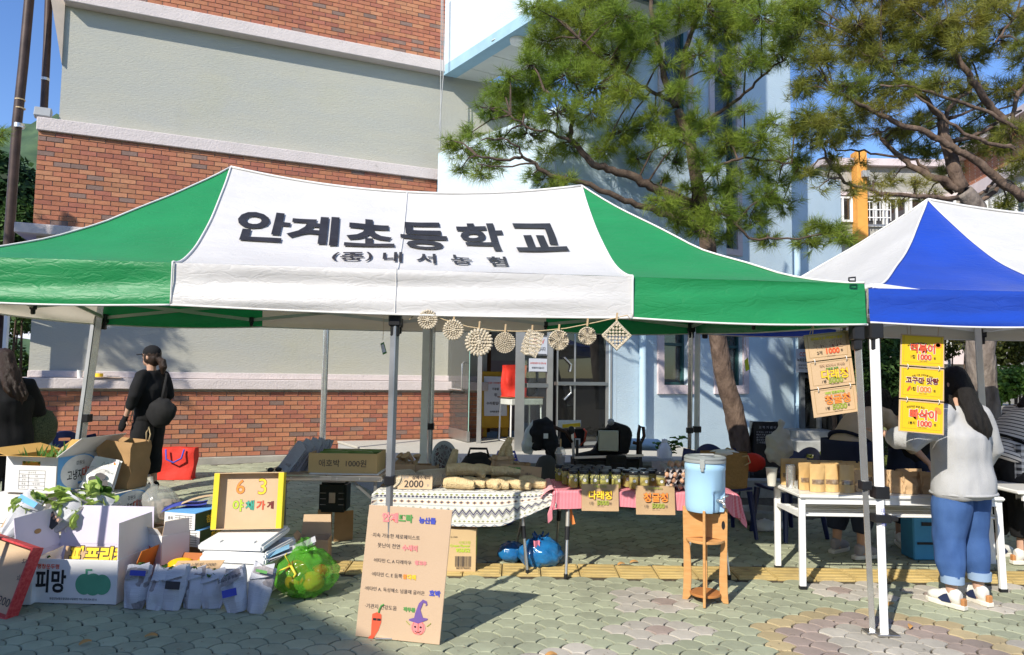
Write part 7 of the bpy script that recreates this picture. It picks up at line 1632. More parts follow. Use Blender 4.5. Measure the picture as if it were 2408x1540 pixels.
def pattern_goods():
 # price card for hemp scrubbers, coaster stacks, kraft boxes, platter
 p=PT(975,0,PY0+.06);t=thing('price_card','kraft price card reading 2000 in front of the crocheted scrubber stacks','sign',p,rad(2),rx=rad(-16));mb=MB();mb.box((0,0,.055),(.27,.004,.11));mb.obj('card',K['kraftlt'],t,local=True);mb=MB();text(mb,'2000',(-.01,-.003,.04),(1,0,0),(0,0,1),w=.15,bold=.01,mi=0);text(mb,'삼베수세미',(.045,-.003,.09),(1,0,0),(0,0,1),w=.14,bold=.02,mi=0);text(mb,'친환경',(-.085,-.003,.09),(1,0,0),(0,0,1),w=.06,mi=1);text(mb,'원',(.1,-.003,.03),(1,0,0),(0,0,1),h=.018,mi=1);mb.obj('lettering',[K['black'],K['grey']],t,local=True)
 for nm,u0,n,lb,dy in(('a',925,7,'leaning crocheted scrubber in the left stack behind the price card',.10),('b',985,11,'leaning crocheted scrubber in the right stack behind the price card',.14)):
  for k in range(n):
   q=PT(u0+k*5.5,0,PY0+dy+.012*k,.068);t=thing('crochet_scrubber',lb,'scrubber',q,rad(-35+k*2),'stacked crocheted scrubbers '+('left' if nm=='a' else 'right'),rx=rad(-24),ry=0)
   mb=MB()
   for q_ in(.35,.6,.82,1.0):mb.tube([(.068*q_*math.cos(2*math.pi*i/20),.004*math.sin(i),.068*q_*math.sin(2*math.pi*i/20))for i in range(21)],.0065,5)
   n_=18;mb.add([(0,.003,0)]+[(.066*math.cos(2*math.pi*i/n_),.003,.066*math.sin(2*math.pi*i/n_))for i in range(n_)],[(0,1+i,1+(i+1)%n_)for i in range(n_)]);mb.obj('stitches',crochet,t,local=True,smooth=60)
 for k,(u,lb)in enumerate(((950,'brown open carton holding wrapped kraft twists, left of a pair'),(1000,'brown open carton without contents, right of a pair'))):
  t=carton('small_carton',lb,PT(u,0,PY0+.44+.03*k),rad(-4),.20,.14,.15-.01*k,K['kraft'],K['kraftdk'],[],group='small brown cartons on the patterned table')
 twm=mat('kraft_twist',(.42,.28,.15),.8,var=.2,vs=20,bump=.6,bs=40)
 for k in range(5):
  t=thing('kraft_twist','crumpled kraft paper twist sticking out of the left brown carton','paper twist',PT(932+k*11,0,PY0+.44,.12),k*.8,'kraft twists in the carton');mb=MB();mb.tube([(0,0,0),(.01,0,.04),(.02*math.cos(k),.0,.06),(.05*math.cos(k*2),.01,.10)],[.03,.022,.012,.035],8);mb.obj('paper',twm,t,local=True,smooth=30)
 # round patterned platter
 t=thing('platter','large round grey platter with a red and black floral pattern standing upright','platter',PT(1046,0,PY1-.02),rad(52),rx=rad(-8));m=mat('platter_pattern',(.35,.34,.33),.4);tt=m.node_tree;b=tt.nodes['Principled BSDF'];tc=[n for n in tt.nodes if n.type=='TEX_COORD'][0]
 vo=N(tt,'TexVoronoi',feature='DISTANCE_TO_EDGE');vo.inputs['Scale'].default_value=26;tt.links.new(tc.outputs['Object'],vo.inputs[0]);rp=N(tt,'ValToRGB');rp.color_ramp.interpolation='CONSTANT';rp.color_ramp.elements[0].color=(.5,.48,.46,1);rp.color_ramp.elements[1].position=.12;rp.color_ramp.elements[1].color=(.03,.02,.025,1);e=rp.color_ramp.elements.new(.28);e.color=(.22,.05,.05,1);tt.links.new(vo.outputs['Distance'],rp.inputs[0]);tt.links.new(rp.outputs[0],b.inputs['Base Color'])
 r=.165;Rx=Matrix.Translation((0,0,r))@Matrix.Rotation(rad(90),4,'X');mb=MB();mb.lathe((0,0,0),[(0,0),(r*.40,0),(r*.44,.004),(r*.78,.006),(r*.80,.010)],36,X=Rx);mb.obj('patterned_well',m,t,local=True,smooth=40);mb=MB();mb.lathe((0,0,0),[(r*.80,.010),(r,.016),(r,.012),(r*.8,.002),(0,-.006)],36,X=Rx);mb.obj('rim',K['grey'],t,local=True,smooth=50)
 mb=MB()
 for q in(.3,.55):mb.lathe((0,0,.0075),[(r*q,0),(r*q+.004,.001),(r*q+.006,0)],36,X=Rx)
 mb.obj('ring',K['steel'],t,local=True)
 # wire whisk loops
 for k,(u,lb)in enumerate(((1070,'tall wire loop tool standing behind the loofahs'),(1085,'bent double wire loop tool right of the tall one'),(1130,'small wire loop tool with a round head by the kraft bag'))):
  t=thing('wire_loop',lb,'wire tool',PT(u,0,PY0+.36),0,'wire loops');mb=MB();h=.22-.05*k;ln=.03*(1-k)
  mb.tube([(0,0,0),(ln-.008,0,h*.8),(ln-.012,0,h*.93),(ln,0,h),(ln+.012,0,h*.93),(ln+.006,0,h*.8),(.03+ln*.2,0,.0)],.0022,5);mb.tube([(.01,0,0),(ln+.03,0,h*.5),(ln+.045,0,h*.62),(ln+.03,0,h*.66),(ln+.01,0,h*.5),(.03,0,0)],.002,5);mb.obj('wire',K['steel'],t,local=True)
 # tangle of metal clips on a card
 t=thing('clip_heap','tangled heap of grey wire clips on a brown card beside the platter','clips',PT(1030,0,PY0+.22),0);rr=random.Random(3);mb=MB();mb.box((.01,0,.003),(.12,.08,.004));mb.obj('card',K['kraft'],t,local=True);mb=MB()
 for k in range(26):c=V((rr.uniform(-.045,.04),rr.uniform(-.03,.03),.01+rr.uniform(0,.07)));d=V((rr.gauss(0,.02),rr.gauss(0,.02),rr.uniform(.01,.03)));mb.tube([c-d,c+V((.006,0,0)),c+d],.0022,4)
 mb.obj('wire',K['grey'],t,local=True)
 # crumpled kraft bags
 def sack(label,p,w,d,h,rz,roll=True,m='kraft'):
  t=thing('paper_bag',label,'bag',p,rz,'kraft bags on the patterned table');mb=MB();ph=w*90
  def fn(i,j):
   a=2*math.pi*i;k=1+.05*j;q=noise.noise(V((math.cos(a)*2.2+ph,math.sin(a)*2.2,j*4)))*.022+noise.noise(V((math.cos(a)*5+ph,math.sin(a)*5,j*9)))*.010
   ex=lambda c:math.copysign(abs(c)**.55,c);return V(((w/2)*ex(math.cos(a))*k+q,(d/2)*ex(math.sin(a))*k+q,h*j))
  mb.grid(fn,32,14);mb.obj('bag_body',K[m],t,local=True,smooth=26)
  if roll:
   mb=MB();mb.grid(lambda i,j:fn(i,.86+.14*math.sin(j*math.pi/2))*1.0+V((math.cos(2*math.pi*i),math.sin(2*math.pi*i),0))*(.012+.01*math.sin(math.pi*j))-V((0,0,.03*j)),32,5);mb.obj('rolled_rim',K[m],t,local=True,smooth=26)
 sack('crumpled kraft bag with rolled rim holding loofahs behind the pile',PT(1180,0,PY0+.46),.17,.12,.225,.1);sack('small brown paper bag right of the crumpled kraft bag',PT(1226,0,PY0+.48),.11,.08,.165,-.15,False,'kraftdk');sack('brown paper bag edge peeking out behind the small paper bag',PT(1204,0,PY0+.52),.09,.08,.17,.2,False,'kraftlt')
 # garden sign card
 t=thing('stall_sign','kraft card with green garden lettering and a drawn smile behind the loofahs','sign',PT(1218,0,PY0+.30),rad(-9),rx=rad(-14),ry=rad(3));mb=MB();mb.box((0,0,.085),(.36,.005,.16));mb.obj('card',K['kraft'],t,local=True);mb=MB();text(mb,'안계뜨락',(-.075,-.004,.125),(1,0,0),(0,0,1),w=.17,h=.05,bold=.06,mi=0);text(mb,'에서',(.075,-.004,.10),(1,0,0),(0,0,1),h=.026,mi=1);text(mb,'◇',(.03,-.004,.125),(1,0,0),(0,0,1),h=.015,mi=1);text(mb,'◇',(-.165,-.004,.15),(1,0,0),(0,0,1),h=.015,mi=1)
 mb.tube([(.115,-.004,.085),(.125,-.004,.077),(.14,-.004,.075),(.155,-.004,.085)],.0013,4,1);mb.obj('lettering',[K['green'],K['ink']],t,local=True)
 # bags on the ground behind the table
 for lb,u,v,y,s,m in(('black holdall behind the patterned table',1125,1075,6.9,(.24,.16,.20),K['blkfab']),('blue bag edge behind the crumpled kraft bag',1190,1082,7.0,(.22,.16,.22),K['blue'])):
  c=at(u,v,y);t=thing('holdall',lb,'bag',V((c.x,y,gz(y))));h=c.z-gz(y)+.05;mb=MB();mb.ball((0,0,h/2),(s[0],s[1],h/2),18,12,f=lambda d:1+.08*noise.noise(d*3));mb.obj('bag_body',m,t,local=True,smooth=180);mb=MB();mb.tube([(-.1,-.05,h*.95),(-.08,-.06,h+.04),(.08,-.06,h+.04),(.1,-.05,h*.95)],.012,6);mb.obj('handle',m,t,local=True,smooth=180)
 # carton under the table
 p=g(1080,1347);t=carton('snack_carton','tan snack carton with lime green print and a barcode under the patterned table',p+V((-.07,.16,.004)),rad(1),.38,.28,.325,mat('tan_snack_card',(.60,.42,.22),.7,var=.04),open_=False);o,x=face(t,'f',.38,.28,.325);mb=MB();text(mb,'956/52',o+V((.09,-.001,.0)),x,ZU,w=.11,bold=.04,mi=LIM);text(mb,'Sour Cream Flavour',o+V((.04,-.001,.035)),x,ZU,w=.21,bold=.03,mi=LIM);text(mb,'사워크림',o+V((.1,-.001,.06)),x,ZU,w=.09,mi=LIM);text(mb,'Boxes',o+V((-.09,-.001,-.125)),x,ZU,w=.07,bold=.02,mi=LIM);text(mb,'9997-2-1949',o+V((.0,-.001,.1)),x,ZU,w=.09,mi=INK)
 rr=random.Random(8);xx=.03
 while xx<.155:ww=rr.choice((.002,.003,.005));quadp(mb,o,x,xx,xx+ww,-.125,-.045,INK);xx+=ww+rr.choice((.002,.003,.004))
 text(mb,'8859790095',o+V((.095,-.001,-.135)),x,ZU,w=.11,mi=INK);mb.obj('print',INKS,t,local=True)
 mb=MB();mb.box((.192,-.03,.18),(.003,.10,.14));mb.obj('side_label',K['lime'],t,local=True)
 # blue rubbish bag
 bm=mat('blue_polythene',(.01,.10,.28),.16,vs=6,c2=(.015,.17,.40),spec=.7,bump=2.0,bs=9)
 c=g(1262,1338)+V((0,.1,0));t=thing('rubbish_bag','crumpled shiny blue plastic bag on the yellow strip between the two cloth tables','bag',c);mb=MB();f=lambda s:(lambda d:1+.16*noise.noise(d*2.5+V((s,0,0)))+.10*abs(noise.noise(d*6+V((s,0,0)))))
 mb.ball((.03,0,.10),(.17,.13,.12),32,22,f=f(1));mb.ball((-.20,.1,.08),(.11,.10,.08),24,16,f=f(5));mb.obj('bag_body',bm,t,local=True,smooth=180);mb=MB();mb.grid(lambda i,j:V((-.03+.05*i,-.10-.012*math.sin(i*6),.15+.07*j)),4,4);mb.obj('pink_rag',mat('pink_rag',(.70,.22,.30),.7),t,local=True,smooth=60)
 mb=MB();
 for k in range(5):a=k*1.1;mb.grid(lambda i,j:V((.03,0,.19))+V((math.cos(a+.5*i),math.sin(a+.5*i),.8))*(.07*j)+V((0,0,.02*math.sin(i*6))),4,4)
 mb.obj('bag_neck',bm,t,local=True,smooth=180)
pattern_goods()
# --- the big hand lettered board leaning on the centre leg
def big_board():
 bl,br,tl,tr=g(835,1497),g(1033,1518),None,None
 xd=(br-bl);w=xd.length;xd.normalize();nb=V((xd.y,-xd.x,0)).normalized()
 h=.775;lean=rad(2.5);yd=(V((0,0,1))*math.cos(lean)-nb*math.sin(lean)).normalized();sk=xd*.052
 t=thing('menu_board','large brown cardboard board hand lettered with produce lines leaning on the centre post','sign',(bl+br)/2)
 top=yd*h+sk;n=xd.cross(yd).normalized();mb=MB();mb.slab([bl+V((0,0,.004)),br+V((0,0,.004)),br+top+xd*.0,bl+top-xd*.0],-n*.008);mb.obj('board',mat('big_kraft_board',(.54,.385,.255),.8,vs=3,c2=(.57,.41,.275),bump=.12,bs=120),t,bevel=.002)
 c=(bl+br)/2;W_=w;yv=(top/h).normalized()
 def P(fx,fy):return c+xd*((fx-.5)*W_)+top*(1-fy)+n*.001
 mb=MB()
 def tx(s,fx,fy,ww,col,bold=.0,hh=None):text(mb,s,P(fx,fy),xd,yd,w=ww*W_,h=hh,bold=bold,mi=col)
 def ol(s,fx,fy,ww,col,ln=INK):outlined(mb,s,P(fx,fy),xd,yd,w=ww*W_,fill=col,line=ln,fat=.045,edge=.008)
 ol('안계',.27,.085,.19,PNK,RED);ol('뜨락',.46,.085,.17,GRN,GRN);ol('농산물',.72,.09,.20,BLU,BLU)
 tx('·지속 가능한 제로웨이스트',.36,.225,.58,INK);tx('못난이 천연',.29,.30,.27,INK);ol('수세미',.545,.305,.18,PNK,RED)
 tx('·비타민 C, A 다래하우',.35,.415,.46,INK);ol('청고추',.69,.41,.14,PNK,PNK);tx('·비타민 C, E 듬뿍',.30,.52,.37,INK);ol('참',.52,.52,.05,ORA,RED);ol('다래',.60,.52,.10,YEL,ORA)
 tx('·비타민 A. 독성해소 넘쿨채 굴러온',.41,.63,.72,INK);ol('호박',.89,.625,.13,BLU,BLU);tx('·기관지 건강도움',.27,.76,.38,INK);ol('작두콩',.61,.76,.14,GRN,GRN)
 def blob(fx,fy,pts,col,lift=.002):o=P(fx,fy)+n*lift;mb.add([o+xd*(a*W_)+yd*(b*W_)for a,b in pts],[tuple(range(len(pts)))],col)
 blob(.235,.885,[(-.05,.10),(.02,.13),(.06,.10),(.06,.02),(.03,-.07),(-.03,-.17),(-.09,-.17),(-.08,-.15),(-.055,-.13),(-.055,-.02)],RED)
 o=P(.24,.885)+n*.003;mb.tube([o+xd*(.02*W_)+yd*(.12*W_),o+xd*(.03*W_)+yd*(.16*W_),o+xd*(.05*W_)+yd*(.2*W_),o+xd*(.08*W_)+yd*(.215*W_)],.005,5,GRN)
 for dx in(-.02,.03):blob(.235+dx,.855,[(-.022,-.012),(.022,-.012),(.022,.014),(-.022,.014)],BLK,.003)
 disc(mb,P(.735,.885),xd,0,0,.083*W_,.078*W_,PNK,.002,22,yd=yd)
 for a in(-.03,.03):disc(mb,P(.735+a,.885),xd,0,0,.035*W_,.072*W_,RED,.0026,18,yd=yd,ring=.1)
 blob(.73,.835,[(-.11,-.005),(.0,-.03),(.105,.02),(.11,.035),(.05,.04),(.02,.12),(.05,.20),(.085,.19),(.075,.165),(.10,.18),(.09,.22),(.045,.235),(-.0,.19),(-.04,.08),(-.05,.03),(-.11,.01)],PUR,.003)
 o=P(.735,.915)+n*.0035;mb.tube([o+xd*(-.035*W_)+yd*.004,o+yd*-.006,o+xd*(.04*W_)+yd*.006],.0022,4,BLK)
 for dx in(-.035,.03):disc(mb,P(.735+dx,.88),xd,0,0,.007,.006,BLK,.0035,10,yd=yd)
 for sx in(-1,1):o=P(.735+sx*.1,.87)+n*.002;mb.tube([o,o+xd*(sx*.03*W_)+yd*.012,o+xd*(sx*.045*W_)+yd*.02],.0022,4,OLI)
 mb.obj('lettering',INKS,t)
big_board()
# ================================================================ RED GINGHAM TABLE
def red_table():
 x0,x1,y0,y1,z=.36,1.74,5.50,6.10,.655
 t=thing('folding_table','folding table with slanting telescopic legs under the red gingham cloth','table',(1.05,5.8,gz(5.8)))
 mb=MB();mb.box(((x0+x1)/2,(y0+y1)/2,z-.014),(x1-x0-.01,y1-y0-.01,.024));mb.obj('tabletop',K['kraftlt'],t)
 adjleg(t,(x0+.10,y0+.05,z-.03),g(1330,1360));p=g(1412,1268);adjleg(t,(x0+.08,y1-.08,z-.03),V((x0+.05,6.2,gz(6.2))));adjleg(t,(x1-.16,y0+.3,z-.03),V((at(1605,1325,5.75).x,5.72,gz(5.72))));adjleg(t,(x1-.1,y0+.05,z-.03),V((1.68,5.45,gz(5.45))))
 mb=MB();mb.bar((x0+.08,y0+.08,z-.03),(x0+.14,y0+.04,z-.26),.03,.006);mb.obj('strap',mat('orange_strap',(.75,.22,.05),.5),t)
 cloth('gingham_tablecloth','red and white gingham tablecloth hanging short at the front',x0,x1,y0,y1,z,.13,gingham('red_gingham',(.60,.045,.09),(.72,.40,.44),.011),9,side=.20,curve=lambda s:.125+.012*math.sin(s*5)+.10*max(0,s-.9)*10)
 q=thing('ruffled_napkin','pink pleated cloth strip along the left end of the gingham table','napkin',(x0-.03,5.8,z));mb=MB();pk=mat('pink_stripe_cloth',(.72,.30,.32),.8,vs=3,c2=(.75,.40,.42));mb.grid(lambda i,j:V((x0-.02-.10*i,y0-.02+.58*j,z+.016-.07*i*i+.010*math.sin(j*60)*i)),8,60);mb.obj('pleats',pk,q,smooth=60)
 # jars
 gl=mat('jar_glass',(.80,.82,.60),.04,var=.02,alpha=.17,spec=.9);lidm=mat('black_lid',(.015,.015,.018),.28,spec=.6)
 kiwi=mat('kiwi_syrup',(.50,.47,.015),.25,vs=24,c2=(.72,.66,.05),trans=.5);kbits=mat('kiwi_bits',(.68,.62,.12),.4,var=.2);citr=mat('citrus_syrup',(.60,.46,.03),.2,vs=16,c2=(.76,.62,.07),trans=.5);sli=mat('citrus_slice',(.62,.54,.10),.4);pith=mat('citrus_pith',(.74,.68,.32),.4)
 def jar(kind,label,p,rz):
  t=thing('honey_jar',label,'jar',p,rz,'kiwi syrup jars' if kind=='k' else 'citrus syrup jars');r=.037
  mb=MB();mb.lathe((0,0,0),[(r*.9,0),(r,.006),(r,.098),(r*.88,.112),(r*.86,.118)],18);mb.obj('glass_wall',gl,t,local=True,smooth=50)
  mb=MB();mb.lathe((0,0,.003),[(0,0),(r*.93,0),(r*.95,.004),(r*.95,.058 if kind=='k' else .088),(0,.059 if kind=='k' else .089)],16);mb.obj('syrup',kiwi if kind=='k' else citr,t,local=True,smooth=50)
  mb=MB();mb.lathe((0,0,.110),[(r*.96,0),(r*.98,.002),(r*.98,.020),(r*.9,.024),(0,.024)],20);mb.obj('lid',lidm,t,local=True,smooth=40)
  rr=random.Random(rz*1000);mb=MB()
  if kind=='k':
   for i in range(40):a=rr.uniform(0,6.28);q=rr.uniform(.55,.93)*r;mb.ball((q*math.cos(a),q*math.sin(a),rr.uniform(.055,.104)),rr.uniform(.003,.006),5,4)
   mb.obj('fruit_bits',kbits,t,local=True)
  else:
   for i in range(7):
    a=rr.uniform(0,6.28);X=Matrix.Translation((r*.62*math.cos(a),r*.62*math.sin(a),.02+.012*i))@Matrix.Rotation(a,4,'Z')@Matrix.Rotation(rad(90)-rr.uniform(-.5,.5),4,'Y');m2=MB();m2.lathe((0,0,0),[(0,.0),(.009,.001),(.010,.002),(.0125,.002),(.0125,-.002),(0,-.002)],12);mb.add(m2.v,m2.f,0,X)
   mb.obj('fruit_slices',sli,t,local=True)
  mb=MB();n=8;w=.0125
  vs=[]
  for j in range(2):
   pass
  c=V((0,-r-.0012,.066));a0=rr.uniform(-.35,.35);pts=[]
  for k in range(18):a=2*math.pi*k/18;th=a0+w*math.cos(a)/r;pts.append(V((r*1.015*math.sin(th),-r*1.015*math.cos(th),.064+w*math.sin(a))))
  mb.add(pts,[tuple(range(18))]);m3=MB();mb.obj('round_label',K['whiteink'],t,local=True)
  return t
 proto={}
 def put(kind,label,p):
  rz=R.uniform(-.4,.4)
  if kind not in proto:proto[kind]=jar(kind,label,p,rz);return
  copy_thing(proto[kind],p,rz,label)
 xs=lambda u,y:at(u,1140,y).x
 rows=[5.60,5.685,5.77,5.855,5.94];ords=['front','second','third','fourth','back'];col=['leftmost','second','middle','fourth','rightmost','sixth']
 for j,y in enumerate(rows):
  for i in range(5):
   x=xs(1347+i*25.0,rows[0])+(.03 if j%2 else 0)-.02*j+R.uniform(-.006,.006)
   put('k','green kiwi syrup jar, %s in the %s row of the left jar group'%(col[i],ords[j]),V((x,y+R.uniform(-.006,.006),z+.012)))
 for j,lst in enumerate(((1489,1514,1552),(1478,1502,1535),(1468,1496,1520,1545))):
  for i,u in enumerate(lst):put('c','citrus slice syrup jar, %s in the %s row of the right jar group'%(['leftmost','second','third','rightmost'][i],ords[j]if j<2 else 'back'),V((xs(u,5.60),5.59+.10*j+R.uniform(-.01,.01),z+.012)))
 # paper price signs hanging at the front
 def psign(u,main,sub,lb,v0,y):
  a=at(u,v0,y);w=.285 if '다' in main else .30;h=.20 if '다' in main else .215
  s=thing('price_sign',lb,'sign',V((a.x,y,a.z-h)),0,'kraft price signs on the gingham cloth',rx=rad(-5));mb=MB();mb.grid(lambda i,j:V(((i-.5)*w,.004*math.sin(i*7)-.03*(1-j)**3*.3,h*j)),12,6);mb.obj('paper',K['kraft'],s,local=True,smooth=180)
  mb=MB();x=V((1,0,0));o=V((0,-.012,0));outlined(mb,main,o+V((0,0,h*.60)),x,ZU,w=w*.62,fill=YEL if '다' in main else ORA,line=MAR,fat=.03,edge=.022);outlined(mb,sub,o+V((0,0,h*.92)),x,ZU,w=w*.36,fill=OLI,line=GRN,fat=.012,edge=.01)
  text(mb,'1병',o+V((-w*.24,0,h*.30)),x,ZU,h=.024,mi=INK);outlined(mb,'5000',o+V((.02,0,h*.31)),x,ZU,w=w*.32,fill=OLI,line=GRN,fat=.03,edge=.018);text(mb,'원',o+V((w*.27,0,h*.29)),x,ZU,h=.02,mi=INK);text(mb,'안계분교 교육공동체',o+V((.0,0,h*.17)),x,ZU,w=w*.2,mi=INK)
  mb.obj('lettering',INKS,s,local=True)
 psign(1411,'다래청','다래로 만든','kraft price sign lettered in yellow under the kiwi syrup jars',1139,5.455);psign(1541,'청귤청','100% 핸드메이드','kraft price sign lettered in orange under the citrus jars',1143,5.45)
 # eggs
 pulp=mat('egg_tray_pulp',(.42,.37,.36),.95,var=.06,vs=30,bump=.5,bs=120);egg=mat('brown_egg',(.56,.32,.20),.5,var=.1)
 c=V((xs(1596,5.62),5.68,z+.008))
 for k in range(4):
  t=thing('egg_tray',['lowest egg tray of the grey pulp stack','second egg tray from below in the grey pulp stack','third egg tray from below in the grey pulp stack','topmost egg tray of the grey pulp stack with loose eggs'][k],'egg tray',c+V((R.uniform(-.012,.012),R.uniform(-.01,.01),.045*k)),rad(-14+4*k),'egg trays stacked beside the blue dispenser')
  mb=MB();mb.grid(lambda i,j:V(((i-.5)*.24,(j-.5)*.24,.032-.018*math.cos(i*5*2*math.pi)*math.cos(j*5*2*math.pi)+(-.012 if i in(0,1)or j in(0,1)else 0))),40,40);mb.obj('tray',pulp,t,local=True,smooth=60)
  if k==3:
   for i in range(6):
    e=thing('egg',['brown egg at the left front of the top tray','brown egg at the front middle of the top tray','brown egg at the front right of the top tray','brown egg at the rear left of the top tray','brown egg at the rear middle of the top tray','brown egg at the rear right of the top tray'][i],'egg',c+V((-.06+.055*(i%3),-.07+.06*(i//3),.045*3+.045)),i,'eggs on the top tray');mb=MB();mb.ball((0,0,.012),(.021,.021,.028),12,9);mb.obj('shell',egg,e,local=True,smooth=180)
  else:
   for i in range(4):mb=MB();mb.ball((-.10+.065*i,-.105,.028),(.02,.02,.022),10,7);mb.obj('egg_row',egg,t,local=True,smooth=180)
 lid=thing('egg_carton_lid','clear grey egg carton standing open behind the egg trays','egg carton',V((xs(1565,5.9),5.98,z+.01)),rad(10));mb=MB();mb.grid(lambda i,j:V(((i-.5)*.2,.02*j,.17*j+.006*math.cos(i*20)*math.cos(j*12))),20,10);mb.obj('shell',pulp,lid,local=True,smooth=60)
red_table()
# ================================================================ WAGON, STROLLER THINGS BEHIND
def wagon():
 y=7.95;dk=mat('wagon_fabric',(.022,.020,.018),.85,var=.2,vs=20,bump=.3,bs=120);br=mat('brown_leatherette',(.05,.022,.012),.4)
 X=lambda u:at(u,1080,y).x;zt=at(1400,1068,y).z;x0,x1=X(1345),X(1502)
 t=thing('folding_wagon','black folding wagon with brown handle and side pockets behind the jar table','wagon',((x0+x1)/2,y,gz(y)))
 mb=MB();mb.box(((x0+x1)/2,y,zt-.22),(x1-x0,.5,.40));mb.obj('basket',dk,t,bevel=.03,seg=2,smooth=40)
 mb=MB();mb.bar((x0,y-.26,zt-.01),(x1,y-.26,zt+.025),.02,.025);mb.obj('top_rail',K['steel'],t);mb=MB();mb.box((X(1440),y-.27,zt-.06),(.22,.05,.17));mb.box((X(1440),y-.30,zt-.09),(.15,.03,.08));mb.obj('side_pocket',dk,t,bevel=.015)
 for x in(x0+.03,x1-.03):mb=MB();mb.bar((x,y-.25,gz(y)+.1),(x,y-.25,zt+.18),.03);mb.obj('upright',K['blackpl'],t)
 for x in(x0+.1,x1-.1):
  for yy in(y-.24,y+.24):mb=MB();mb.cyl((x,yy-.02,gz(y)+.09),(x,yy+.02,gz(y)+.09),.085,n=18);mb.obj('wheel',K['blackpl'],t,smooth=40)
 mb=MB();mb.tube([at(1275,1000,y),at(1300,1003,y),at(1330,1015,y),at(1345,1040,y)],.022,10);mb.obj('handle_grip',br,t,smooth=180);mb=MB();mb.bar(at(1345,1010,y),(x0+.02,y,zt-.1),.03);mb.obj('handle_stem',K['steel'],t);mb=MB();mb.ball(at(1343,1012,y),(.04,.03,.05),10,8);mb.obj('joint',K['blackpl'],t)
 mb=MB();mb.tube([at(1499,1075,y),at(1501,1020,y),at(1504,1000,y),at(1512,1005,y),at(1514,1025,y),at(1505,1045,y),at(1488,1040,y)],.02,8);mb.obj('push_handle',br,t,smooth=180)
 mb=MB();a=[at(1345,1072,y+.1),at(1395,1062,y+.1),at(1432,1000,y+.1),at(1445,992,y+.1),at(1480,1003,y+.1),at(1488,1020,y+.1),at(1478,1068,y+.1)];mb.slab(a,(0,.18,0));mb.obj('folded_canopy',dk,t,bevel=.02);mb=MB();mb.ball(at(1436,992,y),.04,12,8);mb.obj('canopy_joint',K['grey'],t,smooth=60)
 c=at(1430,1035,y-.3);q=thing('seat_pad','pale grey flat lidded case standing against the wagon','case',V((c.x,c.y,c.z-.14)));mb=MB();mb.box((0,0,.135),(.25,.05,.255));mb.obj('case_body',mat('beige_case',(.46,.45,.38),.5),q,local=True,bevel=.03,seg=3,smooth=40);mb=MB();mb.box((-.123,-.01,.16),(.012,.04,.05));mb.obj('hinge',K['grey'],q,local=True)
 # clothes over the handle
 j=thing('jacket','black padded jacket draped over the wagon handle','jacket',at(1278,1075,y));mb=MB()
 for pts,rr in(([(1272,992),(1262,1020),(1258,1058)],(.09,.11,.07)),([(1275,990),(1290,1015),(1300,1060),(1315,1090)],(.08,.13,.15,.10)),([(1268,992),(1285,988),(1300,1000)],(.06,.07,.06))):mb.tube([at(*p,y)for p in pts],rr,12,ratio=.6)
 fuse(mb_local(mb,j),.02,'cloth',K['blkfab'],j,5,.02,9);mb=MB();c=at(1283,1025,y-.12);mb.box(c,(.05,.01,.055));mb.obj('care_label',K['whiteink'],j)
 w=thing('plastic_bag','limp white plastic bag hanging beside the black jacket','bag',at(1243,1078,y));mb=MB();mb.tube([at(1258,988,y),at(1250,1010,y),at(1243,1045,y),at(1240,1068,y)],(.03,.06,.09,.05),14,ratio=.6);fuse(mb_local(mb,w),.018,'bag_body',mat('white_polythene',(.62,.65,.62),.35,var=.06,alpha=.8,bump=1,bs=12),w,4,.02,8)
 s=thing('cloth_bag','dark olive cloth bag on the ground left of the gingham table','bag',V((X(1283),y-.2,gz(6.6))));mb=MB();h=at(1283,1070,y-.2).z-gz(6.6);mb.ball((0,0,h/2),(.16,.13,h/2),16,12,f=lambda d:1+.12*noise.noise(d*3));mb.obj('bag_body',mat('olive_cloth',(.07,.065,.055),.9),s,local=True,smooth=180)
 f=thing('document_bag','clear plastic file with yellow sheet above a red trimmed black bag','file',at(1338,1012,y+.3));mb=MB();mb.slab([at(1312,1008,y+.3),at(1365,1004,y+.3),at(1366,988,y+.3),at(1312,988,y+.3)],(0,.02,0));mb.obj('sheet',K['whiteink'],f);mb=MB();mb.slab([at(1322,1006,y+.29),at(1364,1003,y+.29),at(1364,994,y+.29),at(1322,998,y+.29)],(0,.005,0));mb.obj('yellow_sheet',K['yellow'],f)
 mb=MB();mb.slab([at(1315,1055,y+.3),at(1372,1050,y+.3),at(1374,1008,y+.3),at(1318,1012,y+.3)],(0,.1,0));mb.obj('black_pouch',K['blkfab'],f);mb=MB();mb.tube([at(1372,1008,y+.28),at(1378,1015,y+.26),at(1374,1038,y+.26),at(1362,1048,y+.28)],.02,6,ratio=.4);mb.tube([at(1345,1010,y+.28),at(1352,1030,y+.27)],.018,6,ratio=.4);mb.obj('red_strap',K['red'],f);mb=MB();mb.box(at(1358,1040,y+.27),(.06,.01,.09));mb.obj('tag',K['whiteink'],f)
def mb_local(mb,t):
 I=W(t).inverted();mb.v=[tuple(I@V(p))for p in mb.v];return mb
wagon()
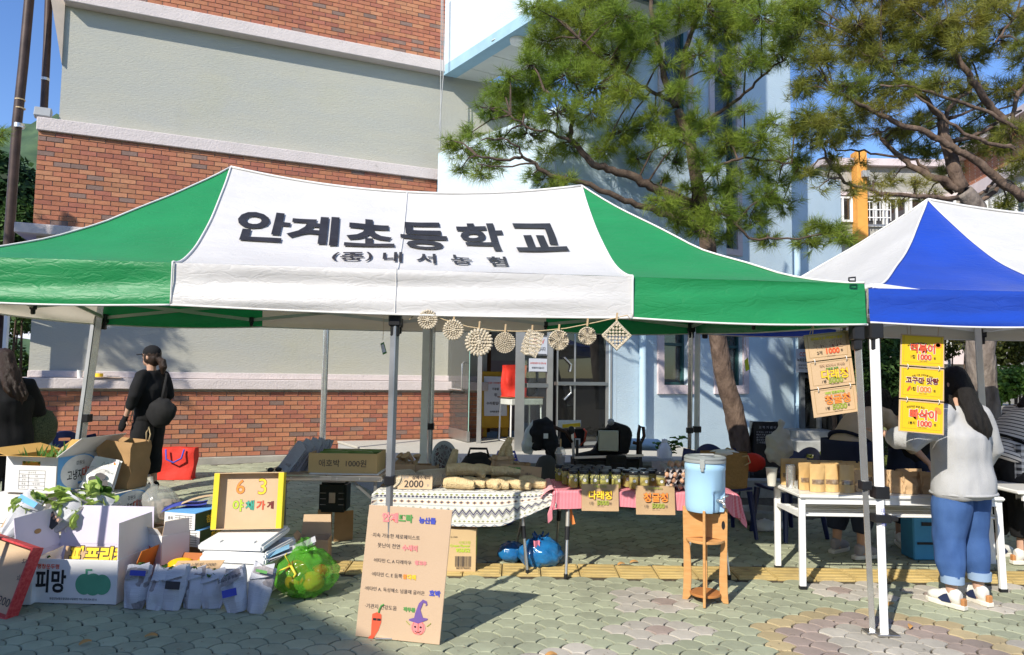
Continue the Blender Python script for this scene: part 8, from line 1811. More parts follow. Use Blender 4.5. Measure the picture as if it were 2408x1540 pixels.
# ================================================================ DISPENSER AND STAND
def dispenser():
 c=V((at(1658,1400,4.98).x,4.98,gz(4.98)));ply=mat('honey_plywood',(.50,.25,.085),.45,vs=3,c2=(.60,.33,.13),stretch=(3,3,14));edge=ply
 t=thing('wooden_stand','honey coloured plywood stand with slotted panels under the blue dispenser','stand',c,rad(-18));H=.635
 def panel(ang,nm,slot):
  X=Matrix.Rotation(ang,4,'Z');w=.152;th=.018;o=[]
  prof=[(.155,0),(.120,.0),(.098,.03),(.092,.16),(.098,.30),(.108,.43),(.006,.44),(.006,H-.03),(.10,H-.03),(.115,H-.0),(.152,H+.01),(.148,.40),(.146,.2),(.15,.06)]
  for s in(1,-1):
   m2=MB();pts=[V((s*a,-th/2,b))for a,b in prof];m2.slab(pts if s<0 else pts[::-1],(0,th,0));mb=MB();mb.add(m2.v,m2.f,0,X);mb.obj(nm,ply,t,local=True,bevel=.003)
 panel(0,'side_panel',True);panel(rad(90),'cross_panel',False)
 mb=MB();mb.lathe((0,0,.05),[(0,0),(.105,0),(.107,.008),(.105,.016),(0,.016)],30);mb.obj('lower_shelf',mat('plywood_disc',(.42,.17,.05),.45,vs=4,var=.15),t,local=True,smooth=40)
 mb=MB();mb.lathe((.0,0,.415),[(0,0),(.13,0),(.132,.008),(.13,.016),(0,.016)],30);mb.obj('upper_shelf',ply,t,local=True,smooth=40)
 mb=MB();m2=MB();n=12
 for a in(0,math.pi):pass
 pts=[V((.122+.012*math.cos(2*math.pi*k/16)*(1),-.0105,.53+.03*math.sin(2*math.pi*k/16)+(.025 if k<8 else-.025)*0))for k in range(16)];mb.slab(pts,(0,.021,0));mb.obj('hand_slot',K['blackpl'],t,local=True)
 blue=mat('sky_blue_plastic',(.36,.58,.78),.35,var=.03,spec=.45);gr=mat('grey_lid_plastic',(.26,.28,.28),.4,var=.04)
 d=thing('drinks_dispenser','pale blue drinks dispenser barrel with grey clamped lid and steel tap','dispenser',c+V((0,0,H-.012)),rad(0));r=.137
 mb=MB();n=48;prof=[(r*.93,0),(r*.95,.006),(r*.985,.03),(r,.28),(r*1.02,.285),(r*1.02,.315),(r,.32),(r,.335)]
 # recess for the tap: inset part of the wall
 ta=rad(-58)
 vs=[];fs=[]
 for i,(q,z)in enumerate(prof[:3]+[(r*.99,.06),(r*.992,.09),(r*.994,.12),(r*.996,.145),(r*.997,.16)]+prof[3:]):
  for k in range(n):
   a=2*math.pi*k/n;da=(a-ta+math.pi)%(2*math.pi)-math.pi;x,y=q*math.cos(a),q*math.sin(a)
   if abs(da)<.36 and .0<=z<.15:f=.80+.12*max(0,1-(.15-z)/.05);x*=f;y*=f
   vs.append((x,y,z))
 m=len(vs)//n;fs=[(i*n+k,i*n+(k+1)%n,(i+1)*n+(k+1)%n,(i+1)*n+k)for i in range(m-1)for k in range(n)]+[tuple(range(n))[::-1]]
 mb.add(vs,fs);mb.obj('barrel',blue,d,local=True,smooth=40)
 mb=MB();mb.lathe((0,0,.333),[(r*1.0,0),(r*1.05,.004),(r*1.05,.018),(r*1.03,.022),(r*1.05,.026),(r*1.05,.036),(r*.98,.044),(r*.86,.046),(r*.82,.036),(r*.4,.034),(r*.38,.044),(0,.045)],48);mb.obj('lid',gr,d,local=True,smooth=35);mb=MB();mb.box((.01,-.02,.386),(.10,.03,.016));mb.obj('lid_handle',K['grey'],d,local=True,bevel=.006)
 for a in(-112,10,130):
  X=Matrix.Rotation(rad(a),4,'Z');mb=MB();m2=MB();m2.box((r*1.06,0,.335),(.014,.034,.06));m2.box((r*1.08,0,.30),(.012,.022,.035));mb.add(m2.v,m2.f,0,X);mb.obj('clamp',mat('clamp_grey',(.34,.36,.35),.4),d,local=True,bevel=.003)
 dr=V((math.cos(ta),math.sin(ta),0));sd=V((-dr.y,dr.x,0));p=dr*r*.82+V((0,0,.085));mb=MB();mb.tube([p,p+dr*.04],.013,12);mb.ball(p+dr*.045,.017,12,8);mb.tube([p+dr*.045,p+dr*.058+V((0,0,-.02)),p+dr*.06+V((0,0,-.042))],[.013,.011,.012],10);mb.obj('tap',K['chrome'],d,local=True,smooth=180);mb=MB();mb.tube([p+dr*.045+V((0,0,.015)),p+dr*.05+sd*.012+V((0,0,.03)),p+dr*.055+sd*.04+V((0,0,.036))],[.006,.006,.009],8);mb.obj('tap_lever',K['chrome'],d,local=True,smooth=180)
dispenser()
# ================================================================ WHITE TABLE WITH POUCHES
TWZ=.70
def white_table():
 x0,x1,y0,y1,z=2.13,3.64,5.22,5.80,TWZ;wm=K['whitemetal'];top=mat('white_laminate',(.78,.77,.73),.3,var=.02,coat=.3)
 t=thing('white_table','long white folding table with ribbed lower shelf holding kraft pouches','table',((x0+x1)/2,5.5,gz(5.5)))
 mb=MB();mb.box(((x0+x1)/2,(y0+y1)/2,z-.014),(x1-x0,y1-y0,.028));mb.obj('tabletop',top,t,bevel=.008,seg=2,smooth=40)
 mb=MB();mb.box(((x0+x1)/2,y0+.03,z-.05),(x1-x0-.1,.02,.04));mb.box(((x0+x1)/2,y1-.03,z-.05),(x1-x0-.1,.02,.04));mb.obj('apron_rail',wm,t)
 for x,sl in((x0+.03,-.0),(x1-.03,.02)):
  for y in(y0+.04,y1-.06):
   mb=MB();q=V((x+sl,y,gz(y)+.015));mb.bar((x,y,z-.03),q,.046,.03,upv=(0,1,0));lg=mb.obj('leg',wm,t,bevel=.004);mb=MB();mb.box(q+V((0,0,-.003)),(.05,.034,.024));mb.obj('foot_cap',K['blackpl'],lg)
  mb=MB();mb.bar((x,y0+.05,z-.16),(x,y1-.06,z-.16),.03,.03);mb.obj('side_rail',wm,t)
 for k in range(6):
  y=y0+.06+k*.078;mb=MB();mb.bar((x0+.05,y,z-.158+.002*(k%2)),(x1-.05,y,z-.158+.002*(k%2)),.05 if k else .03,.014);mb.obj('shelf_slat',wm,t,bevel=.004)
 X=lambda u,y:at(u,1150,y).x
 q=thing('paper_cup','pale paper cup at the left end of the white table','cup',V((X(1814,5.62),5.62,z+.001)));mb=MB();mb.lathe((0,0,0),[(.030,0),(.043,.135),(.046,.14),(.042,.138),(.028,.01),(0,.01)],22);mb.obj('cup',mat('cream_paper',(.72,.69,.60),.6,trans=.15),q,local=True,smooth=40)
 for k in range(9):
  q=thing('steel_cup','steel mug in the nested stack beside the paper cup','cup',V((X(1859,5.52),5.52,z+.001+.013*k)),0,'nested steel mugs');mb=MB();mb.lathe((0,0,0),[(.032,0),(.034,.004),(.037,.072),(.039,.074),(.035,.072),(.031,.006),(0,.006)],22);mb.obj('cup',K['chrome'],q,local=True,smooth=40)
 q=thing('steel_cup','single steel mug with a wire handle next to the nested stack','cup',V((X(1878,5.5),5.50,z+.001)));mb=MB();mb.lathe((0,0,0),[(.030,0),(.034,.06),(.03,.058),(.028,.005),(0,.005)],20);mb.obj('cup',K['chrome'],q,local=True,smooth=40);mb=MB();mb.tube([(.03,-.02,.05),(.06,-.03,.045),(.06,-.03,.02),(.03,-.02,.012)],.003,6);mb.obj('handle',K['chrome'],q,local=True)
 # stand-up pouches with a window
 pm=mat('kraft_foil_pouch',(.60,.39,.16),.38,var=.06,vs=8,spec=.5,bump=.4,bs=18);wn=mat('pouch_window',(.16,.10,.06),.15,vs=60,c2=(.36,.26,.16),coat=.5,spec=.6);gname='kraft stand up pouches with windows'
 def pouch(label,p,rz):
  t=thing('snack_pouch',label,'pouch',p,rz,gname);w,h=.118,.205
  def fn(i,j,s=1,o=0):a=(i-.5);dp=.032*(1-j)**.8*(1-(2*a)**2*.9)+.004;return V((a*w*(1-.05*j+.02*math.sin(math.pi*j)),-s*dp-o+.004*noise.noise(V((i*5,j*6,rz*9))),h*j))
  mb=MB();mb.grid(lambda i,j:fn(i,j),12,12);mb.grid(lambda i,j:fn(i,j,-1),8,8);mb.obj('pouch_body',pm,t,local=True,smooth=60)
  mb=MB();mb.grid(lambda i,j:fn(.1+.8*i,.28+.17*j,1,.0018),10,4);mb.obj('window',wn,t,local=True,smooth=60)
  mb=MB();mb.box((0,-.003,h*.90),(w*.92,.008,.004));mb.obj('zip_seal',pm,t,local=True)
  return t
 pr=None;pos=[(1921,5.36,.05),(1955,5.37,-.1),(1990,5.34,.08),(1892,5.45,.3),(1910,5.50,.1),(1945,5.48,.0),(1980,5.47,-.1),(2008,5.46,.1),(1875,5.6,.2),(1905,5.62,.0),(1935,5.61,-.1),(1965,5.60,.1),(1995,5.58,0),(1852,5.70,.1),(1880,5.72,-.1),(2035,5.55,.1)]
 lb=['left pouch in the front row of three','middle pouch in the front row of three','right pouch in the front row of three, nearest the tent post']+['kraft pouch in the second row, %s'%s for s in('far left and turned','second from left','in the middle','fourth from left','at the right end')]+['kraft pouch in the back row, %s'%s for s in('at the left end','second from left','in the middle','fourth from left','at the right end')]+['kraft pouch standing alone behind the steel mugs','kraft pouch tucked behind the back row on the left','kraft pouch half hidden behind the tent posts']
 for k,(u,y,rz)in enumerate(pos):
  p=V((X(u,y),y,z+.002))
  if pr is None:pr=pouch(lb[k],p,rz)
  else:copy_thing(pr,p,rz,lb[k])
 # folded top kraft bags
 kb=mat('kraft_bag_paper',(.50,.33,.18),.75,vs=8,c2=(.56,.38,.21),bump=.3,bs=40);pr=None
 for k,(u,y,rz,l)in enumerate(((2017,5.40,.2,'small folded kraft bag just left of the tent posts'),(2085,5.42,.1,'narrow folded kraft bag just right of the white post'),(2106,5.36,-.2,'crumpled folded kraft bag, second right of the white post'),(2136,5.33,.0,'wide folded kraft bag in the middle of the right group'),(2158,5.36,.15,'folded kraft bag, second from the right of its group'),(2178,5.34,-.1,'folded kraft bag beside the woman in grey'),(2120,5.50,.3,'kraft bag at the back of the right group, left one'),(2150,5.52,.1,'kraft bag at the back of the right group, right one'))):
  p=V((X(u,y),y,z+.002))
  if pr is None:
   pr=thing('kraft_bag',l,'bag',p,rz,'small folded kraft bags');w,d,h=.10,.07,.158;mb=MB()
   def fn(i,j):a=2*math.pi*i;k=1-.85*max(0,j-.45)/.55;ex=lambda c:math.copysign(abs(c)**.4,c);return V((w/2*ex(math.cos(a))*(1+.05*j)+.014*noise.noise(V((math.cos(a)*3,math.sin(a)*3,j*5))),d/2*ex(math.sin(a))*k+.02*noise.noise(V((math.cos(a)*2,math.sin(a)*2,j*4+9))),h*j))
   mb.grid(fn,28,10);mb.obj('bag_body',kb,pr,local=True,smooth=30);mb=MB();mb.box((0,-.012,h-.012),(w*1.04,.008,.034),rx=-.25);mb.obj('folded_top',kb,pr,local=True)
  else:copy_thing(pr,p,rz,l)
 q=thing('griddle_tray','dark reddish tray behind the folded kraft bags','tray',V((X(2145,5.72),5.70,z+.07)));mb=MB();mb.box((0,0,0),(.42,.14,.02),ry=-.02);mb.box((0,.02,.02),(.38,.10,.02));mb.obj('tray_body',mat('dark_red_tray',(.06,.018,.018),.4),q,local=True,bevel=.006);mb=MB();mb.box((0,0,-.04),(.3,.1,.06));mb.obj('stand',K['blackpl'],q,local=True)
 q=thing('snack_bag','blue and yellow crisp packet near the woman in grey','packet',V((X(2195,5.45),5.46,z+.002)));mb=MB();mb.grid(lambda i,j:V(((i-.5)*.09,-.02*math.sin(math.pi*i)*math.sin(math.pi*j),.15*j)),8,8);mb.obj('packet',K['blue'],q,local=True,smooth=60);mb=MB();disc(mb,V((0,-.022,.08)),(1,0,0),0,0,.02,.02,0,.002);mb.obj('emblem',K['yellow'],q,local=True)
 cup=thing('iced_coffee_cup','clear dome lidded cup with yellow straw behind the white post','cup',V((X(2080,5.62),5.64,z+.002)),0,'takeaway cups with straws');mb=MB();mb.lathe((0,0,0),[(.03,0),(.044,.10),(.046,.102),(.04,.12),(.02,.14),(0,.142)],18);mb.obj('cup_wall',mat('clear_cup_plastic',(.75,.75,.73)),cup,local=True,smooth=60);mb=MB();mb.tube([(0,0,.02),(.0,0,.24)],.005,8);mb.obj('straw',mat('yellow_straw',(.7,.5,.08)),cup,local=True)
 # blue crate under
 cr=thing('blue_crate','light blue plastic crate under the white table','crate',V((at(2165,1290,6.1).x,6.1,gz(6.1))));mb=MB();mb.box((0,0,.2),(.24,.2,.40));mb.obj('crate_body',mat('crate_blue',(.06,.30,.55),.5),cr,local=True,bevel=.01);mb=MB();mb.box((0,-.104,.30),(.1,.006,.03));mb.box((0,-.104,.14),(.18,.006,.02));mb.obj('slot',K['blackpl'],cr,local=True)
 # second table at the right edge
 t2=thing('white_table','second white folding table cut off by the right edge of the photo','table',(4.3,5.6,gz(5.6)));x0,x1,y0,y1=3.90,5.3,5.45,6.0;z=.70
 mb=MB();mb.box(((x0+x1)/2,(y0+y1)/2,z),(x1-x0,y1-y0,.03));mb.obj('tabletop',top,t2,bevel=.008)
 for x in(x0+.1,x1-.05):
  for y in(y0+.04,y1-.04):mb=MB();mb.bar((x,y,z-.015),(x+.03,y,gz(y)),.045,.03,upv=(0,1,0));mb.obj('leg',wm,t2)
 mb=MB();mb.box(((x0+x1)/2,y0+.03,z-.04),(x1-x0-.1,.02,.05));mb.obj('apron_rail',wm,t2)
white_table()
# ================================================================ HANGING PRICE BOARDS
def hang(name,label,corners,y,yd,rows,mats,group,base,w_,h_):
 t=thing(name,label,'sign',at(*corners[3],y));tl,tr,br,bl=[at(u,v,y+dy)for(u,v),dy in zip(corners,yd)]
 P=lambda a,b:tl.lerp(tr,a).lerp(bl.lerp(br,a),b)
 n=len(rows)
 for k,items in enumerate(rows):
  a,b=k/n+.006,(k+1)/n-.006;q=[P(0,a),P(1,a),P(1,b),P(0,b)];nn=(q[1]-q[0]).cross(q[0]-q[3]).normalized()
  mb=MB();mb.slab([q[3],q[2],q[1],q[0]],-nn*.006);p=mb.obj('board',mats[0],t,bevel=.001)
  xd=(q[1]-q[0]).normalized();up=(q[0]-q[3]).normalized();Wd=(q[1]-q[0]).length;Hh=(q[0]-q[3]).length
  mb=MB();c=(q[0]+q[1]+q[2]+q[3])/4
  if mats[1]:
   m_=.025;mb.add([c+xd*(sx*Wd*(.5-m_))+up*(sy*Hh*(.5-m_*1.2))+nn*.0008 for sx,sy in((-1,-1),(1,-1),(1,1),(-1,1))],[(0,1,2,3)],15)
  mrg=.07
  for sx0,sy0,sx1,sy1 in((-1,-1,1,-1),(1,-1,1,1),(1,1,-1,1),(-1,1,-1,-1)):
   A_=c+xd*(sx0*Wd*(.5-mrg))+up*(sy0*Hh*(.5-mrg*1.2)+(Hh*.04));B_=c+xd*(sx1*Wd*(.5-mrg))+up*(sy1*Hh*(.5-mrg*1.2)+(Hh*.04));mb.tube([A_+nn*.0012,B_+nn*.0012],.0008,4,16)
  for it in items:
   kind,s,fx,fy,ww,col,ln=it[:7];o=c+xd*(fx*Wd)+up*(fy*Hh)+nn*.001
   if kind=='o':
    if mats[1]:text(mb,s,o,xd,up,w=ww*Wd*1.0,bold=.085,mi=WHT,lift=.001,fit0=glyphs(s,.026)[0])
    outlined(mb,s,o,xd,up,w=ww*Wd,fill=col,line=ln,fat=.026,edge=.022,lift=.002)
   elif kind=='t':text(mb,s,o,xd,up,w=ww*Wd,bold=.015,mi=col,lift=.002,arc=(it[7]if len(it)>7 else 0))
   elif kind=='d':disc(mb,o,xd,0,0,ww*Wd,s*Hh,col,.002,20,yd=(up+xd*(it[7]if len(it)>7 else 0)).normalized())
  mb.obj('lettering',INKS+[mats[1]or mats[0],mat('frame_line',(.30,.20,.06))],p)
  if k:
   for fx in(.15,.86):
    o=P(fx,k/n)-(-nn)*.004;mb=MB();mb.tube([o+up*.014+nn*.0,o+up*.010+nn*.010,o-up*.004+nn*.013,o-up*.018+nn*.0],.0022,5);mb.obj('tie',K['whiteink'],t)
 return t,P
def boards():
 y=4.52
 kr=[[('o','안계분교 옆 자연방사 달걀',0,.31,.70,YEL,OLI),('o','구운 계란',.02,.08,.66,15,MAR),('t','2개',-.20,-.22,.12,BLK,0),('o','1000',.10,-.18,.30,RED,ORA),('t','원',.30,-.19,.05,BLK,0),('t','안계분교 교육공동체',.05,-.37,.18,INK,0)],
          [('o','안계 뜨락에서 따내온',.04,.32,.56,15,MAR),('o','다래로 만든',.03,.19,.28,GRN,OLI),('o','다래청',.07,-.02,.60,YEL,MAR),('t','1병',-.18,-.26,.09,BLK,0),('o','5000',.08,-.25,.32,OLI,GRN),('t','원',.29,-.22,.05,BLK,0),('t','안계분교 교육공동체',.05,-.39,.18,INK,0)],
          [('o','100% 핸드메이드',.02,.34,.44,LIM,GRN),('o','청귤청',.06,.08,.56,ORA,MAR),('t','1병',-.18,-.22,.09,BLK,0),('o','5000',.09,-.2,.32,OLI,GRN),('t','원',.29,-.18,.05,BLK,0),('t','안계분교 교육공동체',.05,-.36,.18,INK,0)]]
 t,P=hang('price_board','three kraft cardboard price boards tied in a hanging column by the tent post',[(1889,787),(1993,776),(2020,968),(1914,984)],y,(0,0,0,0),kr,(mat('board_kraft',(.62,.43,.25),.8,var=.05,vs=8,bump=.1,bs=120),None),None,None,0,0)
 mb=MB();a=P(.13,.01);mb.tube([a,at(1908,770,y-.02),at(1912,766,y-.04),P(.2,.01)],.0028,5);b=P(.85,.01);mb.tube([b,at(1975,772,y-.02),at(2003,766,y-.03),at(2006,776,y-.03),at(1990,778,y-.02),P(.9,.0)],.0028,5);mb.obj('string',K['rope'],t)
 ye=mat('board_yellow',(.80,.52,.015),.7,var=.03)
 yl=[[('t','매일 전에서 오늘 뽑아온 떡으로 만든',-.05,.24,.62,BLK,0,.17),('o','떡볶이',0,.07,.56,RED,MAR),('d',.09,.35,.20,.085,ORA,0),('d',.06,.35,.20,.055,RED,0),('d',.02,.33,.22,.02,WHT,0),('t','1컵',-.22,-.2,.10,BLK,0),('o','1000',.05,-.2,.31,RED,MAR),('t','원',.28,-.22,.05,BLK,0),('t','안계분교 교육공동체',.02,-.33,.18,INK,0)],
          [('t','직접 기른 고구마로 만든',.0,.28,.48,BLK,0,.17),('o','고구마 맛탕',0,.10,.74,MAR,BLK),('d',.10,-.30,-.17,.028,RED,0,.5),('t','1컵',-.20,-.17,.10,BLK,0),('o','1000',.05,-.17,.31,ORA,MAR),('t','원',.28,-.2,.05,BLK,0),('t','안계분교 교육공동체',.02,-.31,.18,INK,0)],
          [('t','따끈따끈 방금 튀긴',-.14,.32,.40,BLK,0,.2),('o','빠삭이',.03,.08,.60,RED,MAR),('d',.115,.36,.24,.075,ORA,0,-.4),('t','1봉지',-.22,-.2,.15,BLK,0),('o','1000',.07,-.2,.31,RED,MAR),('t','원',.30,-.21,.05,BLK,0),('t','안계분교 교육공동체',.02,-.33,.18,INK,0)]]
 t,P=hang('price_board','three bright yellow price boards tied in a hanging column under the blue tent',[(2118,783),(2220,789),(2219,1025),(2112,1015)],y+.06,(0,0,0,0),yl,(mat('board_kraft',(.62,.43,.25)),ye),None,None,0,0)
 mb=MB();a=P(.15,.01);mb.tube([a,at(2131,755,4.57),at(2134,742,4.56),at(2140,745,4.56),P(.22,.01)],.0026,5);b=P(.85,.01);mb.tube([b,at(2208,748,4.56)],.0026,5);mb.obj('string',K['rope'],t)
boards()
# ================================================================ CHAIRS, BAGS, MEMORIAL STONE, STEPS
def behind_right():
 y=6.75;X=lambda u,yy=y:at(u,1100,yy).x
 chair('navy plastic chair behind the blue dispenser carrying a big kraft bag',V((X(1695),y,gz(y))),rad(8));chair('navy plastic chair behind the white table carrying a white plastic bag',V((X(1850),y,gz(y))),rad(-70))
 z=gz(y)+.445;t=thing('jute_bag','large brown jute shopping bag with a cord handle on the navy chair','bag',V((X(1700),y-.03,z)),rad(-8));jm=mat('brown_jute',(.34,.20,.075),.9,var=.12,vs=40,bump=.6,bs=160);mb=bagshape(.40,.24,.34,.02);mb.obj('bag_body',jm,t,local=True,smooth=60);mb=MB();mb.tube([(.15,-.08,.30),(.2,-.1,.31),(.22,-.1,.25),(.17,-.09,.22)],.007,6);mb.tube([(.0,.05,.33),(.04,.06,.36),(.1,.06,.34)],.01,6);mb.obj('handle',K['rope'],t,local=True,smooth=180)
 mb=MB();mb.ball((0,0,.32),(.14,.08,.035),14,8,f=lambda d:1+.2*noise.noise(d*3));mb.obj('cloth_inside',K['white'],t,local=True,smooth=180)
 p=V((X(1768,7.0),7.0,at(1768,1080,7.0).z-.12));t=thing('red_bag','small bright red fabric bag behind the jute bag','bag',V((p.x,p.y,p.z)));mb=MB();mb.ball((0,0,.09),(.13,.08,.09),16,12,f=lambda d:1+.12*noise.noise(d*3));mb.obj('bag_body',mat('red_nonwoven',(.62,.035,.02)),t,local=True,smooth=180)
 wb=mat('white_carrier',(.60,.60,.56),.4,var=.05,alpha=.88,bump=1,bs=10,trans=.25);c=at(1832,1045,6.6);t=thing('plastic_bag','bulging white plastic carrier bag on the navy chair back','bag',V((c.x,6.6,c.z-.2)));mb=MB();mb.ball((0,0,.17),(.125,.10,.165),26,18,f=lambda d:1+.22*noise.noise(d*1.8)+.10*noise.noise(d*5)+.05*abs(noise.noise(d*11)));mb.tube([(0,0,.30),(.01,0,.36),(.04,0,.42)],[.05,.025,.035],10);fuse(mb,.014,'bag_body',wb,t,1,.03,9)
 # memorial stone
 y2=8.9;a,b=at(1766,990,y2),at(1831,1066,y2);t=thing('memorial_stone','polished black memorial stone with engraved white lettering by the blue wall','memorial stone',V(((a.x+b.x)/2,y2,gz(y2)+.1)));gm=mat('black_granite',(.018,.018,.02),.12,var=.2,vs=200);w=b.x-a.x;h=a.z-gz(y2)-.1
 mb=MB();mb.box((0,0,h/2),(w,.16,h));mb.obj('slab',gm,t,local=True,bevel=.006);mb=MB();text(mb,'교 적 기 념 비',(.0,-.081,h-.07),(1,0,0),(0,0,1),w=w*.62,mi=0)
 for k,s in enumerate(('이 학교는 산과 들을 벗삼아','배움의 뜻을 이어온 터전으로','슬기로운 마음을 길러낸 곳','졸업생의 뜻을 모아 여기에','그 자취를 새겨 남긴다')):text(mb,s,(0,-.081,h-.13-.032*k),(1,0,0),(0,0,1),w=w*.8,mi=0)
 mb.obj('lettering',mat('engraved_grey',(.40,.40,.40)),t,local=True)
 # glazed side door with notice and steps at the end of the blue wall
 D=lambda u,v,yy=12.2:at(u,v,yy)
 t=thing('side_door','dark glazed side door with a camera notice behind the hanging kraft boards','door',D(1915,1035));fr=mat('dark_door_frame',(.10,.11,.12),.5)
 x0,x1,zb_,zt=D(1873,0).x,D(1962,0).x,D(1900,1030).z,D(1900,700).z
 mb=MB();mb.box(((x0+x1)/2,12.25,(zb_+zt)/2),(x1-x0,.04,zt-zb_));mb.obj('pane',mat('black_glass',(.012,.014,.014),.06,spec=.8),t)
 for x,w in((x0,.07),(x1,.07),(x0+(x1-x0)*.42,.06)):mb=MB();mb.box((x,12.2,(zb_+zt)/2),(w,.09,zt-zb_));mb.obj('frame_bar',fr,t)
 for z,h in((zb_+.05,.12),(D(1900,885).z,.06),(zt,.1)):mb=MB();mb.box(((x0+x1)/2,12.19,z),(x1-x0,.08,h));mb.obj('frame_bar',fr,t)
 c=D(1890,848,12.12);notice(V((c.x,12.1,c.z)),(1,0,0),.30,.40,[('CCTV',.11,.07,2,.17),('녹화중입니다',.01,.06,1,.26),('설치운영관리 및 안전',-.08,.03,1,.22),('변경되어 있습니다',-.13,.03,1,.2)],'notice',t)
 st=thing('stone_steps','weathered grey concrete steps below the dark glazed side door','steps',D(1910,1050,11.6));cm=mat('weathered_concrete',(.33,.33,.31),.9,var=.15,vs=8,bump=.4,bs=40)
 for k,(v,yy)in enumerate(((1012,11.8),(1036,11.4))):a=D(1868,v,yy);b=D(1962,v,yy);mb=MB();mb.box(((a.x+b.x)/2,yy+.2,(a.z+gz(yy))/2),(b.x-a.x,.6,a.z-gz(yy)+.01));mb.obj('step',cm,st,bevel=.015)
 # small things at the foot of the blue wall
 t=thing('leafy_plant','bright green leafy sprig growing by the white bottle at the wall foot','plant',at(1568,1075,8.6));mb=MB();rr=random.Random(5);base=at(1568,1075,8.6);mb.tube([base,at(1572,1050,8.6),at(1590,1035,8.6)],.008,5);mb.obj('stem',LM[1],t);mb=MB()
 for k,(u,v)in enumerate(((1548,1046),(1556,1052),(1566,1062),(1575,1052),(1585,1042),(1597,1034),(1572,1068),(1580,1060))):leaves(mb,at(u,v,8.6),3,.02,.12,.045,rr,.6)
 mb.obj('leaf_cluster',mat('sprig_leaf',(.07,.20,.02),.4,c2=(.14,.30,.04),trans=.25),t,smooth=180)
 t=thing('plastic_bottle','white plastic bottle standing at the foot of the blue wall','bottle',at(1562,1090,8.55));c=at(1562,1092,8.55);mb=MB();mb.lathe(c,[(.085,0),(.09,.01),(.09,.17),(.06,.24),(.035,.26),(.035,.30),(0,.31)],18);mb.obj('bottle_body',K['whitemetal'],t,smooth=50)
 t=thing('drain_pipe','horizontal pale blue drain pipe with elbow at the foot of the blue wall','pipe',at(1520,1060,8.9));mb=MB();mb.tube([at(1475,1044,8.9),at(1545,1046,8.9),at(1558,1054,8.8),at(1560,1085,8.8)],.075,12);mb.obj('pipe',bpipe,t,smooth=60)
 t=thing('stone_slab','flat pale stone slab under the drain pipe','stone',at(1530,1078,8.4));c=at(1530,1074,8.4);mb=MB();mb.box((c.x,8.4,c.z-.06),(.55,.35,.07));mb.obj('slab_top',cm,t,bevel=.015);mb=MB();mb.box((c.x+.02,8.42,c.z-.2),(.45,.28,.2));mb.obj('slab_base',cm,t,bevel=.02)
 t=thing('rag_heap','crumpled white rags and pebbles on the ground behind the white table','rags',V((X(1795,6.9),6.9,gz(6.9))));mb=MB();mb.ball((0,0,.05),(.11,.08,.06),20,14,f=lambda d:1+.35*noise.noise(d*4));mb.ball((.2,.1,.04),(.07,.06,.05),16,12,f=lambda d:1+.35*noise.noise(d*4));mb.obj('rag',K['white'],t,local=True,smooth=180)
 t=thing('tyre_planter','grey rounded stone planter under the navy chair','planter',V((X(1790,7.2),7.2,gz(7.2))));mb=MB();mb.lathe((0,0,0),[(.2,0),(.26,.06),(.24,.14),(.18,.15),(.16,.1),(0,.1)],24);mb.obj('planter_body',cm,t,local=True,smooth=50)
behind_right()
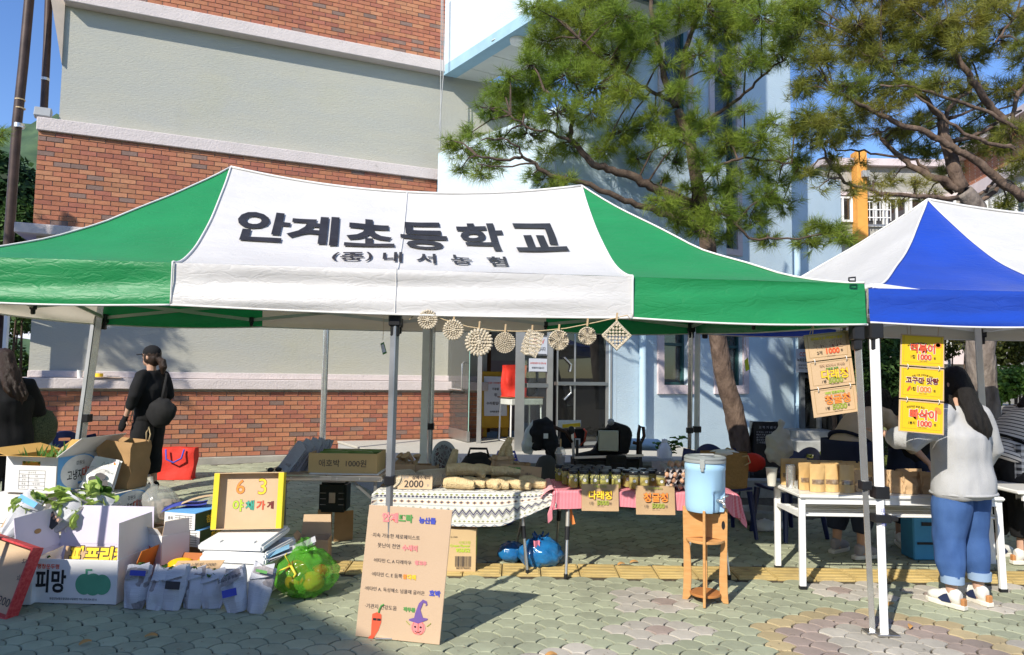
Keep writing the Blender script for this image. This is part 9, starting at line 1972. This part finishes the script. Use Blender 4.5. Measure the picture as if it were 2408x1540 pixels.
# ================================================================ PEOPLE
skin=mat('skin',(.50,.30,.21),.5,var=.05,spec=.35);hairm=mat('black_hair',(.008,.007,.0065),.5,vs=60,c2=(.02,.016,.013),bump=.6,bs=90,stretch=(6,6,1),spec=.25);brownhair=mat('dark_brown_hair',(.022,.012,.008),.4,vs=50,c2=(.05,.028,.018),bump=.6,bs=90,stretch=(6,6,1))
eyew=mat('eye_white',(.6,.58,.55),.3);lipm=mat('lips',(.36,.13,.11),.45);sole=mat('rubber_sole',(.68,.64,.55),.7)
def person(label,p,rz,lean=0,nod=0,turn=0,arms=None,top=None,pants=None,H=1.63,bulk=1.0,hem=.80,sleeve=1.0,legs=.0,cuff=.12,stance=.10,shoes=None,hair='long',hairmat=None,topfold=.012,face=True,splay=0,glove=None,walk=0,skirt=None):
 t=thing('person',label,'person',p,rz);k=H/1.63
 def up(q):  # bend the upper body about the hips
  q=V(q);a=lean;d=q-V((0,0,.90));return V((q.x,d.y*math.cos(a)+d.z*math.sin(a),.90+d.z*math.cos(a)-d.y*math.sin(a)))*k
 neck=V((0,.005,1.36));hc=V((0,.03,1.505));pit=nod-0.0
 def hd(q):  # head frame: nod forwards, turn sideways, then follow the trunk
  d=V(q);d=Matrix.Rotation(turn,3,'Z')@(Matrix.Rotation(-pit,3,'X')@d);return up(neck+V((0,.012,.02))+d)
 arms=arms or{-1:((-.25,.02,1.08),(-.24,.07,.84)),1:((.25,.02,1.08),(.24,.07,.84))}
 AL={}
 for s in(-1,1):
  q=arms.get(s)or((s*.25,.02,1.08),(s*.24,.07,.84));fin=len(q)>2 and q[2];AL[s]=[up((s*.165,0,1.315))]+[V(a)*k if fin else up(a)for a in q[:2]]
 B=MB()
 # trunk core, neck, head with jaw, nose, chin, ears
 B.tube([up((0,0,.86)),up((0,.005,1.05)),up((0,.0,1.22)),up((0,0,1.32))],[(.115,.08),(.10,.075),(.13,.085),(.12,.06)],14,ref=(1,0,0));B.tube([up((0,0,1.28)),hd((0,.0,.06))],[.055,.05],12)
 ln=1
 def hball(c,r,n=16,m=12):
  m2=MB();m2.ball(c,r,n,m);B.add([hd(V(v))for v in m2.v],m2.f)
 hball((0,.01,.15),(.073,.090,.105));hball((0,.035,.085),(.052,.060,.055));hball((0,.072,.055),(.022,.020,.018));hball((0,.098,.115),(.011,.018,.020),10,8);hball((0,.085,.140),(.010,.014,.030),10,8);hball((0,.075,.175),(.055,.022,.016),12,8)
 for s in(-1,1):hball((s*.074,-.005,.13),(.010,.020,.030),8,8)
 # arms, hands with five fingers
 for s in(-1,1):
  a,b,c=AL[s];B.tube([a,a.lerp(b,.5),b,b.lerp(c,.35),c],[.046,.043,.036,.036,.024],10)
  d=(c-b).normalized();pl=V((s,0,0));x=(V((0,1,0))if abs(d.y)<.7 else V((1,0,0)));x=(x-d*x.dot(d)).normalized();n=d.cross(x).normalized()
  pc=c+d*.045;B.tube([c,c+d*.03,c+d*.075,c+d*.088],[(.024,.020),(.038,.018),(.040,.015),(.034,.012)],10,ref=x)
  for i,(o,L)in enumerate(((-.029,.066),(-.010,.076),(.010,.071),(.028,.056))):
   r0=c+d*.075+x*o;cu=n*(-s)*.25;m1=r0+(d+cu*.5).normalized()*L*.45;m2=m1+(d+cu*1.6).normalized()*L*.32;m3=m2+(d+cu*2.6).normalized()*L*.25;B.tube([r0-d*.02,r0,m1,m2,m3],[.0085,.0088,.0082,.0075,.006],7)
  r0=c+d*.025+x*-.032;m1=r0+(d*.6-x*.8).normalized()*.03;B.tube([c+d*.015,r0,m1,m1+(d*.9-x*.25).normalized()*.028],[.012,.011,.010,.007],7)
 # legs
 LG={}
 for s in(-1,1):
  hp=V((s*.085,0,.86))*k;kn=V((s*(.085+stance*.25),.03+walk*s*.05,.46))*k;an=V((s*stance,walk*s*.16,.085))*k;LG[s]=(hp,kn,an);B.tube([hp,kn,an,an-V((0,0,.05))],[.075,.052,.036,.034],10)
 fuse(B,.0085,'body',skin,t,2)
 if face:
  for s in(-1,1):mb=MB();mb.ball(hd((s*.030,.093,.148)),(.011,.007,.006),8,6);mb.obj('eye',eyew,t,local=True,smooth=180);mb=MB();mb.ball(hd((s*.030,.0985,.148)),.0052,6,5);mb.ball(hd((s*.031,.093,.168)),(.017,.005,.0035),8,5);mb.obj('iris_and_brow',hairm,t,local=True,smooth=180)
  mb=MB();mb.ball(hd((0,.096,.082)),(.021,.007,.007),8,6);mb.obj('lips',lipm,t,local=True,smooth=180)
 # trousers
 T=MB();w=bulk**.5
 T.tube([up((0,0,1.0)),V((0,0,.92))*k,V((0,-.015,.82))*k,V((0,-.01,.76))*k],[(.125*w,.09),(.150*w,.112),(.160*w,.118),(.12*w,.09)],16,ref=(1,0,0))
 for s in(-1,1):
  hp,kn,an=LG[s];ct=an+V((0,-.005,cuff*k));T.tube([hp-V((0,.005,.0)),hp.lerp(kn,.45),kn,kn.lerp(an,.45),ct],[.098*w,(.090+legs)*w,(.070+legs)*w,(.064+legs)*w,.053+legs*.8],14)
 fuse(T,.012,'trousers',pants,t,4,.013,7,stretch=.5)
 if top:
  U=MB();b=bulk;U.tube([up((0,.0,hem)),up((0,.0,hem+.03)),up((0,.0,1.0)),up((0,.0,1.16)),up((0,-.006,1.27)),up((0,-.006,1.325)),up((0,.0,1.36))],[(.150*b,.122*b),(.168*b,.135*b),(.160*b,.125*b),(.168*b,.125*b),(.158,.10),(.115,.078),(.062,.060)],20,ref=(1,0,0))
  for s in(-1,1):
   a,bb,c=AL[s];e=bb.lerp(c,max(.02,sleeve*2-1))if sleeve>.5 else a.lerp(bb,sleeve*2);ex=(b-1)*.05
   pts=[up((s*.10,0,1.315)),a+V((0,0,-.012)),a.lerp(bb,.55),bb,e];rr=[.072,.070+ex,.062+ex,.058+ex*1.3,.042+ex*.5]
   if sleeve>.75:pts.insert(4,bb.lerp(c,(sleeve*2-1)*.65));rr.insert(4,.056+ex*1.6)
   U.tube(pts,rr,14)
  fuse(U,.012,'top',top,t,4,topfold*1.7,6,stretch=.55)
 if shoes:
  for s in(-1,1):
   hp,kn,an=LG[s];f=MB();yaw=s*-.12+splay;X=Matrix.Translation(V((an.x,an.y,0)))@Matrix.Rotation(yaw,4,'Z')@Matrix.Diagonal((1,.88,1.12,1))
   f.tube([(0,-.068,.066),(0,-.03,.070),(0,.03,.068),(0,.09,.056),(0,.15,.050),(0,.185,.046)],[(.030,.040),(.037,.050),(.038,.048),(.041,.036),(.039,.030),(.024,.020)],14,ref=(1,0,0));f.tube([(0,-.02,.06),(0,-.028,.105)],[.042,.040],12)
   m2=MB();m2.add(f.v,f.f,0,X);sh=fuse(m2,.009,'shoe',shoes[0],t,3)
   m2=MB();o=[(.030*a,y)for a,y in((-.9,-.106),(-1.25,-.05),(-1.2,.03),(-1.38,.10),(-1.2,.165),(-.5,.207),(.5,.207),(1.2,.165),(1.38,.10),(1.2,.03),(1.25,-.05),(.9,-.106))];m2.slab([X@V((a,y,.0))for a,y in o][::-1],(0,0,.034));m2.obj('sole',shoes[1],sh,local=True,bevel=.006)
   if len(shoes)>2:
    m2=MB()
    for sd in(-1,1):m2.add([X@V((sd*.0425,y,z))for y,z in((-.02,.035),(.055,.03),(.085,.045),(.04,.075),(.01,.085))],[(0,1,2,3,4)])
    m2.obj('side_patch',shoes[2],sh,local=True);m2=MB();m2.box((0,-.088,.045),(.045,.03,.05),X=X);m2.obj('heel_patch',mat('tan_heel',(.45,.20,.07),.7),sh,local=True,bevel=.008)
   m2=MB()
   for i in range(3):m2.tube([X@V((-.022,.06+.026*i,.078-.012*i)),X@V((0,.065+.026*i,.085-.012*i)),X@V((.022,.06+.026*i,.078-.012*i))],.0035,4)
   m2.tube([X@V((0,.05,.085)),X@V((-.03,.06,.10)),X@V((-.04,.07,.07))],.003,4);m2.obj('laces',K['whiteink'],sh,local=True)
 if hair:
  h=MB();hm=hairmat or hairm
  def hb(c,r):m2=MB();m2.ball(c,r,18,14);h.add([hd(V(v))for v in m2.v],m2.f)
  hb((0,-.012,.172),(.084,.098,.098));hb((0,-.035,.12),(.080,.070,.09))
  for s in(-1,1):hb((s*.066,.012,.13),(.018,.040,.065))
  if hair=='long':
   back=[hd((0,-.06,.16)),hd((0,-.085,.06)),up((0,-.12,1.30)),up((.01,-.14,1.20)),up((.03,-.145,1.17))];h.tube(back,[(.072,.05),(.078,.045),(.066,.034),(.045,.024),(.016,.010)],14,ref=(1,0,0))
   for dx,L in((-.05,1.2),(.06,1.15),(.0,1.12),(.035,1.11)):h.tube([hd((dx,-.08,.05)),up((dx*1.2,-.135,1.27)),up((dx*1.3+.015,-.15,(1.27+L)/2)),up((dx+.025,-.15,L))],[.03,.028,.02,.006],8)
   for s in(-1,1):h.tube([hd((s*.07,.015,.14)),hd((s*.075,.0,.04)),up((s*.085,-.05,1.28))],[.026,.028,.012],8)
  elif hair=='fall':  # long hair falling forward over a lowered face
   for s in(-1,1):h.tube([hd((s*.06,.02,.18)),hd((s*.078,.055,.10)),hd((s*.075,.075,.0)),hd((s*.06,.07,-.07))],[.035,.036,.034,.012],9)
   h.tube([hd((0,-.06,.15)),hd((0,-.085,.05)),up((0,-.10,1.30))],[.07,.07,.03],12)
  elif hair=='pony':h.tube([hd((0,-.085,.115)),hd((0,-.135,.09)),hd((0,-.155,.02)),hd((.0,-.15,-.055))],[.030,.042,.046,.012],10)
  fuse(h,.009,'hair',hm,t,2,.006,30,stretch=.25)
 return t,up,hd,AL,LG,k
def strap(t,pts,r,m,nm='strap',ratio=.35):mb=MB();mb.tube(pts,r,8,ratio=ratio);mb.obj(nm,m,t,local=True,smooth=180)
def bysrc(name,fn):
 """striped or checked cloth: fn builds the colour from object space"""
 m=bpy.data.materials.new(name);t,b,out=nodes(m);tc=N(t,'TexCoord');sp=N(t,'SeparateXYZ');t.links.new(tc.outputs['Object'],sp.inputs[0]);t.links.new(fn(t,sp),b.inputs['Base Color']);b.inputs['Roughness'].default_value=.85;return m
def stripes(t,sp):
 mu=N(t,'Math',operation='MULTIPLY_ADD');mu.inputs[1].default_value=.45;t.links.new(sp.outputs[1],mu.inputs[0]);t.links.new(sp.outputs[2],mu.inputs[2]);m=N(t,'Math',operation='MODULO');m.inputs[1].default_value=.034;t.links.new(mu.outputs[0],m.inputs[0]);g_=N(t,'Math',operation='LESS_THAN');g_.inputs[1].default_value=.0095;t.links.new(m.outputs[0],g_.inputs[0]);mx=N(t,'MixRGB');mx.inputs[1].default_value=(.62,.59,.55,1);mx.inputs[2].default_value=(.02,.02,.028,1);t.links.new(g_.outputs[0],mx.inputs[0]);return mx.outputs[0]
def checks(t,sp):
 fs=[]
 for k in(0,2):
  ad=N(t,'Math',operation='ADD');ad.inputs[1].default_value=5;t.links.new(sp.outputs[k],ad.inputs[0]);m=N(t,'Math',operation='MODULO');m.inputs[1].default_value=.05;t.links.new(ad.outputs[0],m.inputs[0]);g_=N(t,'Math',operation='LESS_THAN');g_.inputs[1].default_value=.025;t.links.new(m.outputs[0],g_.inputs[0]);fs.append(g_.outputs[0])
 ad=N(t,'Math',operation='ADD');t.links.new(fs[0],ad.inputs[0]);t.links.new(fs[1],ad.inputs[1]);mu=N(t,'Math',operation='MULTIPLY');mu.inputs[1].default_value=.5;t.links.new(ad.outputs[0],mu.inputs[0]);rp=N(t,'ValToRGB');rp.color_ramp.elements[0].color=(.02,.02,.025,1);rp.color_ramp.elements[1].color=(.55,.55,.55,1);t.links.new(mu.outputs[0],rp.inputs[0]);return rp.outputs[0]
def people():
 blk=mat('black_cotton',(.008,.008,.009),.9,var=.2,vs=12,bump=.2,bs=120);denim=mat('blue_denim',(.028,.075,.215),.8,vs=6,c2=(.055,.125,.31),bump=.3,bs=160);ddenim=mat('dark_denim',(.012,.02,.045),.8,var=.15,vs=9);greyk=mat('grey_sweatshirt',(.42,.42,.42),.9,var=.04,vs=14,bump=.3,bs=160)
 beige=mat('beige_shirt',(.47,.37,.26),.85,var=.06,vs=8);navy=mat('navy_apron',(.012,.018,.05),.8,var=.1)
 wsh=mat('white_leather',(.72,.70,.64),.5,var=.05);gsh=mat('grey_mesh_shoe',(.32,.30,.31),.8,var=.1)
 # woman in grey at the white table
 p=V((at(2266,1400,5.0).x,4.98,gz(4.98)))
 t,up,hd,AL,LG,k=person('woman in a loose grey sweatshirt and rolled blue jeans buying at the white table',p,rad(20),lean=.03,nod=.12,turn=.1,arms={-1:((-.33,.10,1.10),(-.36,.34,1.17)),1:((.30,-.0,1.06),(.27,.16,.88))},top=greyk,pants=denim,H=1.64,bulk=1.34,hem=.735,sleeve=.86,legs=.018,cuff=.10,stance=.13,shoes=(wsh,sole,K['blue']if False else mat('navy_patch',(.02,.03,.08),.6)),topfold=.012)
 for s in(-1,1):
  an=LG[s][2];mb=MB();c=an+V((0,-.005,.10));mb.tube([c+V((0,0,-.02)),c+V((0,0,.035))],[.072,.074],18);mb.obj('turned_cuff',mat('denim_inside',(.26,.36,.50),.8),t,local=True,smooth=50)
 mb=MB();mb.tube([up((.22*math.cos(a),.185*math.sin(a),.765))for a in np.linspace(0,2*math.pi,28)],.010,6);mb.obj('hem_band',greyk,t,local=True,smooth=180)
 # woman with the black cap at left, facing left
 p=V((at(352,1100,8.2).x,8.15,gz(8.15)))
 t,up,hd,AL,LG,k=person('woman in black cap and black clothes with shoulder bag facing left before brick wall',p,rad(78),arms={-1:((-.27,-.0,1.08),(-.26,.10,.84)),1:((.25,-.02,1.08),(.22,.12,.95))},top=blk,pants=blk,H=1.68,bulk=1.2,hem=.80,sleeve=.80,legs=.02,stance=.11,shoes=(blk,K['blackpl']),hair='pony',hairmat=brownhair)
 mb=MB();m2=MB();m2.ball((0,-.005,.185),(.086,.102,.088),22,14);vs=[hd(V((v[0],v[1],max(v[2],.168))))for v in m2.v];mb.add(vs,m2.f)
 def brim(i,j):a=(i-.5)*2;return hd(V((a*.080*(1-.12*j*j),.062+.125*j*(1-.45*a*a)+.03*(1-a*a)*(1-j),.176-.012*a*a-.008*j)))
 mb.obj('cap',blk,t,local=True,smooth=60);mb=MB();mb.grid(brim,12,6);mb.obj('cap_peak',blk,t,local=True,smooth=180,solid=.004);mb=MB();c=hd(V((.087,.03,.205)));q=[hd(V((.088,.03+a,.205+b)))for a,b in((-.018,-.018),(.018,-.018),(.018,.018),(-.018,.018),(-.018,-.018))];mb.tube(q,.0016,4);mb.tube([q[0],q[2]],.0012,4);mb.obj('cap_emblem',K['grey'],t,local=True)
 bag=thing('shoulder_bag','rounded black shoulder bag on the back hip of the woman in the cap','bag',p);M=W(t)
 mb=MB();mb.ball(M@up((-.10,-.22,.93)),(.165,.10,.19),22,16,f=lambda d:(1-.28*max(0,d.z))*(1+.16*noise.noise(d*2.2)));mb.obj('bag_body',K['blkfab'],bag,smooth=180);mb=MB();mb.tube([M@up(q)for q in((-.06,-.19,1.05),(.0,-.165,1.18),(.09,-.12,1.33),(.11,.0,1.365),(.06,.12,1.26),(-.06,.165,1.08),(-.15,.10,.98))],.016,8,ratio=.4);mb.obj('strap',K['blkfab'],bag,smooth=180)
 c,b=AL[-1][2],AL[-1][1];d=(c-b).normalized();mb=MB();mb.tube([c-d*.035,c,c+d*.05,c+d*.10,c+d*.15],[(.032,.03),(.031,.028),(.046,.024),(.045,.022),(.03,.014)],12,ref=(0,1,0));mb.obj('glove',blk,t,local=True,smooth=180);strap(t,[up((-.20,.05,.96)),up((-.215,.06,.86)),up((-.205,.08,.80))],.006,K['rope'],'cord',1)
 # person cut by the left edge
 p=V((at(-2,1100,6.3).x,6.35,gz(6.35)))
 t,up,hd,AL,LG,k=person('person with dark shoulder length hair in a black jacket at the far left edge',p,rad(62),lean=.12,nod=.15,arms={1:((.28,.02,1.07),(.25,.22,.90)),-1:((-.27,.02,1.07),(-.22,.2,.9))},top=blk,pants=blk,H=1.66,bulk=1.35,hem=.70,sleeve=.98,legs=.015,shoes=(blk,K['blackpl']),hair='long',hairmat=brownhair)
 M=W(t);bag=thing('tote_bag','dark green speckled tote bag held by the person at the far left edge','bag',p);gm=mat('green_speckled_cloth',(.022,.032,.018),.85,vs=90,c2=(.12,.13,.07));mb=MB();c=M@up((.33,.10,.92));mb.ball(c,(.15,.17,.19),18,14,f=lambda d:1+.08*noise.noise(d*3));mb.obj('bag_body',gm,bag,smooth=180);mb=MB();mb.tube([c+V((0,0,.17)),M@up((.27,.03,1.2)),M@up((.18,.0,1.36))],.018,8,ratio=.5);mb.obj('handle',gm,bag,smooth=180)
 # seller in beige bending over the goods
 p=V((at(1992,1300,6.15).x,6.12,gz(6.12)))
 t,up,hd,AL,LG,k=person('bent seller in a beige shirt and navy apron reaching across the white table',p,rad(-62),lean=.72,nod=.35,arms={1:((.20,.52,.98),(.30,.66,.80),True),-1:((-.24,.42,1.0),(-.18,.60,.86),True)},top=beige,pants=ddenim,H=1.62,bulk=1.12,hem=.84,sleeve=.72,legs=.02,stance=.12,shoes=(gsh,sole),hair='fall')
 M_=MB();M_.grid(lambda i,j:up(((i-.5)*.36,.135+.02*math.cos((i-.5)*3),1.10-.28*j))if j<.5 else V(((i-.5)*.38,.17+.03*math.cos((i-.5)*3),.96-.5*(j-.5)*2)),12,12);M_.obj('apron',navy,t,local=True,smooth=180,solid=.006);mb=MB();mb.tube([up((.20*math.cos(a),.155*math.sin(a),.98))for a in np.linspace(0,2*math.pi,24)],.02,6,ratio=.3);mb.obj('apron_belt',navy,t,local=True,smooth=180)
 mb=MB();mb.grid(lambda i,j:V((.235*math.sin((i-.5)*4.4),-.15*math.cos((i-.5)*4.4)-.01,.985-.42*j)),20,8);mb.obj('apron_skirt',navy,t,local=True,smooth=180,solid=.006)
 # second seller in black behind, head lowered
 p=V((at(2140,1300,6.5).x,6.45,gz(6.45)))
 t,up,hd,AL,LG,k=person('second seller in black with long dark hair, head lowered behind the yellow boards',p,rad(172),lean=.42,nod=.45,arms={1:((.30,.26,1.12),(.22,.42,1.16),True),-1:((-.26,.36,.98),(-.10,.55,.86),True)},top=blk,pants=ddenim,H=1.64,bulk=1.1,hem=.80,sleeve=.72,legs=.02,stance=.11,shoes=(wsh,sole),hair='fall')
 q=W(t)@AL[1][2];f=thing('sauce_bag','small knotted clear bag of orange sauce held up by the seller in black','bag',q+V((0,-.03,-.22)));mb=MB();mb.tube([(0,0,0),(0,0,.03),(0,0,.09),(0,0,.14),(.0,0,.17),(.01,0,.2)],[.02,.045,.05,.035,.012,.02],12);mb.obj('bag_body',mat('orange_sauce',(.55,.20,.04),.2,vs=30,c2=(.65,.35,.12),alpha=.85,spec=.7),f,local=True,smooth=180)
 # striped seller at the right edge
 st=bysrc('striped_jersey',stripes);ck=bysrc('checked_apron',checks);p=V((at(2372,1290,6.05).x,6.05,gz(6.05)))
 t,up,hd,AL,LG,k=person('seller in a striped jersey and black checked apron bending at the right edge',p,rad(-80),lean=.62,nod=.5,arms={1:((.30,.30,1.0),(.20,.5,.86),True),-1:((-.28,.28,1.02),(-.20,.5,.88),True)},top=st,pants=blk,H=1.64,bulk=1.22,hem=.80,sleeve=.9,legs=.03,stance=.12,shoes=(wsh,sole,mat('navy_patch',(.02,.03,.08))),hair='fall',topfold=.008)
 mb=MB();mb.grid(lambda i,j:V((.225*math.sin((i-.5)*4.6),.165*math.cos((i-.5)*4.6)+.02,.99-.45*j)),20,8);mb.obj('apron',ck,t,local=True,smooth=180,solid=.006);mb=MB();mb.tube([up((.205*math.cos(a),.16*math.sin(a),.97))for a in np.linspace(0,2*math.pi,24)],.024,6,ratio=.3);mb.obj('apron_belt',blk,t,local=True,smooth=180)
people()
bpy.data.scenes.remove(TMP)
